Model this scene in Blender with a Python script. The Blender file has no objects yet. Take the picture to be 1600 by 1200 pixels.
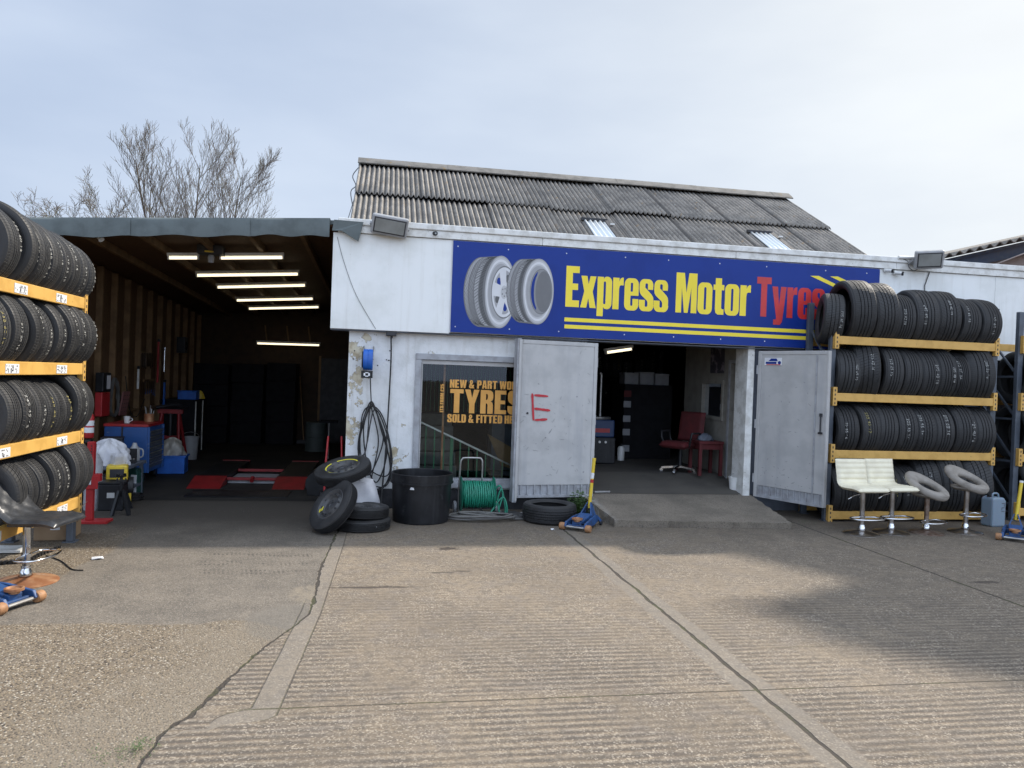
import bpy, bmesh, math, random
import numpy as np
from mathutils import Vector, Matrix, Euler
from mathutils.geometry import tessellate_polygon
R = math.radians
S = bpy.context.scene
COL = S.collection

# ------------------------------------------------------------------ camera
FPX = 1156.0
YAW, PIT, ROL = R(9.91), R(-0.49), R(2.06)
CAM = Vector((0, -9.3, 1.7))
F0 = Vector((math.sin(YAW), math.cos(YAW), 0)); R0 = Vector((math.cos(YAW), -math.sin(YAW), 0)); Z0 = Vector((0, 0, 1))
FW = math.cos(PIT)*F0 + math.sin(PIT)*Z0
U0 = math.cos(PIT)*Z0 - math.sin(PIT)*F0
RT = math.cos(ROL)*R0 + math.sin(ROL)*U0
UP = -math.sin(ROL)*R0 + math.cos(ROL)*U0
cd = bpy.data.cameras.new("camera"); cam = bpy.data.objects.new("camera", cd); COL.objects.link(cam)
cam.matrix_world = Matrix(((RT.x, UP.x, -FW.x, CAM.x), (RT.y, UP.y, -FW.y, CAM.y), (RT.z, UP.z, -FW.z, CAM.z), (0, 0, 0, 1)))
cd.sensor_width = 36; cd.lens = 36*FPX/1600; cd.clip_end = 2000
S.camera = cam
def at(px, py, X=None, Y=None, Z=None):
    """survey helper: the point where the sight line of a 1600x1200 picture point meets a real plane"""
    d = FW + (px-800)/FPX*RT - (py-600)/FPX*UP
    t = (X-CAM.x)/d.x if X is not None else (Y-CAM.y)/d.y if Y is not None else (Z-CAM.z)/d.z
    return CAM + t*d

# ------------------------------------------------------------------ light
TOSUN = Vector((1.1, 0.543, 1.0)).normalized()
sl = bpy.data.lights.new("sun", 'SUN'); sl.energy = 4.2; sl.angle = R(1.6); sl.color = (1.0, 0.92, 0.81)
so = bpy.data.objects.new("sun", sl); COL.objects.link(so); so.rotation_euler = TOSUN.to_track_quat('Z', 'Y').to_euler()
so.location = (30, 15, 30)
W = bpy.data.worlds.new("World"); S.world = W; W.use_nodes = True
nt = W.node_tree; N = nt.nodes; L = nt.links
bg = N["Background"]
sky = N.new("ShaderNodeTexSky"); sky.sky_type = 'NISHITA'; sky.sun_disc = False
sky.sun_elevation = math.asin(TOSUN.z); sky.sun_rotation = math.atan2(TOSUN.x, TOSUN.y)
sky.air_density = 1.2; sky.dust_density = 2.5; sky.ozone_density = 1.5
def wmath(op, a, b=None, c=None):
    n = N.new("ShaderNodeMath"); n.operation = op
    for i, v in enumerate((a, b, c)):
        if v is None: continue
        if isinstance(v, (int, float)): n.inputs[i].default_value = v
        else: L.new(v, n.inputs[i])
    return n.outputs[0]
tc = N.new("ShaderNodeTexCoord")
sx = N.new("ShaderNodeSeparateXYZ"); L.new(tc.outputs["Generated"], sx.inputs[0])
# thin high cloud veil in front of the blue, with faint wisps
mp = N.new("ShaderNodeMapping"); mp.inputs["Scale"].default_value = (1.0, 1.0, 3.2); L.new(tc.outputs["Generated"], mp.inputs[0])
cn = N.new("ShaderNodeTexNoise"); cn.inputs["Scale"].default_value = 1.7; cn.inputs["Detail"].default_value = 5; cn.inputs["Roughness"].default_value = .5
L.new(mp.outputs[0], cn.inputs["Vector"])
dotn = N.new("ShaderNodeVectorMath"); dotn.operation = 'DOT_PRODUCT'; L.new(tc.outputs["Generated"], dotn.inputs[0]); dotn.inputs[1].default_value = TOSUN
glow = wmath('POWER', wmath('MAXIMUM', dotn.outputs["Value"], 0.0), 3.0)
# sky brightness raised behind the camera and overhead, added to lift the shade
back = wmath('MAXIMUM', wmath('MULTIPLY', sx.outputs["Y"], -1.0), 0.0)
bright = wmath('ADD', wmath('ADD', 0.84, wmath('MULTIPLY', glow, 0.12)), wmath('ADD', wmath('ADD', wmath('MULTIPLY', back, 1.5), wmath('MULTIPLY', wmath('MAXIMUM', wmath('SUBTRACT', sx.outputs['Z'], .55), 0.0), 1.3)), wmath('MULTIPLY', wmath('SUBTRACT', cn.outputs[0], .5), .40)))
vcol = N.new("ShaderNodeMix"); vcol.data_type = 'RGBA'
vcol.inputs[6].default_value = (0.525, 0.63, 0.82, 1); vcol.inputs[7].default_value = (0.74, 0.78, 0.81, 1)
L.new(wmath('MINIMUM', wmath('ADD', wmath('MULTIPLY', glow, 1.35), wmath('MULTIPLY', wmath('SUBTRACT', cn.outputs[0], .45), .9)), 1.0), vcol.inputs[0])
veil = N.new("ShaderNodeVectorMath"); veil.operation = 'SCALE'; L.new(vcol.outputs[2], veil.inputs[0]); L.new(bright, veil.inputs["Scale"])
skys = N.new("ShaderNodeVectorMath"); skys.operation = 'SCALE'; L.new(sky.outputs[0], skys.inputs[0]); skys.inputs["Scale"].default_value = 0.10
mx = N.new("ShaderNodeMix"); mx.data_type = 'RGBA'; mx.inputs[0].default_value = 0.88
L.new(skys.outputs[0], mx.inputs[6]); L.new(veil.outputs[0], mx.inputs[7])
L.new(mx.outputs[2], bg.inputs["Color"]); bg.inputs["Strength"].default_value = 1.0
S.view_settings.view_transform = 'Standard'; S.view_settings.look = 'None'; S.view_settings.exposure = 0.33; S.view_settings.gamma = 1.0
S.cycles.max_bounces = 6; S.cycles.diffuse_bounces = 3; S.cycles.caustics_reflective = False; S.cycles.caustics_refractive = False

# ------------------------------------------------------------------ helpers
def tag(o, label=None, cat=None, group=None, kind=None):
    for k, v in (("label", label), ("category", cat), ("group", group), ("kind", kind)):
        if v: o[k] = v
    return o
def thing(name, label, cat, loc=(0, 0, 0), rot=(0, 0, 0), group=None):
    o = bpy.data.objects.new(name, None); o.empty_display_size = .1; COL.objects.link(o)
    o.location = loc; o.rotation_euler = rot
    return tag(o, label, cat, group)
class MB:
    def __init__(s): s.v = []; s.f = []
    def add(s, vs, fs, M=None):
        n = len(s.v)
        s.v += [tuple(M @ Vector(v)) if M is not None else tuple(v) for v in vs]
        s.f += [tuple(i+n for i in f) for f in fs]
        return s
    def box(s, x0, x1, y0, y1, z0, z1, M=None):
        v = [(x0,y0,z0),(x1,y0,z0),(x1,y1,z0),(x0,y1,z0),(x0,y0,z1),(x1,y0,z1),(x1,y1,z1),(x0,y1,z1)]
        return s.add(v, [(0,3,2,1),(4,5,6,7),(0,1,5,4),(1,2,6,5),(2,3,7,6),(3,0,4,7)], M)
    def bar(s, a, b, w, h=None, up=(0,0,1)):
        a = Vector(a); b = Vector(b); h = h or w; d = (b-a); l = d.length; d.normalize(); u = Vector(up)
        if abs(d.dot(u)) > .98: u = Vector((0, 1, 0))
        x = d.cross(u).normalized(); u = x.cross(d)
        M = Matrix(((x.x, d.x, u.x, a.x), (x.y, d.y, u.y, a.y), (x.z, d.z, u.z, a.z), (0, 0, 0, 1)))
        return s.box(-w/2, w/2, 0, l, -h/2, h/2, M)
    def tube(s, pts, r, n=8, closed=False, caps=True):
        P = [Vector(p) for p in pts]; m = len(P); rs = r if isinstance(r, (list, tuple)) else [r]*m
        base = len(s.v); t0 = None; u = None
        for i in range(m):
            if closed: t = (P[(i+1) % m]-P[i-1])
            else: t = P[min(i+1, m-1)]-P[max(i-1, 0)]
            t.normalize()
            if u is None:
                u = Vector((0, 0, 1)) if abs(t.z) < .9 else Vector((1, 0, 0)); u = (u - t*u.dot(t)).normalized()
            else:
                u = u - t*u.dot(t)
                u = u.normalized() if u.length > 1e-6 else t.orthogonal().normalized()
            w = t.cross(u)
            for k in range(n):
                a = 2*math.pi*k/n; s.v.append(tuple(P[i] + rs[i]*(math.cos(a)*u + math.sin(a)*w)))
        for i in range(m if closed else m-1):
            j = (i+1) % m
            for k in range(n):
                l = (k+1) % n; s.f.append((base+i*n+k, base+i*n+l, base+j*n+l, base+j*n+k))
        if caps and not closed:
            s.f.append(tuple(base+k for k in range(n))[::-1]); s.f.append(tuple(base+(m-1)*n+k for k in range(n)))
        return s
    def lathe(s, prof, n=32, M=None, closed=False, caps=False):
        """profile of (r, z) round local Z"""
        vs = []; fs = []; m = len(prof)
        for k in range(n):
            a = 2*math.pi*k/n; c, d = math.cos(a), math.sin(a)
            for r, z in prof: vs.append((r*c, r*d, z))
        for k in range(n):
            l = (k+1) % n
            for i in range(m if closed else m-1):
                j = (i+1) % m
                fs.append((k*m+i, l*m+i, l*m+j, k*m+j))
        if caps and not closed:
            if prof[0][0] > 1e-6: fs.append(tuple(k*m for k in range(n))[::-1])
            if prof[-1][0] > 1e-6: fs.append(tuple(k*m+m-1 for k in range(n)))
        return s.add(vs, fs, M)
    def prism(s, poly, y0, y1, M=None):
        """(x, z) outline extruded along Y"""
        n = len(poly)
        vs = [(x, y0, z) for x, z in poly] + [(x, y1, z) for x, z in poly]
        fs = [tuple(range(n)), tuple(range(2*n-1, n-1, -1))] + [((i+1) % n, i, i+n, (i+1) % n+n) for i in range(n)]
        return s.add(vs, fs, M)
    def flat(s, loops, fn):
        """filled outline with holes; fn maps (x, y) to 3-D"""
        tri = tessellate_polygon([[Vector((x, y, 0)) for x, y in lp] for lp in loops])
        pts = [p for lp in loops for p in lp]
        return s.add([fn(*p) for p in pts], [tuple(t) for t in tri])
    def build(s, name, m, parent=None, smooth=None, bevel=0, kind=None, world=False, fix=True):
        me = bpy.data.meshes.new(name)
        off = Vector(parent.location) if (world and parent is not None) else None
        if off is not None:
            p = parent
            Mi = Matrix.LocRotScale(p.location, p.rotation_euler, None).inverted()
            vs = [tuple(Mi @ Vector(v)) for v in s.v]
        else: vs = s.v
        me.from_pydata(vs, [], s.f); me.validate()
        if fix:
            bm = bmesh.new(); bm.from_mesh(me)
            bmesh.ops.recalc_face_normals(bm, faces=bm.faces); bm.to_mesh(me); bm.free()
        me.materials.append(m)
        if smooth is not None:
            me.shade_smooth(); me.set_sharp_from_angle(angle=R(smooth))
        o = bpy.data.objects.new(name, me); COL.objects.link(o)
        if parent is not None: o.parent = parent
        if bevel:
            b = o.modifiers.new("bevel", 'BEVEL'); b.width = bevel; b.segments = 2; b.limit_method = 'ANGLE'; b.angle_limit = R(40)
        if kind: o["kind"] = kind
        return o
def copy_tree(o, parent=None):
    c = o.copy(); COL.objects.link(c)
    if parent is not None: c.parent = parent
    for ch in list(o.children): copy_tree(ch, c)
    return c
def TRS(loc=(0,0,0), rot=(0,0,0), sc=(1,1,1)): return Matrix.LocRotScale(Vector(loc), Euler(rot), Vector(sc))
def circle(cx, cy, rx, ry, n=40, a0=0, a1=2*math.pi): return [(cx+rx*math.cos(a0+(a1-a0)*i/n), cy+ry*math.sin(a0+(a1-a0)*i/n)) for i in range(n)]
def spline(P, k=8, closed=False):
    P = [Vector(p) for p in P]; out = []; n = len(P)
    for i in range(n if closed else n-1):
        p0 = P[(i-1) % n] if closed or i > 0 else P[0]; p1 = P[i]; p2 = P[(i+1) % n]
        p3 = P[(i+2) % n] if closed or i+2 < n else P[-1]
        for j in range(k):
            t = j/k
            out.append(.5*((2*p1)+(p2-p0)*t+(2*p0-5*p1+4*p2-p3)*t*t+(3*p1-p0-3*p2+p3)*t**3))
    if not closed: out.append(P[-1])
    return out

# ------------------------------------------------------------------ materials
class NT:
    def __init__(s, name):
        s.m = bpy.data.materials.new(name); s.m.use_nodes = True; s.t = s.m.node_tree; s.n = s.t.nodes
        s.b = s.n["Principled BSDF"]; s.tc = s.n.new("ShaderNodeTexCoord"); s.obj = s.tc.outputs["Object"]
    def link(s, a, b): s.t.links.new(a, b)
    def set(s, inp, v):
        i = s.b.inputs[inp]
        if hasattr(v, "links"): s.link(v, i)
        else: i.default_value = (*v, 1) if isinstance(v, tuple) and len(v) == 3 else v
    def put(s, i, v):
        if hasattr(v, "links"): s.link(v, i)
        elif isinstance(v, tuple) and i.type == 'RGBA' and len(v) == 3: i.default_value = (*v, 1)
        else: i.default_value = v
    def math(s, op, a, b=None, c=None):
        n = s.n.new("ShaderNodeMath"); n.operation = op
        for i, v in enumerate((a, b, c)):
            if v is not None: s.put(n.inputs[i], v)
        return n.outputs[0]
    def noise(s, scale, detail=4, rough=.55, vec=None, dist=0.0):
        n = s.n.new("ShaderNodeTexNoise"); n.inputs["Scale"].default_value = scale; n.inputs["Detail"].default_value = detail
        n.inputs["Roughness"].default_value = rough; n.inputs["Distortion"].default_value = dist
        s.link(vec if vec is not None else s.obj, n.inputs["Vector"]); return n.outputs[0]
    def vor(s, scale, feature='F1', vec=None, out="Distance"):
        n = s.n.new("ShaderNodeTexVoronoi"); n.feature = feature; n.inputs["Scale"].default_value = scale
        s.link(vec if vec is not None else s.obj, n.inputs["Vector"]); return n.outputs[out]
    def ramp(s, x, a, b):
        n = s.n.new("ShaderNodeMapRange"); n.interpolation_type = 'SMOOTHSTEP'
        s.put(n.inputs[0], x); n.inputs[1].default_value = a; n.inputs[2].default_value = b; return n.outputs[0]
    def mix(s, f, a, b, mode='MIX'):
        n = s.n.new("ShaderNodeMix"); n.data_type = 'RGBA'; n.blend_type = mode
        s.put(n.inputs[0], f); s.put(n.inputs[6], a); s.put(n.inputs[7], b); return n.outputs[2]
    def mapping(s, sc=(1,1,1), loc=(0,0,0), rot=(0,0,0), vec=None):
        n = s.n.new("ShaderNodeMapping"); n.inputs["Scale"].default_value = sc; n.inputs["Location"].default_value = loc; n.inputs["Rotation"].default_value = rot
        s.link(vec if vec is not None else s.obj, n.inputs[0]); return n.outputs[0]
    def sep(s, vec=None):
        n = s.n.new("ShaderNodeSeparateXYZ"); s.link(vec if vec is not None else s.obj, n.inputs[0]); return n.outputs
    def attr(s, name):
        n = s.n.new("ShaderNodeAttribute"); n.attribute_name = name; return n.outputs["Fac"]
    def rand(s):
        return s.n.new("ShaderNodeObjectInfo").outputs["Random"]
    def bump(s, h, strength=.3, dist=.01, prev=None):
        n = s.n.new("ShaderNodeBump"); n.inputs["Strength"].default_value = strength; n.inputs["Distance"].default_value = dist
        s.put(n.inputs["Height"], h)
        if prev is not None: s.link(prev, n.inputs["Normal"])
        s.link(n.outputs[0], s.b.inputs["Normal"]); return n.outputs[0]
def pm(name, col, rough=.6, metal=0.0, col2=None, sc=6.0, lo=.4, hi=.65, bump=0.0, bsc=60.0, spots=None, spsc=14, splo=.62, sphi=.72, streak=None, spec=None, bdist=.004):
    """painted / plain surface: base colour, worn second colour, dirt spots and vertical streaks, fine bump"""
    t = NT(name)
    c = t.mix(t.ramp(t.noise(sc, 6, .6), lo, hi), col, col2 if col2 else tuple(min(1, x*.86) for x in col))
    if streak:
        c = t.mix(t.math('MULTIPLY', t.ramp(t.noise(1.0, 5, .6, t.mapping((9, 9, .6))), .5, .75), .5), c, streak)
    if spots: c = t.mix(t.ramp(t.noise(spsc, 5, .65), splo, sphi), c, spots)
    t.set("Base Color", c); t.set("Metallic", metal)
    t.set("Roughness", t.math('ADD', rough-.06, t.math('MULTIPLY', t.noise(sc*2.3, 3), .12)))
    if spec is not None: t.set("Specular IOR Level", spec)
    if bump: t.bump(t.noise(bsc, 4, .6), bump, bdist)
    return t.m
def glow(name, col, st):
    t = NT(name); t.set("Base Color", (.8, .8, .8)); t.set("Emission Color", col); t.set("Emission Strength", st); return t.m
M = {}
M['panel'] = pm('white_panel', (.80, .81, .79), .42, col2=(.72, .73, .70), sc=2.2, streak=(.60, .59, .54), spots=(.42, .39, .33), spsc=26, splo=.70, sphi=.76, bump=.08, bsc=8)
M['board'] = pm('weathered_white_board', (.76, .76, .73), .6, col2=(.58, .57, .53), sc=7, spots=(.20, .18, .15), spsc=30, splo=.64, sphi=.72, bump=.3, bsc=30)
M['grey_metal'] = pm('grey_painted_steel', (.46, .455, .445), .45, col2=(.39, .387, .38), sc=3, spots=(.17, .17, .175), spsc=17, splo=.68, sphi=.73, streak=(.33, .335, .35), bump=.05, bsc=5)
M['frame_metal'] = pm('grey_frame', (.36, .37, .39), .5, col2=(.27, .27, .28), sc=9, spots=(.16, .13, .10), spsc=22, splo=.66, sphi=.72)
M['plinth'] = pm('black_plinth', (.018, .019, .023), .6, col2=(.035, .035, .04), sc=9, bump=.3, bsc=30)
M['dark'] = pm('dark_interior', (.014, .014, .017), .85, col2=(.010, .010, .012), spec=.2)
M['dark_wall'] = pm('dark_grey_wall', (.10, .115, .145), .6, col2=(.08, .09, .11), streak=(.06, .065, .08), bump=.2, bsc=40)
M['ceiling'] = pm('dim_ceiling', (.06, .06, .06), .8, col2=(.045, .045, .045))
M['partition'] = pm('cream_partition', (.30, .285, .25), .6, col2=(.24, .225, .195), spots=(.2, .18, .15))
M['wood'] = pm('raw_stud_timber', (.21, .125, .056), .7, col2=(.145, .085, .038), sc=5, spots=(.10, .055, .025), spsc=18, splo=.68, sphi=.73, bump=.2, bsc=30)
M['felt'] = pm('roof_felt', (.115, .135, .135), .85, col2=(.085, .10, .10), sc=4, bump=.5, bsc=150, spots=(.2, .22, .22), spsc=60, splo=.68, sphi=.75)
M['orange'] = pm('yellow_rack_beam', (.66, .39, .10), .5, col2=(.56, .32, .075), sc=7, spots=(.20, .10, .035), spsc=26, splo=.66, sphi=.74)
M['upright'] = pm('slate_rack_upright', (.085, .10, .125), .5, col2=(.065, .075, .09), spots=(.16, .13, .10), spsc=22, splo=.68, sphi=.75)
M['white_plastic'] = pm('white_plastic', (.72, .72, .70), .45, col2=(.62, .62, .6))
M['label'] = pm('paper_label', (.72, .73, .74), .6, col2=(.62, .63, .66))
M['ink'] = pm('label_ink', (.03, .03, .035), .6)
M['blackp'] = pm('black_plastic', (.007, .0075, .009), .42, col2=(.013, .0135, .016), sc=5, streak=(.035, .036, .04), spots=(.05, .05, .052), spsc=7, splo=.60, sphi=.80, bump=.2, bsc=14, spec=.35)
M['cable'] = pm('black_cable', (.014, .014, .015), .5)
M['chrome'] = pm('chrome', (.72, .73, .75), .14, metal=1.0, col2=(.55, .54, .53))
M['chrome_dull'] = pm('dull_chrome', (.50, .48, .46), .3, metal=1.0, col2=(.35, .31, .28), spots=(.22, .10, .05), spsc=20, splo=.62, sphi=.72)
M['rust'] = pm('rusty_chrome', (.30, .125, .055), .55, metal=.35, col2=(.42, .23, .12), sc=9, spots=(.55, .5, .46), spsc=11, splo=.62, sphi=.74)
M['rust_dark'] = pm('brown_stained_chrome', (.20, .13, .095), .4, metal=.6, col2=(.32, .26, .22), sc=12, spots=(.09, .05, .035), spsc=16, splo=.60, sphi=.70)
M['dim_lab'] = pm('dull_label', (.38, .38, .37), .6)
M['white_leather'] = pm('white_leather', (.82, .76, .58), .42, col2=(.72, .66, .50), bump=.12, bsc=120, sc=5)
M['taupe'] = pm('taupe_suede', (.30, .27, .235), .8, col2=(.235, .21, .18), sc=9, bump=.2, bsc=160, spots=(.16, .14, .12), spsc=9, splo=.64, sphi=.72)
M['black_leather'] = pm('black_leather', (.022, .024, .028), .32, col2=(.04, .042, .046), bump=.15, bsc=140)
M['blue'] = pm('blue_painted_steel', (.020, .075, .22), .5, col2=(.016, .05, .14), sc=10, spots=(.03, .028, .028), spsc=24, splo=.58, sphi=.68)
M['chest_blue'] = pm('blue_tool_chest', (.022, .085, .27), .4, col2=(.02, .07, .22), sc=5, spots=(.17, .21, .28), spsc=8, splo=.60, sphi=.72)
M['reel_blue'] = pm('blue_reel', (.02, .13, .52), .4, col2=(.016, .10, .42))
M['red'] = pm('red_paint', (.42, .022, .025), .42, col2=(.33, .018, .02), sc=8, spots=(.10, .02, .02), spsc=20, splo=.66, sphi=.74)
M['dark_red'] = pm('dark_red_cloth', (.085, .008, .010), .75, col2=(.06, .006, .007))
M['lift_red'] = pm('lift_red', (.24, .012, .014), .5, col2=(.17, .009, .010), spots=(.16, .03, .03), spsc=9)
M['yellow'] = pm('yellow_paint', (.72, .52, .04), .4, col2=(.62, .44, .04), spots=(.4, .3, .1), spsc=25)
M['tan'] = pm('tan_roller', (.38, .19, .085), .6, col2=(.26, .13, .06), sc=14, spots=(.10, .06, .04), spsc=40, splo=.58, sphi=.68)
M['card'] = pm('cardboard', (.30, .20, .115), .8, col2=(.26, .17, .095))
M['cloth'] = pm('white_cloth', (.62, .62, .64), .85, col2=(.52, .52, .55), bump=.2, bsc=40)
M['bag'] = pm('clear_bag', (.42, .39, .34), .35, col2=(.30, .28, .25))
M['hose_green'] = pm('green_hose', (.02, .235, .15), .4, col2=(.018, .19, .12))
M['hose_grey'] = pm('grey_hose', (.135, .13, .12), .6, col2=(.10, .095, .09))
M['green_bar'] = pm('green_rail', (.035, .19, .085), .5, col2=(.03, .15, .07))
M['steel'] = pm('bare_steel', (.42, .42, .41), .4, metal=.8, col2=(.34, .33, .32))
M['steps'] = pm('concrete_steps', (.20, .19, .175), .85, col2=(.15, .145, .135))
M['brick'] = pm('brick', (.26, .12, .08), .85, col2=(.32, .17, .11), sc=20)
M['bluefascia'] = pm('faded_blue_board', (.075, .125, .20), .6, col2=(.10, .145, .20), sc=6)
M['gable'] = pm('pale_gable_cladding', (.44, .45, .45), .6, col2=(.40, .41, .41))
M['bark'] = pm('bare_bark', (.115, .092, .075), .85, col2=(.09, .085, .045), sc=3, lo=.45, hi=.7)
M['twig'] = pm('bare_twig', (.135, .11, .092), .85, col2=(.15, .135, .085), sc=1.2, lo=.45, hi=.7)
M['weed'] = pm('weed_leaf', (.055, .11, .025), .6, col2=(.04, .075, .02))
M['wire'] = pm('thin_grey_wire', (.12, .12, .12), .6)
M['sign_blue'] = pm('sign_blue', (.007, .034, .235), .42, col2=(.006, .029, .205), sc=1.5, spec=.25)
M['sign_yellow'] = pm('sign_yellow', (.88, .70, .06), .4, col2=(.84, .66, .05), sc=3, spec=.3)
M['sign_red'] = pm('sign_red', (.60, .03, .03), .4, col2=(.46, .03, .03), sc=3)
M['vinyl'] = pm('window_vinyl', (.72, .36, .075), .5, col2=(.64, .31, .06), sc=5)
M['spray'] = pm('red_spray_paint', (.50, .025, .035), .6, col2=(.42, .03, .04), sc=20)
M['screw'] = pm('screw_cap', (.6, .62, .66), .4)
M['poster'] = pm('dark_poster', (.05, .045, .06), .4, col2=(.25, .22, .25), sc=9, lo=.52, hi=.6)
M['chalk_w'] = pm('white_chalk', (.40, .40, .38), .9)
M['chalk_y'] = pm('yellow_chalk', (.36, .31, .12), .9)
M['yellow_text'] = pm('yellow_wheel_print', (.70, .62, .05), .5)
M['lens'] = pm('lamp_glass', (.20, .21, .20), .12, col2=(.26, .27, .26), sc=3)
M['lampcase'] = pm('grey_lamp_case', (.34, .345, .35), .45, col2=(.28, .28, .285))
M['tube'] = glow('lit_tube', (1.0, .86, .58), 1.35)
M['rim_black'] = pm('black_steel_rim', (.045, .047, .052), .42, col2=(.07, .068, .066), sc=10)
def greyprint(v, n): return pm(n, (v, v, v*1.02), .35, col2=(v*.93, v*.93, v*.95), sc=8)
G = {k: greyprint(k, 'grey_print_%02d' % int(k*100)) for k in (.03, .08, .14, .22, .32, .45, .62)}

def stucco():
    t = NT('flaking_white_render')
    big = t.noise(2.4, 6, .62); x = t.sep()
    base = t.mix(t.ramp(t.noise(5, 5, .6), .4, .7), (.74, .75, .75), (.62, .63, .62))
    # old yellowed coat where the paint has come away, mostly near the shed corner
    near = t.math('MULTIPLY', t.ramp(x[0], -2.45, -2.80), .115)
    fl = t.math('ADD', big, near)
    base = t.mix(t.ramp(fl, .645, .655), base, t.mix(t.ramp(t.noise(9, 4), .4, .65), (.60, .55, .42), (.40, .33, .22)))
    edge = t.math('SUBTRACT', 1.0, t.ramp(t.math('ABSOLUTE', t.math('SUBTRACT', fl, .65)), .002, .008))
    base = t.mix(t.math('MULTIPLY', edge, .55), base, (.13, .11, .08))
    base = t.mix(t.ramp(t.noise(38, 4, .6), .70, .75), base, (.10, .09, .08))
    base = t.mix(t.math('MULTIPLY', t.ramp(t.noise(1.0, 5, .6, t.mapping((11, 11, .9))), .52, .75), .35), base, (.36, .33, .27))
    t.set("Base Color", base); t.set("Roughness", .75)
    b = t.bump(t.noise(45, 5, .65), .5, .012)
    t.bump(t.ramp(fl, .65, .656), .4, .004, b)
    return t.m
M['stucco'] = stucco()
def osb():
    t = NT('osb_board')
    v = t.vor(34, vec=t.mapping((1, 2.6, .8)), out="Color")
    n = t.n.new("ShaderNodeSeparateColor"); t.link(v, n.inputs[0])
    c = t.mix(n.outputs[0], (.075, .038, .016), (.145, .078, .033))
    c = t.mix(t.ramp(t.noise(1.6, 5), .45, .7), c, (.12, .062, .028))
    t.set("Base Color", c); t.set("Roughness", .75); t.bump(n.outputs[0], .25, .003); return t.m
M['osb'] = osb()
def corrugated():
    t = NT('weathered_cement_sheet')
    c = t.mix(t.ramp(t.noise(3.5, 6, .65), .35, .68), (.31, .283, .248), (.18, .166, .148))
    c = t.mix(t.math('MULTIPLY', t.ramp(t.noise(26, 5, .7), .52, .62), .6), c, (.10, .095, .088))
    c = t.mix(t.ramp(t.noise(34, 5, .7, t.mapping(loc=(3, 1, 7))), .60, .68), c, (.46, .45, .42))
    o = t.math('MULTIPLY', t.ramp(t.noise(6, 5, .7, t.mapping(loc=(9, 2, 4))), .60, .70), .55)
    c = t.mix(o, c, (.34, .20, .065))
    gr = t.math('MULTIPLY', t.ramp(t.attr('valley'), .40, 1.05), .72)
    c = t.mix(gr, c, (.055, .052, .05))          # darker in the troughs and at the sheet seams
    t.set("Base Color", c); t.set("Roughness", .9); t.bump(t.noise(40, 5, .7), .5, .01); return t.m
M['corr'] = corrugated()
def rubber(name, sipes, skew, ribs):
    t = NT(name); x = t.sep(); rnd = t.rand()
    ang = t.math('ARCTAN2', x[1], x[0]); rad = t.math('SQRT', t.math('ADD', t.math('MULTIPLY', x[0], x[0]), t.math('MULTIPLY', x[1], x[1])))
    w = t.math('ABSOLUTE', x[2])
    saw = t.math('ADD', t.math('MULTIPLY', ang, sipes/6.28318), t.math('MULTIPLY', w if skew > 0 else x[2], abs(skew)))
    fr = t.math('FRACT', saw); tri = t.math('ABSOLUTE', t.math('SUBTRACT', fr, .5))
    sip = t.ramp(tri, .10, .02)
    ontread = t.attr('tread')
    sip = t.math('MULTIPLY', sip, ontread)
    dust = t.ramp(t.noise(7, 5, .6), .35, .7)
    base = t.mix(rnd, (.011, .0115, .013), (.024, .024, .025))
    base = t.mix(t.math('MULTIPLY', dust, .40), base, (.052, .051, .050))
    base = t.mix(t.math('MULTIPLY', t.attr('groove'), .75), base, (.009, .009, .010))  # grooves and sipes darkened, their occlusion put into the rubber colour
    base = t.mix(t.math('MULTIPLY', sip, .5), base, (.011, .011, .012))
    t.set("Base Color", base)
    t.set("Roughness", t.math('ADD', .52, t.math('MULTIPLY', dust, .22)))
    b = t.bump(t.math('MULTIPLY', sip, -1.0), .9, .006)
    side = t.math('SUBTRACT', 1.0, ontread)
    rings = t.math('MULTIPLY', t.math('SINE', t.math('MULTIPLY', rad, 520.0)), t.math('MULTIPLY', side, .12))
    t.bump(t.math('ADD', rings, t.math('MULTIPLY', t.noise(60, 3), .3)), .35, .004, b)
    return t.m
RUB = [rubber('tyre_rubber_ribbed', 90, 4, 4), rubber('tyre_rubber_blocks', 62, -9, 3), rubber('tyre_rubber_arrow', 54, 14, 4), rubber('tyre_rubber_fine', 120, 2, 5)]
def glass():
    t = NT('window_glass')
    tr = t.n.new("ShaderNodeBsdfTransparent"); tr.inputs[0].default_value = (.80, .86, .84, 1)
    gl = t.n.new("ShaderNodeBsdfGlossy"); gl.inputs["Roughness"].default_value = .02; gl.inputs[0].default_value = (.8, .85, .9, 1)
    fz = t.n.new("ShaderNodeFresnel"); fz.inputs[0].default_value = 1.5
    mxs = t.n.new("ShaderNodeMixShader"); t.link(fz.outputs[0], mxs.inputs[0]); t.link(tr.outputs[0], mxs.inputs[1]); t.link(gl.outputs[0], mxs.inputs[2])
    t.link(mxs.outputs[0], t.n["Material Output"].inputs[0]); return t.m
M['glass'] = glass()
def jerry():
    t = NT('translucent_jerrycan'); t.set("Base Color", (.20, .26, .32)); t.set("Roughness", .4); t.set("Subsurface Weight", .2); return t.m
M['jerry'] = jerry()

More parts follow.
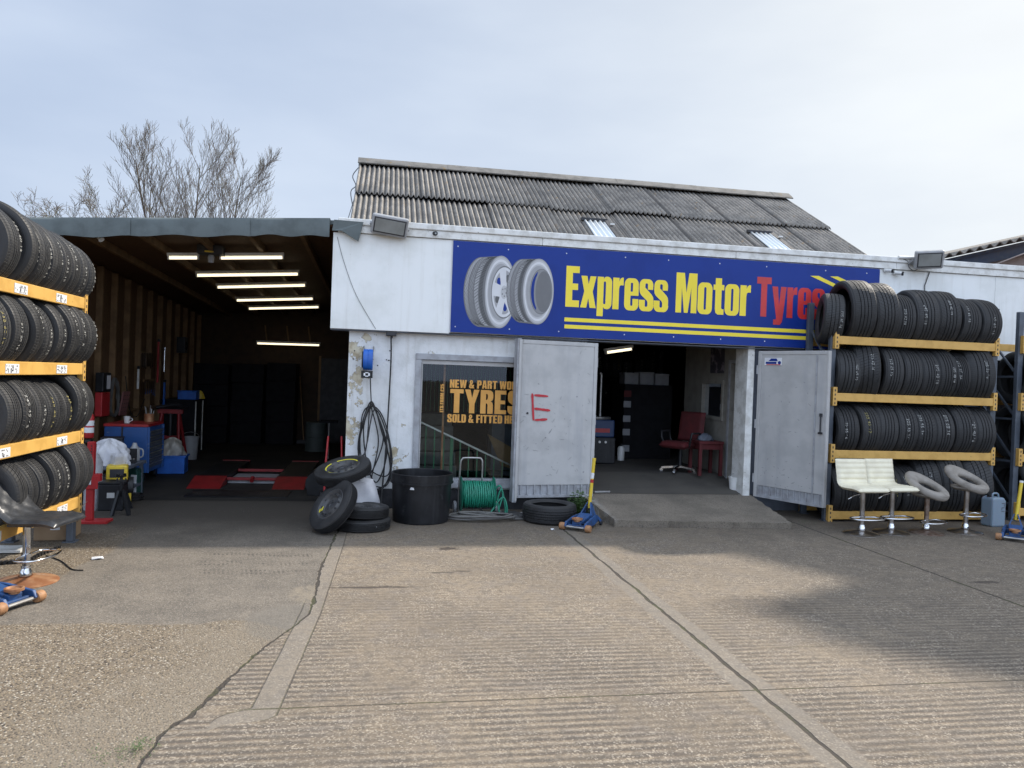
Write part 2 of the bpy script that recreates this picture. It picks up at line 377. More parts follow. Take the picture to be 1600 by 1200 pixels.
# ------------------------------------------------------------------ ground
def seg_dist(px, py, pts):
    """signed distance to a polyline given in order of falling y: + on the +x side"""
    best = np.full(px.shape, 1e9); sign = np.ones(px.shape)
    for (x0, y0), (x1, y1) in zip(pts[:-1], pts[1:]):
        dx, dy = x1-x0, y1-y0
        t = np.clip(((px-x0)*dx+(py-y0)*dy)/(dx*dx+dy*dy), 0, 1)
        d = np.hypot(px-(x0+t*dx), py-(y0+t*dy)); cr = dx*(py-y0)-dy*(px-x0)
        m = d < best; best = np.where(m, d, best); sign = np.where(m, np.where(cr > 0, 1, -1), sign)
    return best*sign
def gp(x, y):
    p = at(x, y, Z=0); return (p.x, p.y)
def ground():
    xs = np.concatenate([[-300, -120, -50, -20, -9, -6.5], np.arange(-5.4, 9.6, .05), [10, 12, 16, 26, 60, 140, 300]])
    ys = np.concatenate([[-200, -80, -30, -14, -9.5, -8], np.arange(-7.2, .6, .05), [.9, 1.4, 2, 3, 4.5, 6, 8, 10, 14, 20, 40, 90, 200, 300]])
    X, Y = np.meshgrid(xs, ys); nx, ny = len(xs), len(ys)
    me = bpy.data.meshes.new('ground')
    v = np.stack([X.ravel(), Y.ravel(), np.zeros(X.size)], 1)
    i = np.arange(nx*ny).reshape(ny, nx)
    f = np.stack([i[:-1, :-1].ravel(), i[:-1, 1:].ravel(), i[1:, 1:].ravel(), i[1:, :-1].ravel()], 1)
    me.from_pydata(v.tolist(), [], f.tolist())
    crack = [gp(545, 800), gp(525, 835)] + [gp(x/2, 820+y/2) for x, y in ((1000,140),(985,220),(965,280),(915,320),(830,380),(770,430),(650,545),(590,600),(520,640),(440,740),(400,800))] + [(-1.2, -9)]
    crack = [(crack[0][0]+.1, 1.5)] + crack
    # straight strip edges
    sl_ = [(-.30, 1.5)] + [gp(537, 850), gp(500, 960), gp(470, 1030), gp(430, 1122)] + [(-.62, -5.62)]
    aggedge = [gp(x/2, 820+y/2) for x, y in ((-60,312),(160,310),(320,307),(480,312),(620,311),(700,297),(790,300),(900,330))]
    x_, y_ = X.ravel(), Y.ravel()
    d_crack = seg_dist(x_, y_, crack)
    d_strip = seg_dist(x_, y_, sl_)
    # aggregate: nearer than the patch edge, or left of the patch
    ax = np.array([p[0] for p in aggedge]); ay = np.array([p[1] for p in aggedge])
    d_agg = np.interp(x_, ax, ay) - y_
    lp = [(-2.6, 1.0), gp(170, 865), gp(120, 885), gp(75, 915), (-2.9, -4.2)]
    d_left = -seg_dist(x_, y_, lp)
    d_agg = np.maximum(d_agg, np.where(y_ > -4.3, d_left, -1))
    for nm, arr in (('d_crack', d_crack), ('d_strip', d_strip), ('d_agg', d_agg)):
        a = me.attributes.new(nm, 'FLOAT', 'POINT'); a.data.foreach_set('value', np.clip(arr, -5, 5).astype(np.float32))
    t = NT('yard_surface'); x = t.sep(); px, py = x[0], x[1]
    dc, ds, da = t.attr('d_crack'), t.attr('d_strip'), t.attr('d_agg')
    wob = t.math('MULTIPLY', t.math('SUBTRACT', t.noise(9, 4, .6), .5), .10)
    wob2 = t.math('MULTIPLY', t.math('SUBTRACT', t.noise(3, 3, .6, t.mapping(loc=(5, 5, 0))), .5), .05)
    left = t.ramp(t.math('ADD', dc, wob), .01, -.01)            # left of the broken slab edge
    agg = t.math('MULTIPLY', left, t.ramp(t.math('ADD', da, wob), -.03, .03))
    # colours
    big = t.noise(.9, 5, .6); mid = t.noise(5, 5, .62); fine = t.noise(70, 4, .7); grit = t.noise(160, 2, .6)
    conc = t.mix(t.ramp(big, .32, .68), (.255, .204, .146), (.182, .147, .109))
    conc = t.mix(t.math('MULTIPLY', t.ramp(mid, .42, .70), .6), conc, (.185, .160, .138))
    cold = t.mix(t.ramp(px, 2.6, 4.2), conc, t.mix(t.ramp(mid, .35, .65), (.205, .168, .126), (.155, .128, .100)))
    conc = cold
    # tamped ridges run along the frontage
    rn = t.math('MULTIPLY', t.math('SUBTRACT', t.noise(1.3, 4, .55, t.mapping((.5, 2.5, 1))), .5), 4.2)
    rn2 = t.math('MULTIPLY', t.math('SUBTRACT', t.noise(7, 4, .65, t.mapping((.6, 1.6, 1))), .5), 2.6)
    ph = t.math('ADD', t.math('MULTIPLY', t.math('ADD', py, t.math('MULTIPLY', px, .012)), 6.2832/.062), t.math('ADD', rn, rn2))
    ridge = t.math('SINE', ph)
    edge1 = t.ramp(ds, .0, .03)
    amp = t.math('MULTIPLY', t.math('ADD', .16, t.math('MULTIPLY', t.ramp(py, -3.3, -5.3), .84)), t.math('ADD', .25, t.math('MULTIPLY', t.ramp(t.noise(1.1, 4, .6, t.mapping(loc=(2, 8, 0))), .34, .58), .85)))
    jx = t.math('ADD', t.math('SUBTRACT', px, 2.075), t.math('ADD', t.math('MULTIPLY', t.math('ADD', py, 1.5), .012), wob2))
    j1 = t.math('ABSOLUTE', jx)
    jr = t.math('ABSOLUTE', t.math('ADD', t.math('SUBTRACT', px, 5.165), t.math('MULTIPLY', wob2, .6)))
    jt = t.math('ABSOLUTE', t.math('ADD', t.math('ADD', py, 5.47), t.math('ADD', t.math('MULTIPLY', px, .004), t.math('MULTIPLY', wob2, .4))))
    jt2 = t.math('ABSOLUTE', t.math('ADD', t.math('ADD', py, 4.86), t.math('MULTIPLY', wob2, .5)))
    bandy = t.math('MINIMUM', t.math('MINIMUM', t.ramp(j1, .10, .135), t.ramp(jt, .04, .075)), t.ramp(jr, .03, .06))
    amp = t.math('MULTIPLY', t.math('MULTIPLY', amp, bandy), t.math('SUBTRACT', 1.0, left))
    instrip = t.math('MULTIPLY', t.ramp(ds, .01, -.01), t.ramp(t.math('ADD', ds, .14), -.01, .01))
    amp = t.math('MULTIPLY', amp, t.math('SUBTRACT', 1.0, t.math('MULTIPLY', instrip, .95)))
    amp = t.math('MULTIPLY', amp, t.ramp(py, -1.0, -1.8))
    valley = t.math('MULTIPLY', t.ramp(t.math('ADD', ridge, t.math('MULTIPLY', t.math('SUBTRACT', fine, .5), 2.4)), .25, -.7), amp)
    conc = t.mix(t.math('MULTIPLY', valley, .82), conc, (.105, .088, .073))
    crest = t.math('MULTIPLY', t.ramp(t.math('ADD', ridge, t.math('MULTIPLY', t.math('SUBTRACT', fine, .5), 3.6)), .5, 1.3), amp)
    conc = t.mix(t.math('MULTIPLY', crest, .45), conc, (.36, .31, .25))
    # sand and stones showing through the worn face
    sp1 = t.vor(120, out='Color'); n1 = t.n.new('ShaderNodeSeparateColor'); t.link(sp1, n1.inputs[0]); wear = t.ramp(t.noise(2.6, 5, .65, t.mapping(loc=(4, 9, 0))), .38, .62)
    conc = t.mix(t.math('MULTIPLY', t.ramp(n1.outputs[0], .80, .86), t.math('ADD', .25, t.math('MULTIPLY', wear, .55))), conc, (.41, .355, .28))
    conc = t.mix(t.math('MULTIPLY', t.ramp(n1.outputs[1], .78, .84), t.math('ADD', .25, t.math('MULTIPLY', wear, .5))), conc, (.115, .095, .078))
    conc = t.mix(t.math('MULTIPLY', t.ramp(t.noise(17, 5, .7), .48, .64), .6), conc, (.115, .098, .080))
    # joint edge bands are a touch greyer and smoother
    band = t.math('MAXIMUM', t.math('SUBTRACT', 1.0, t.ramp(j1, .10, .13)), instrip)
    conc = t.mix(t.math('MULTIPLY', band, .45), conc, (.215, .195, .168))
    # grey worn patch (old screed) and exposed pea gravel
    scr = t.mix(t.ramp(t.noise(3.2, 5, .6), .35, .65), (.195, .168, .135), (.140, .122, .100))
    cell = t.vor(85, out="Color"); n = t.n.new("ShaderNodeSeparateColor"); t.link(cell, n.inputs[0])
    cd_ = t.vor(85)
    gcol = t.mix(n.outputs[0], (.135, .103, .070), (.325, .257, .172))
    gcol = t.mix(t.ramp(n.outputs[1], .80, .86), gcol, (.46, .41, .33))
    gcol = t.mix(t.ramp(n.outputs[2], .80, .84), gcol, (.075, .060, .048))
    gcol = t.mix(t.ramp(cd_, .42, .66), gcol, (.165, .135, .10))
    gcol = t.mix(t.math('MULTIPLY', t.ramp(mid, .45, .72), .45), gcol, (.20, .165, .125))
    thin = t.ramp(t.math('ADD', t.math('ADD', dc, .75), t.math('MULTIPLY', t.math('SUBTRACT', t.noise(2.4, 5, .6), .5), 1.6)), .0, .55)   # gravel worn smooth beside the crack
    gcol = t.mix(t.math('MULTIPLY', thin, .55), gcol, (.225, .190, .145))
    scr = t.mix(t.math('MULTIPLY', t.ramp(cd_, .42, .12), t.math('ADD', .25, t.math('MULTIPLY', t.ramp(mid, .4, .65), .5))), scr, t.mix(.35, gcol, (.12, .11, .098)))
    scr = t.mix(t.math('MULTIPLY', t.ramp(t.noise(20, 5, .7), .48, .66), .5), scr, (.105, .096, .086))
    lc = t.mix(agg, scr, gcol)
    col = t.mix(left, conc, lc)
    gsp = t.vor(150, out='Color'); n3 = t.n.new('ShaderNodeSeparateColor'); t.link(gsp, n3.inputs[0]); sc_on = t.math('MULTIPLY', left, t.math('SUBTRACT', 1.0, agg))
    col = t.mix(t.math('MULTIPLY', t.math('MULTIPLY', t.ramp(n3.outputs[0], .74, .80), sc_on), .6), col, (.30, .265, .22))
    col = t.mix(t.math('MULTIPLY', t.math('MULTIPLY', t.ramp(n3.outputs[1], .70, .76), sc_on), .6), col, (.085, .078, .07))
    # pale cement mend beside the crack
    mend = t.math('MULTIPLY', t.ramp(t.math('ADD', t.math('SQRT', t.math('ADD', t.math('POWER', t.math('MULTIPLY', t.math('ADD', px, .62), 1.6), 2.0), t.math('POWER', t.math('ADD', py, 4.13), 2.0))), t.math('MULTIPLY', wob, 1.6)), .42, .30), left)
    col = t.mix(t.math('MULTIPLY', mend, .5), col, (.165, .150, .128))
    mend2 = t.math('MULTIPLY', t.ramp(t.math('ADD', t.math('SQRT', t.math('ADD', t.math('POWER', t.math('MULTIPLY', t.math('ADD', px, .50), 1.5), 2.0), t.math('POWER', t.math('ADD', py, 3.50), 2.0))), t.math('MULTIPLY', wob, 1.4)), .26, .19), left)
    col = t.mix(t.math('MULTIPLY', t.math('MULTIPLY', mend2, t.ramp(t.noise(16, 5, .65), .35, .6)), .7), col, (.255, .215, .16))
    # tyre tread prints left on the grey patch
    tx = t.math('MULTIPLY', t.ramp(t.math('ABSOLUTE', t.math('ADD', px, 1.03)), .52, .40), t.ramp(t.math('ABSOLUTE', t.math('ADD', py, 2.55)), .50, .30))
    rows = t.ramp(t.math('SINE', t.math('MULTIPLY', t.math('ADD', py, t.math('MULTIPLY', px, .05)), 21.0)), -.3, .1)
    tick = t.ramp(t.math('SINE', t.math('ADD', t.math('MULTIPLY', px, 170.0), t.math('MULTIPLY', py, 35.0))), -.2, .3)
    brk = t.ramp(t.noise(6, 4, .65, t.mapping((.7, 2.2, 1))), .44, .60)
    col = t.mix(t.math('MULTIPLY', t.math('MULTIPLY', t.math('MULTIPLY', tx, left), t.math('MULTIPLY', rows, tick)), t.math('MULTIPLY', brk, .62)), col, (.05, .044, .04))
    # oily ground towards the buildings
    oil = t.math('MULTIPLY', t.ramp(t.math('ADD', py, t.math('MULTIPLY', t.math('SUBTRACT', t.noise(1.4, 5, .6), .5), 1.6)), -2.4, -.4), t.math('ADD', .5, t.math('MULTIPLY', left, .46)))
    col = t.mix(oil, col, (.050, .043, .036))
    st = t.ramp(t.noise(2.1, 6, .62, t.mapping((1, 1.6, 1), loc=(1.3, 4.4, 0))), .60, .74)
    col = t.mix(t.math('MULTIPLY', st, .5), col, (.095, .080, .068))
    for (cx, cy, rx, ry, k) in ((.69, -2.06, .14, .07, .9), (-.02, -3.36, .42, .035, .75), (.55, -2.94, .16, .03, .6), (.72, -2.90, .10, .03, .6), (2.95, -4.0, .5, .35, .28), (5.45, -3.45, .18, .05, .7)):
        dd = t.math('SQRT', t.math('ADD', t.math('POWER', t.math('DIVIDE', t.math('SUBTRACT', px, cx), rx), 2.0), t.math('POWER', t.math('DIVIDE', t.math('SUBTRACT', py, cy), ry), 2.0)))
        dd = t.math('ADD', dd, t.math('MULTIPLY', t.math('SUBTRACT', t.noise(14, 4, .65), .5), 1.6))
        col = t.mix(t.math('MULTIPLY', t.ramp(dd, 1.1, .5), k), col, (.045, .036, .032))
    # joints and cracks
    lw = t.math('MULTIPLY', t.math('SUBTRACT', t.noise(4, 4, .6), .35), .020)
    ln = t.math('SUBTRACT', 1.0, t.ramp(t.math('SUBTRACT', j1, lw), .007, .013))
    ln = t.math('MAXIMUM', ln, t.math('SUBTRACT', 1.0, t.ramp(jr, .009, .016)))
    onright = t.ramp(ds, -.2, -.1)
    ln = t.math('MAXIMUM', ln, t.math('MULTIPLY', t.math('MULTIPLY', t.math('SUBTRACT', 1.0, t.ramp(jt, .004, .009)), .8), onright))
    ln = t.math('MAXIMUM', ln, t.math('MULTIPLY', t.math('MULTIPLY', t.math('SUBTRACT', 1.0, t.ramp(jt2, .003, .008)), .45), t.ramp(px, 2.3, 2.5)))
    ckn = t.math('ABSOLUTE', t.math('ADD', dc, t.math('MULTIPLY', wob, .55)))
    ckw = t.math('MULTIPLY', t.ramp(t.noise(3.2, 4, .65), .45, .78), .020)
    ck = t.math('SUBTRACT', 1.0, t.ramp(t.math('SUBTRACT', ckn, ckw), .003, .010))
    se = t.math('MULTIPLY', t.math('SUBTRACT', 1.0, t.ramp(t.math('ABSOLUTE', t.math('ADD', ds, t.math('MULTIPLY', wob2, .2))), .003, .007)), t.ramp(py, -5.62, -5.56))
    se2 = t.math('MULTIPLY', t.math('SUBTRACT', 1.0, t.ramp(t.math('ABSOLUTE', t.math('ADD', t.math('ADD', ds, .14), t.math('MULTIPLY', wob2, .3))), .003, .007)), t.math('MULTIPLY', t.ramp(py, -5.62, -5.56), t.ramp(py, -3.6, -3.9)))
    ln = t.math('MAXIMUM', ln, t.math('MAXIMUM', t.math('MULTIPLY', t.math('MAXIMUM', se, se2), .55), ck))
    moss = t.ramp(t.noise(3, 4, .6, t.mapping(loc=(7, 3, 0))), .48, .6)
    col = t.mix(t.math('MULTIPLY', ln, .88), col, t.mix(moss, (.045, .038, .032), (.052, .055, .024)))
    # loose pale grit
    gv = t.vor(26, out="Distance"); col = t.mix(t.math('MULTIPLY', t.math('SUBTRACT', 1.0, t.ramp(gv, .07, .11)), t.math('MULTIPLY', t.ramp(t.noise(1.6, 4, .6, t.mapping(loc=(3, 1, 0))), .45, .62), .65)), col, (.46, .42, .36))
    col = t.mix(.5, col, t.mix(fine, (0, 0, 0), (1, 1, 1)), 'SOFT_LIGHT')
    t.set("Base Color", col); t.set("Roughness", t.math('SUBTRACT', .92, t.math('MULTIPLY', oil, .15)))
    t.set("Specular IOR Level", .3)
    h = t.math('ADD', t.math('MULTIPLY', t.math('MULTIPLY', ridge, amp), .5), t.math('MULTIPLY', fine, .35))
    h = t.math('ADD', h, t.math('MULTIPLY', ln, -1.6))
    h = t.math('ADD', h, t.math('MULTIPLY', t.math('MULTIPLY', t.ramp(cd_, .6, .1), agg), .6))
    t.bump(h, .55, .016)
    me.materials.append(t.m)
    o = bpy.data.objects.new('ground', me); COL.objects.link(o); o["kind"] = 'structure'
ground()

# ------------------------------------------------------------------ shop building
WY = 0.12                     # wall face; the white fascia stands proud at y = 0
FL = 0.38                     # shop floor level behind the sloping threshold
shop = thing('shop_building', 'low white rendered tyre shop with deep white fascia and grey corrugated roof behind', 'building', (2.5, WY, 0))
def sp(mb, name, m, parent=None, **k): return mb.build(name, m, parent or shop, world=(parent is None), **k)
WX0, WX1, WZ0, WZ1 = .40, 2.40, .32, 1.965           # shop window opening
OX0, OX1, OZ = 2.62, 4.98, 2.24                     # door opening
XR = 16.0                                           # building runs on beyond the frame
m_ = MB()
m_.box(-.43, WX0, WY, WY+.25, .25, 2.5)
m_.box(WX0, WX1, WY, WY+.25, WZ1, 2.5); m_.box(WX0, WX1, WY, WY+.25, .25, WZ0)
m_.box(WX1, OX0, WY, WY+.25, .25, 2.5)
m_.box(OX0, OX1, WY, WY+.25, OZ, 2.5)
sp(m_, 'front_wall', M['stucco'])
sp(MB().box(-.435, OX0, WY-.012, WY+.25, -.02, .25), 'plinth', M['plinth'])
sp(MB().box(OX1, XR, WY, WY+.25, .0, 2.5), 'dark_front_wall', M['dark_wall'])
sp(MB().box(-.43, -.30, WY+.25, 12, 0, 3.5).box(-.43, XR, 12, 12.2, 0, 3.4), 'flank_wall', M['dark'])
# fascia boxing
sp(MB().box(-.655, .80, 0, WY+.2, 2.225, 3.40), 'fascia_panel', M['panel'], bevel=.004)
sp(MB().box(.80, 6.755, .003, WY+.2, 2.24, 3.40), 'fascia_backing', M['panel'])
b = MB(); xs_ = [6.757, 8.62, 9.36, 11, 13, XR]
for a, c in zip(xs_[:-1], xs_[1:]): b.box(a, c-.003, 0, WY+.2, 2.20, 3.40)
sp(b, 'fascia_panel', M['panel'], bevel=.003)
t1 = MB(); rr = random.Random(3)
for a, c in ((-.60, 1.95), (1.955, 4.6), (4.605, 7.0), (7.005, 9.2), (9.205, XR)):
    t1.box(a, c, -.028, .25, 3.405, 3.495)
sp(t1, 'parapet_board', M['board'], bevel=.004)
sp(MB().box(-.60, XR, -.05, .30, 3.497, 3.575), 'parapet_capping', M['board'], bevel=.012)
sp(MB().box(-.655, XR, .02, .30, 2.21, 2.222), 'fascia_soffit', M['dark_wall'])
# corrugated cement roof, two courses, ridge capping, two roof lights
RX0, RX1 = -.50, 7.15; EY, EZ, RY, RZ = .62, 3.62, 3.25, 5.115
slp = (RZ-EZ)/(RY-EY)
def sheet(x0, x1, y0, y1, lift, pitch=.0760, amp=.0225, mat=None, name='roof_sheeting', jitter=True):
    nxs = int(round((x1-x0)/pitch*8)); nys = max(2, int((y1-y0)/.35))
    mb = MB(); rng = random.Random(int(lift*1e5)+7); vals = []
    sid = lambda x: int((x-RX0)/.98)
    offs = [rng.uniform(-.012, .022) for _ in range(20)]; yoff = [rng.uniform(-.035, .02) for _ in range(20)]
    for j in range(nys+1):
        for i in range(nxs+1):
            x = x0+(x1-x0)*i/nxs; y = y0+(y1-y0)*j/nys
            k = sid(x); ph = math.sin(2*math.pi*(x-x0)/pitch)
            yy = y + (yoff[k] if (j == 0 and jitter) else 0)
            z = EZ + (yy-EY)*slp + lift + amp*ph + (offs[k] if jitter else 0)
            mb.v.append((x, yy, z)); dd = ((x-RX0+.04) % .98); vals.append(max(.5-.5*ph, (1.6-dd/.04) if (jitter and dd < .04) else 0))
    for j in range(nys):
        for i in range(nxs):
            a = j*(nxs+1)+i; mb.f.append((a, a+1, a+nxs+2, a+nxs+1))
    o = mb.build(name, mat or M['corr'], shop, world=True, smooth=60, fix=False)
    at_ = o.data.attributes.new('valley', 'FLOAT', 'POINT'); at_.data.foreach_set('value', vals)
    sm = o.modifiers.new('thickness', 'SOLIDIFY'); sm.thickness = .008; sm.offset = -1
    return o
YM = 1.84
sheet(RX0, RX1, YM-.05, RY-.02, .045)
lo_ = sheet(RX0, RX1, EY-.3, YM+.08, 0.0)
rc = MB(); rng = random.Random(5); x = RX0-.02
while x < RX1:
    x2 = min(x+1.5, RX1+.04); dz = rng.uniform(-.008, .012)
    prof = [(-.21, -.085), (-.05, .035), (0, .05), (.05, .035), (.21, -.085), (.20, -.10), (0, .02), (-.20, -.10)]
    n0 = len(rc.v)
    for xx in (x, x2): rc.v += [(xx, RY+a, RZ+.085+c+dz) for a, c in prof]
    rc.f += [tuple(n0+i for i in range(8)), tuple(n0+15-i for i in range(8))] + [(n0+i, n0+(i+1) % 8, n0+8+(i+1) % 8, n0+8+i) for i in range(8)]
    x += 1.47
M['ridge'] = pm('weathered_ridge_tile', (.17, .16, .145), .9, col2=(.11, .105, .095), sc=7, spots=(.20, .13, .05), spsc=9, splo=.62, sphi=.72, bump=.4, bsc=40)
sp(rc, 'ridge_cap', M['ridge'], smooth=30)
# rear roof slope and gables so the roof stands as a solid
sp(MB().add([(RX0, RY, RZ+.02), (RX1, RY, RZ+.02), (RX1, RY+4.2, RZ-2.6), (RX0, RY+4.2, RZ-2.6)], [(0, 1, 2, 3)]), 'rear_roof_slope', M['corr'])
g_ = MB()
for gx in (RX0+.1, RX1-.1): g_.add([(gx, EY-.2, 3.2), (gx, RY, RZ-.03), (gx, RY+4.2, RZ-2.7), (gx, RY+4.2, 2.6), (gx, EY-.2, 2.6)], [(0, 1, 2, 3, 4)])
sp(g_, 'gable', M['dark_wall'])
sk = NT('clear_roof_light'); sk.set("Base Color", (.62, .66, .68)); sk.set("Roughness", .35); M['skylight'] = sk.m
for sx0, sx1 in ((2.86, 3.17), (5.52, 5.84)):
    o = sheet(sx0, sx1, EY-.1, 1.38, .03, amp=.016, mat=M['skylight'], name='roof_light', jitter=False)
    fr = MB()
    zr = lambda y: EZ+(y-EY)*slp+.055
    fr.bar((sx0-.04, 1.40, zr(1.40)-.02), (sx1+.05, 1.40, zr(1.40)-.02), .06, .04); fr.bar((sx1+.03, EY-.2, zr(EY-.2)-.02), (sx1+.03, 1.38, zr(1.38)-.02), .05, .03)
    fo = fr.build('roof_light_frame', M['plinth'], shop, world=True); fo.parent = o
    cl = MB().box(sx1+.03, sx1+.09, 1.13, 1.16, zr(1.15)+.01, zr(1.15)+.03)
    co = cl.build('clip', M['white_plastic'], shop, world=True); co.parent = o
# window
wf = thing('window', None, None); wf.parent = shop
def wp(mb, name, m, **k):
    o = mb.build(name, m, shop, world=True, **k); o.parent = wf; return o
fr = MB()
for (a, c, z0, z1, y0) in ((WX0, WX1, WZ1-.075, WZ1, WY-.03), (WX0, WX0+.075, WZ0, WZ1-.077, WY-.03), (WX1-.07, WX1, WZ0, WZ1-.077, WY-.03), (WX0+.077, WX1-.072, WZ0, WZ0+.07, WY-.03)):
    fr.box(a, c, y0, WY+.09, z0, z1)
wp(fr, 'window_frame', M['frame_metal'], bevel=.004)
ib = MB()
for (a, c, z0, z1) in ((WX0+.078, WX1-.073, WZ1-.13, WZ1-.079), (WX0+.078, WX0+.095, WZ0+.072, WZ1-.132)): ib.box(a, c, WY+.005, WY+.08, z0, z1)
wp(ib, 'inner_bead', M['grey_metal'], bevel=.003)
wp(MB().box(WX0-.02, WX1, WY-.05, WY-.031, WZ0-.045, WZ0+.02), 'sill', M['frame_metal'])
wp(MB().add([(WX0+.07, WY+.045, WZ0+.06), (WX1-.06, WY+.045, WZ0+.06), (WX1-.06, WY+.045, WZ1-.07), (WX0+.07, WY+.045, WZ1-.07)], [(0, 1, 2, 3)]), 'pane', M['glass'])
# room behind the window: steps, rails and a hanging strip screen
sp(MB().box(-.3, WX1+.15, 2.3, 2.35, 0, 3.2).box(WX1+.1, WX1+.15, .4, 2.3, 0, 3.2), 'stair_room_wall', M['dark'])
stp = MB()
for i in range(6): stp.box(-.3+i*.0, 1.05, .75+i*.22, 2.29, .10+i*.17, .27+i*.17-.002)
sp(stp, 'steps', M['steps'])
gb = MB()
def railz(x): return at(655, 658, Y=.45).z + (at(800, 728, Y=.45).z-at(655, 658, Y=.45).z)*(x-at(655, 658, Y=.45).x)/(at(800, 728, Y=.45).x-at(655, 658, Y=.45).x)
for i in range(15):
    x = .47+i*.115
    if i in (3, 4): gb.box(x-.02, x+.02, .50, .53, .2, railz(x))
    else: gb.box(x-.008, x+.008, .50, .516, .2, railz(x))
sp(gb, 'balustrade', M['green_bar'])
a, c = at(655, 658, Y=.45), at(804, 730, Y=.45)
sp(MB().bar((a.x-.05, .47, a.z+.02), (c.x+.25, .47, railz(c.x+.25)), .022, .022), 'handrail', M['steel'])
sp(MB().box(.785, .81, .44, .465, .2, 2.2), 'post', M['rust'])
ss = MB()
for i in range(34): ss.box(.42+i*.058, .424+i*.058, .92, .94, 1.2, 2.3)
sp(ss, 'strip_screen', M['green_bar'])
sp(MB().box(1.55, 1.95, 1.1, 1.5, .3, 1.22), 'grey_locker', M['dark_wall'])
sp(MB().add([(1.42, .60, .93), (2.0, .60, .62), (2.0, .60, .40), (1.62, .60, .50)], [(0, 1, 2, 3)]), 'board_offcut', M['wood'])

# door posts, threshold, interior shell
sp(MB().box(OX0-.07, OX0, WY-.04, WY+.3, .24, OZ), 'door_post', M['frame_metal'], bevel=.004)
sp(MB().box(OX1-.10, OX1, WY-.05, WY+.3, .20, OZ), 'door_post', M['board'], bevel=.004)
fl = MB().add([(OX0-.2, WY-.01, .215), (OX1+.3, WY-.01, .215), (OX1+.3, 1.0, FL), (OX0-.2, 1.0, FL), (-.2, 1.0, FL), (-.2, 12, FL), (9, 12, FL), (9, 1.0, FL)], [(0, 1, 2, 3), (4, 3, 2, 7, 6, 5)])
cf = NT('shop_floor_concrete'); cf.set("Base Color", cf.mix(cf.ramp(cf.noise(1.5, 6, .6), .35, .7), (.085, .076, .064), (.05, .045, .04))); cf.set("Roughness", .8); cf.bump(cf.noise(60, 4), .3, .006)
fl.build('floor', cf.m, None, kind='structure')
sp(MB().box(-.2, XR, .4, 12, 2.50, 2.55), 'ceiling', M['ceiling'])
cb = MB()
for yy in (1.3, 2.4, 3.6): cb.box(2.4, 5.0, yy, yy+.08, 2.38, 2.499)
sp(cb, 'ceiling_joist', M['ceiling'])
# cream partition inside with its doorway and little window
PX = 5.0
P_ = MB()
dy0, dy1, dz1 = .40, .80, 2.02
wy0, wy1, wz0, wz1 = 1.05, 1.72, 1.22, 1.72
P_.box(PX, PX+.1, WY+.3, dy0, .2, 2.5).box(PX, PX+.1, dy0, dy1, dz1, 2.5)
P_.box(PX, PX+.1, dy1, wy0, .2, 2.5).box(PX, PX+.1, wy0, wy1, .2, wz0).box(PX, PX+.1, wy0, wy1, wz1, 2.5).box(PX, PX+.1, wy1, 2.35, .2, 2.5)
P_.box(PX, 9, 2.35, 2.45, .2, 2.5)
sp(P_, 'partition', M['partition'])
df = MB().box(PX-.015, PX, dy0-.05, dy0, .3, dz1+.05).box(PX-.015, PX, dy1, dy1+.05, .3, dz1+.05).box(PX-.015, PX, dy0, dy1, dz1, dz1+.05)
sp(df, 'inner_door_frame', M['frame_metal'])
sp(MB().box(PX+.3, PX+.34, dy0-.2, dy1+.9, .3, 2.1), 'doorway_backing', M['dark'])  # dark sheet behind the doorway and the little window
iw = thing('window', None, None); iw.parent = shop
w2 = MB().box(PX-.02, PX, wy0-.05, wy0, wz0-.05, wz1+.05).box(PX-.02, PX, wy1, wy1+.05, wz0-.05, wz1+.05).box(PX-.02, PX, wy0, wy1, wz1, wz1+.05).box(PX-.02, PX, wy0, wy1, wz0-.05, wz0)
o = w2.build('window_frame', M['partition'], shop, world=True); o.parent = iw
o = MB().add([(PX+.04, wy0, wz0), (PX+.04, wy1, wz0), (PX+.04, wy1, wz1), (PX+.04, wy0, wz1)], [(0, 1, 2, 3)]).build('pane', M['glass'], shop, world=True); o.parent = iw
tag(MB().add([(PX-.006, 1.0, 1.88), (PX-.006, 1.48, 1.88), (PX-.006, 1.48, 2.40), (PX-.006, 1.0, 2.40)], [(0, 1, 2, 3)]).build('poster', M['poster']), 'dark poster on the cream wall above the little inner window', 'poster')

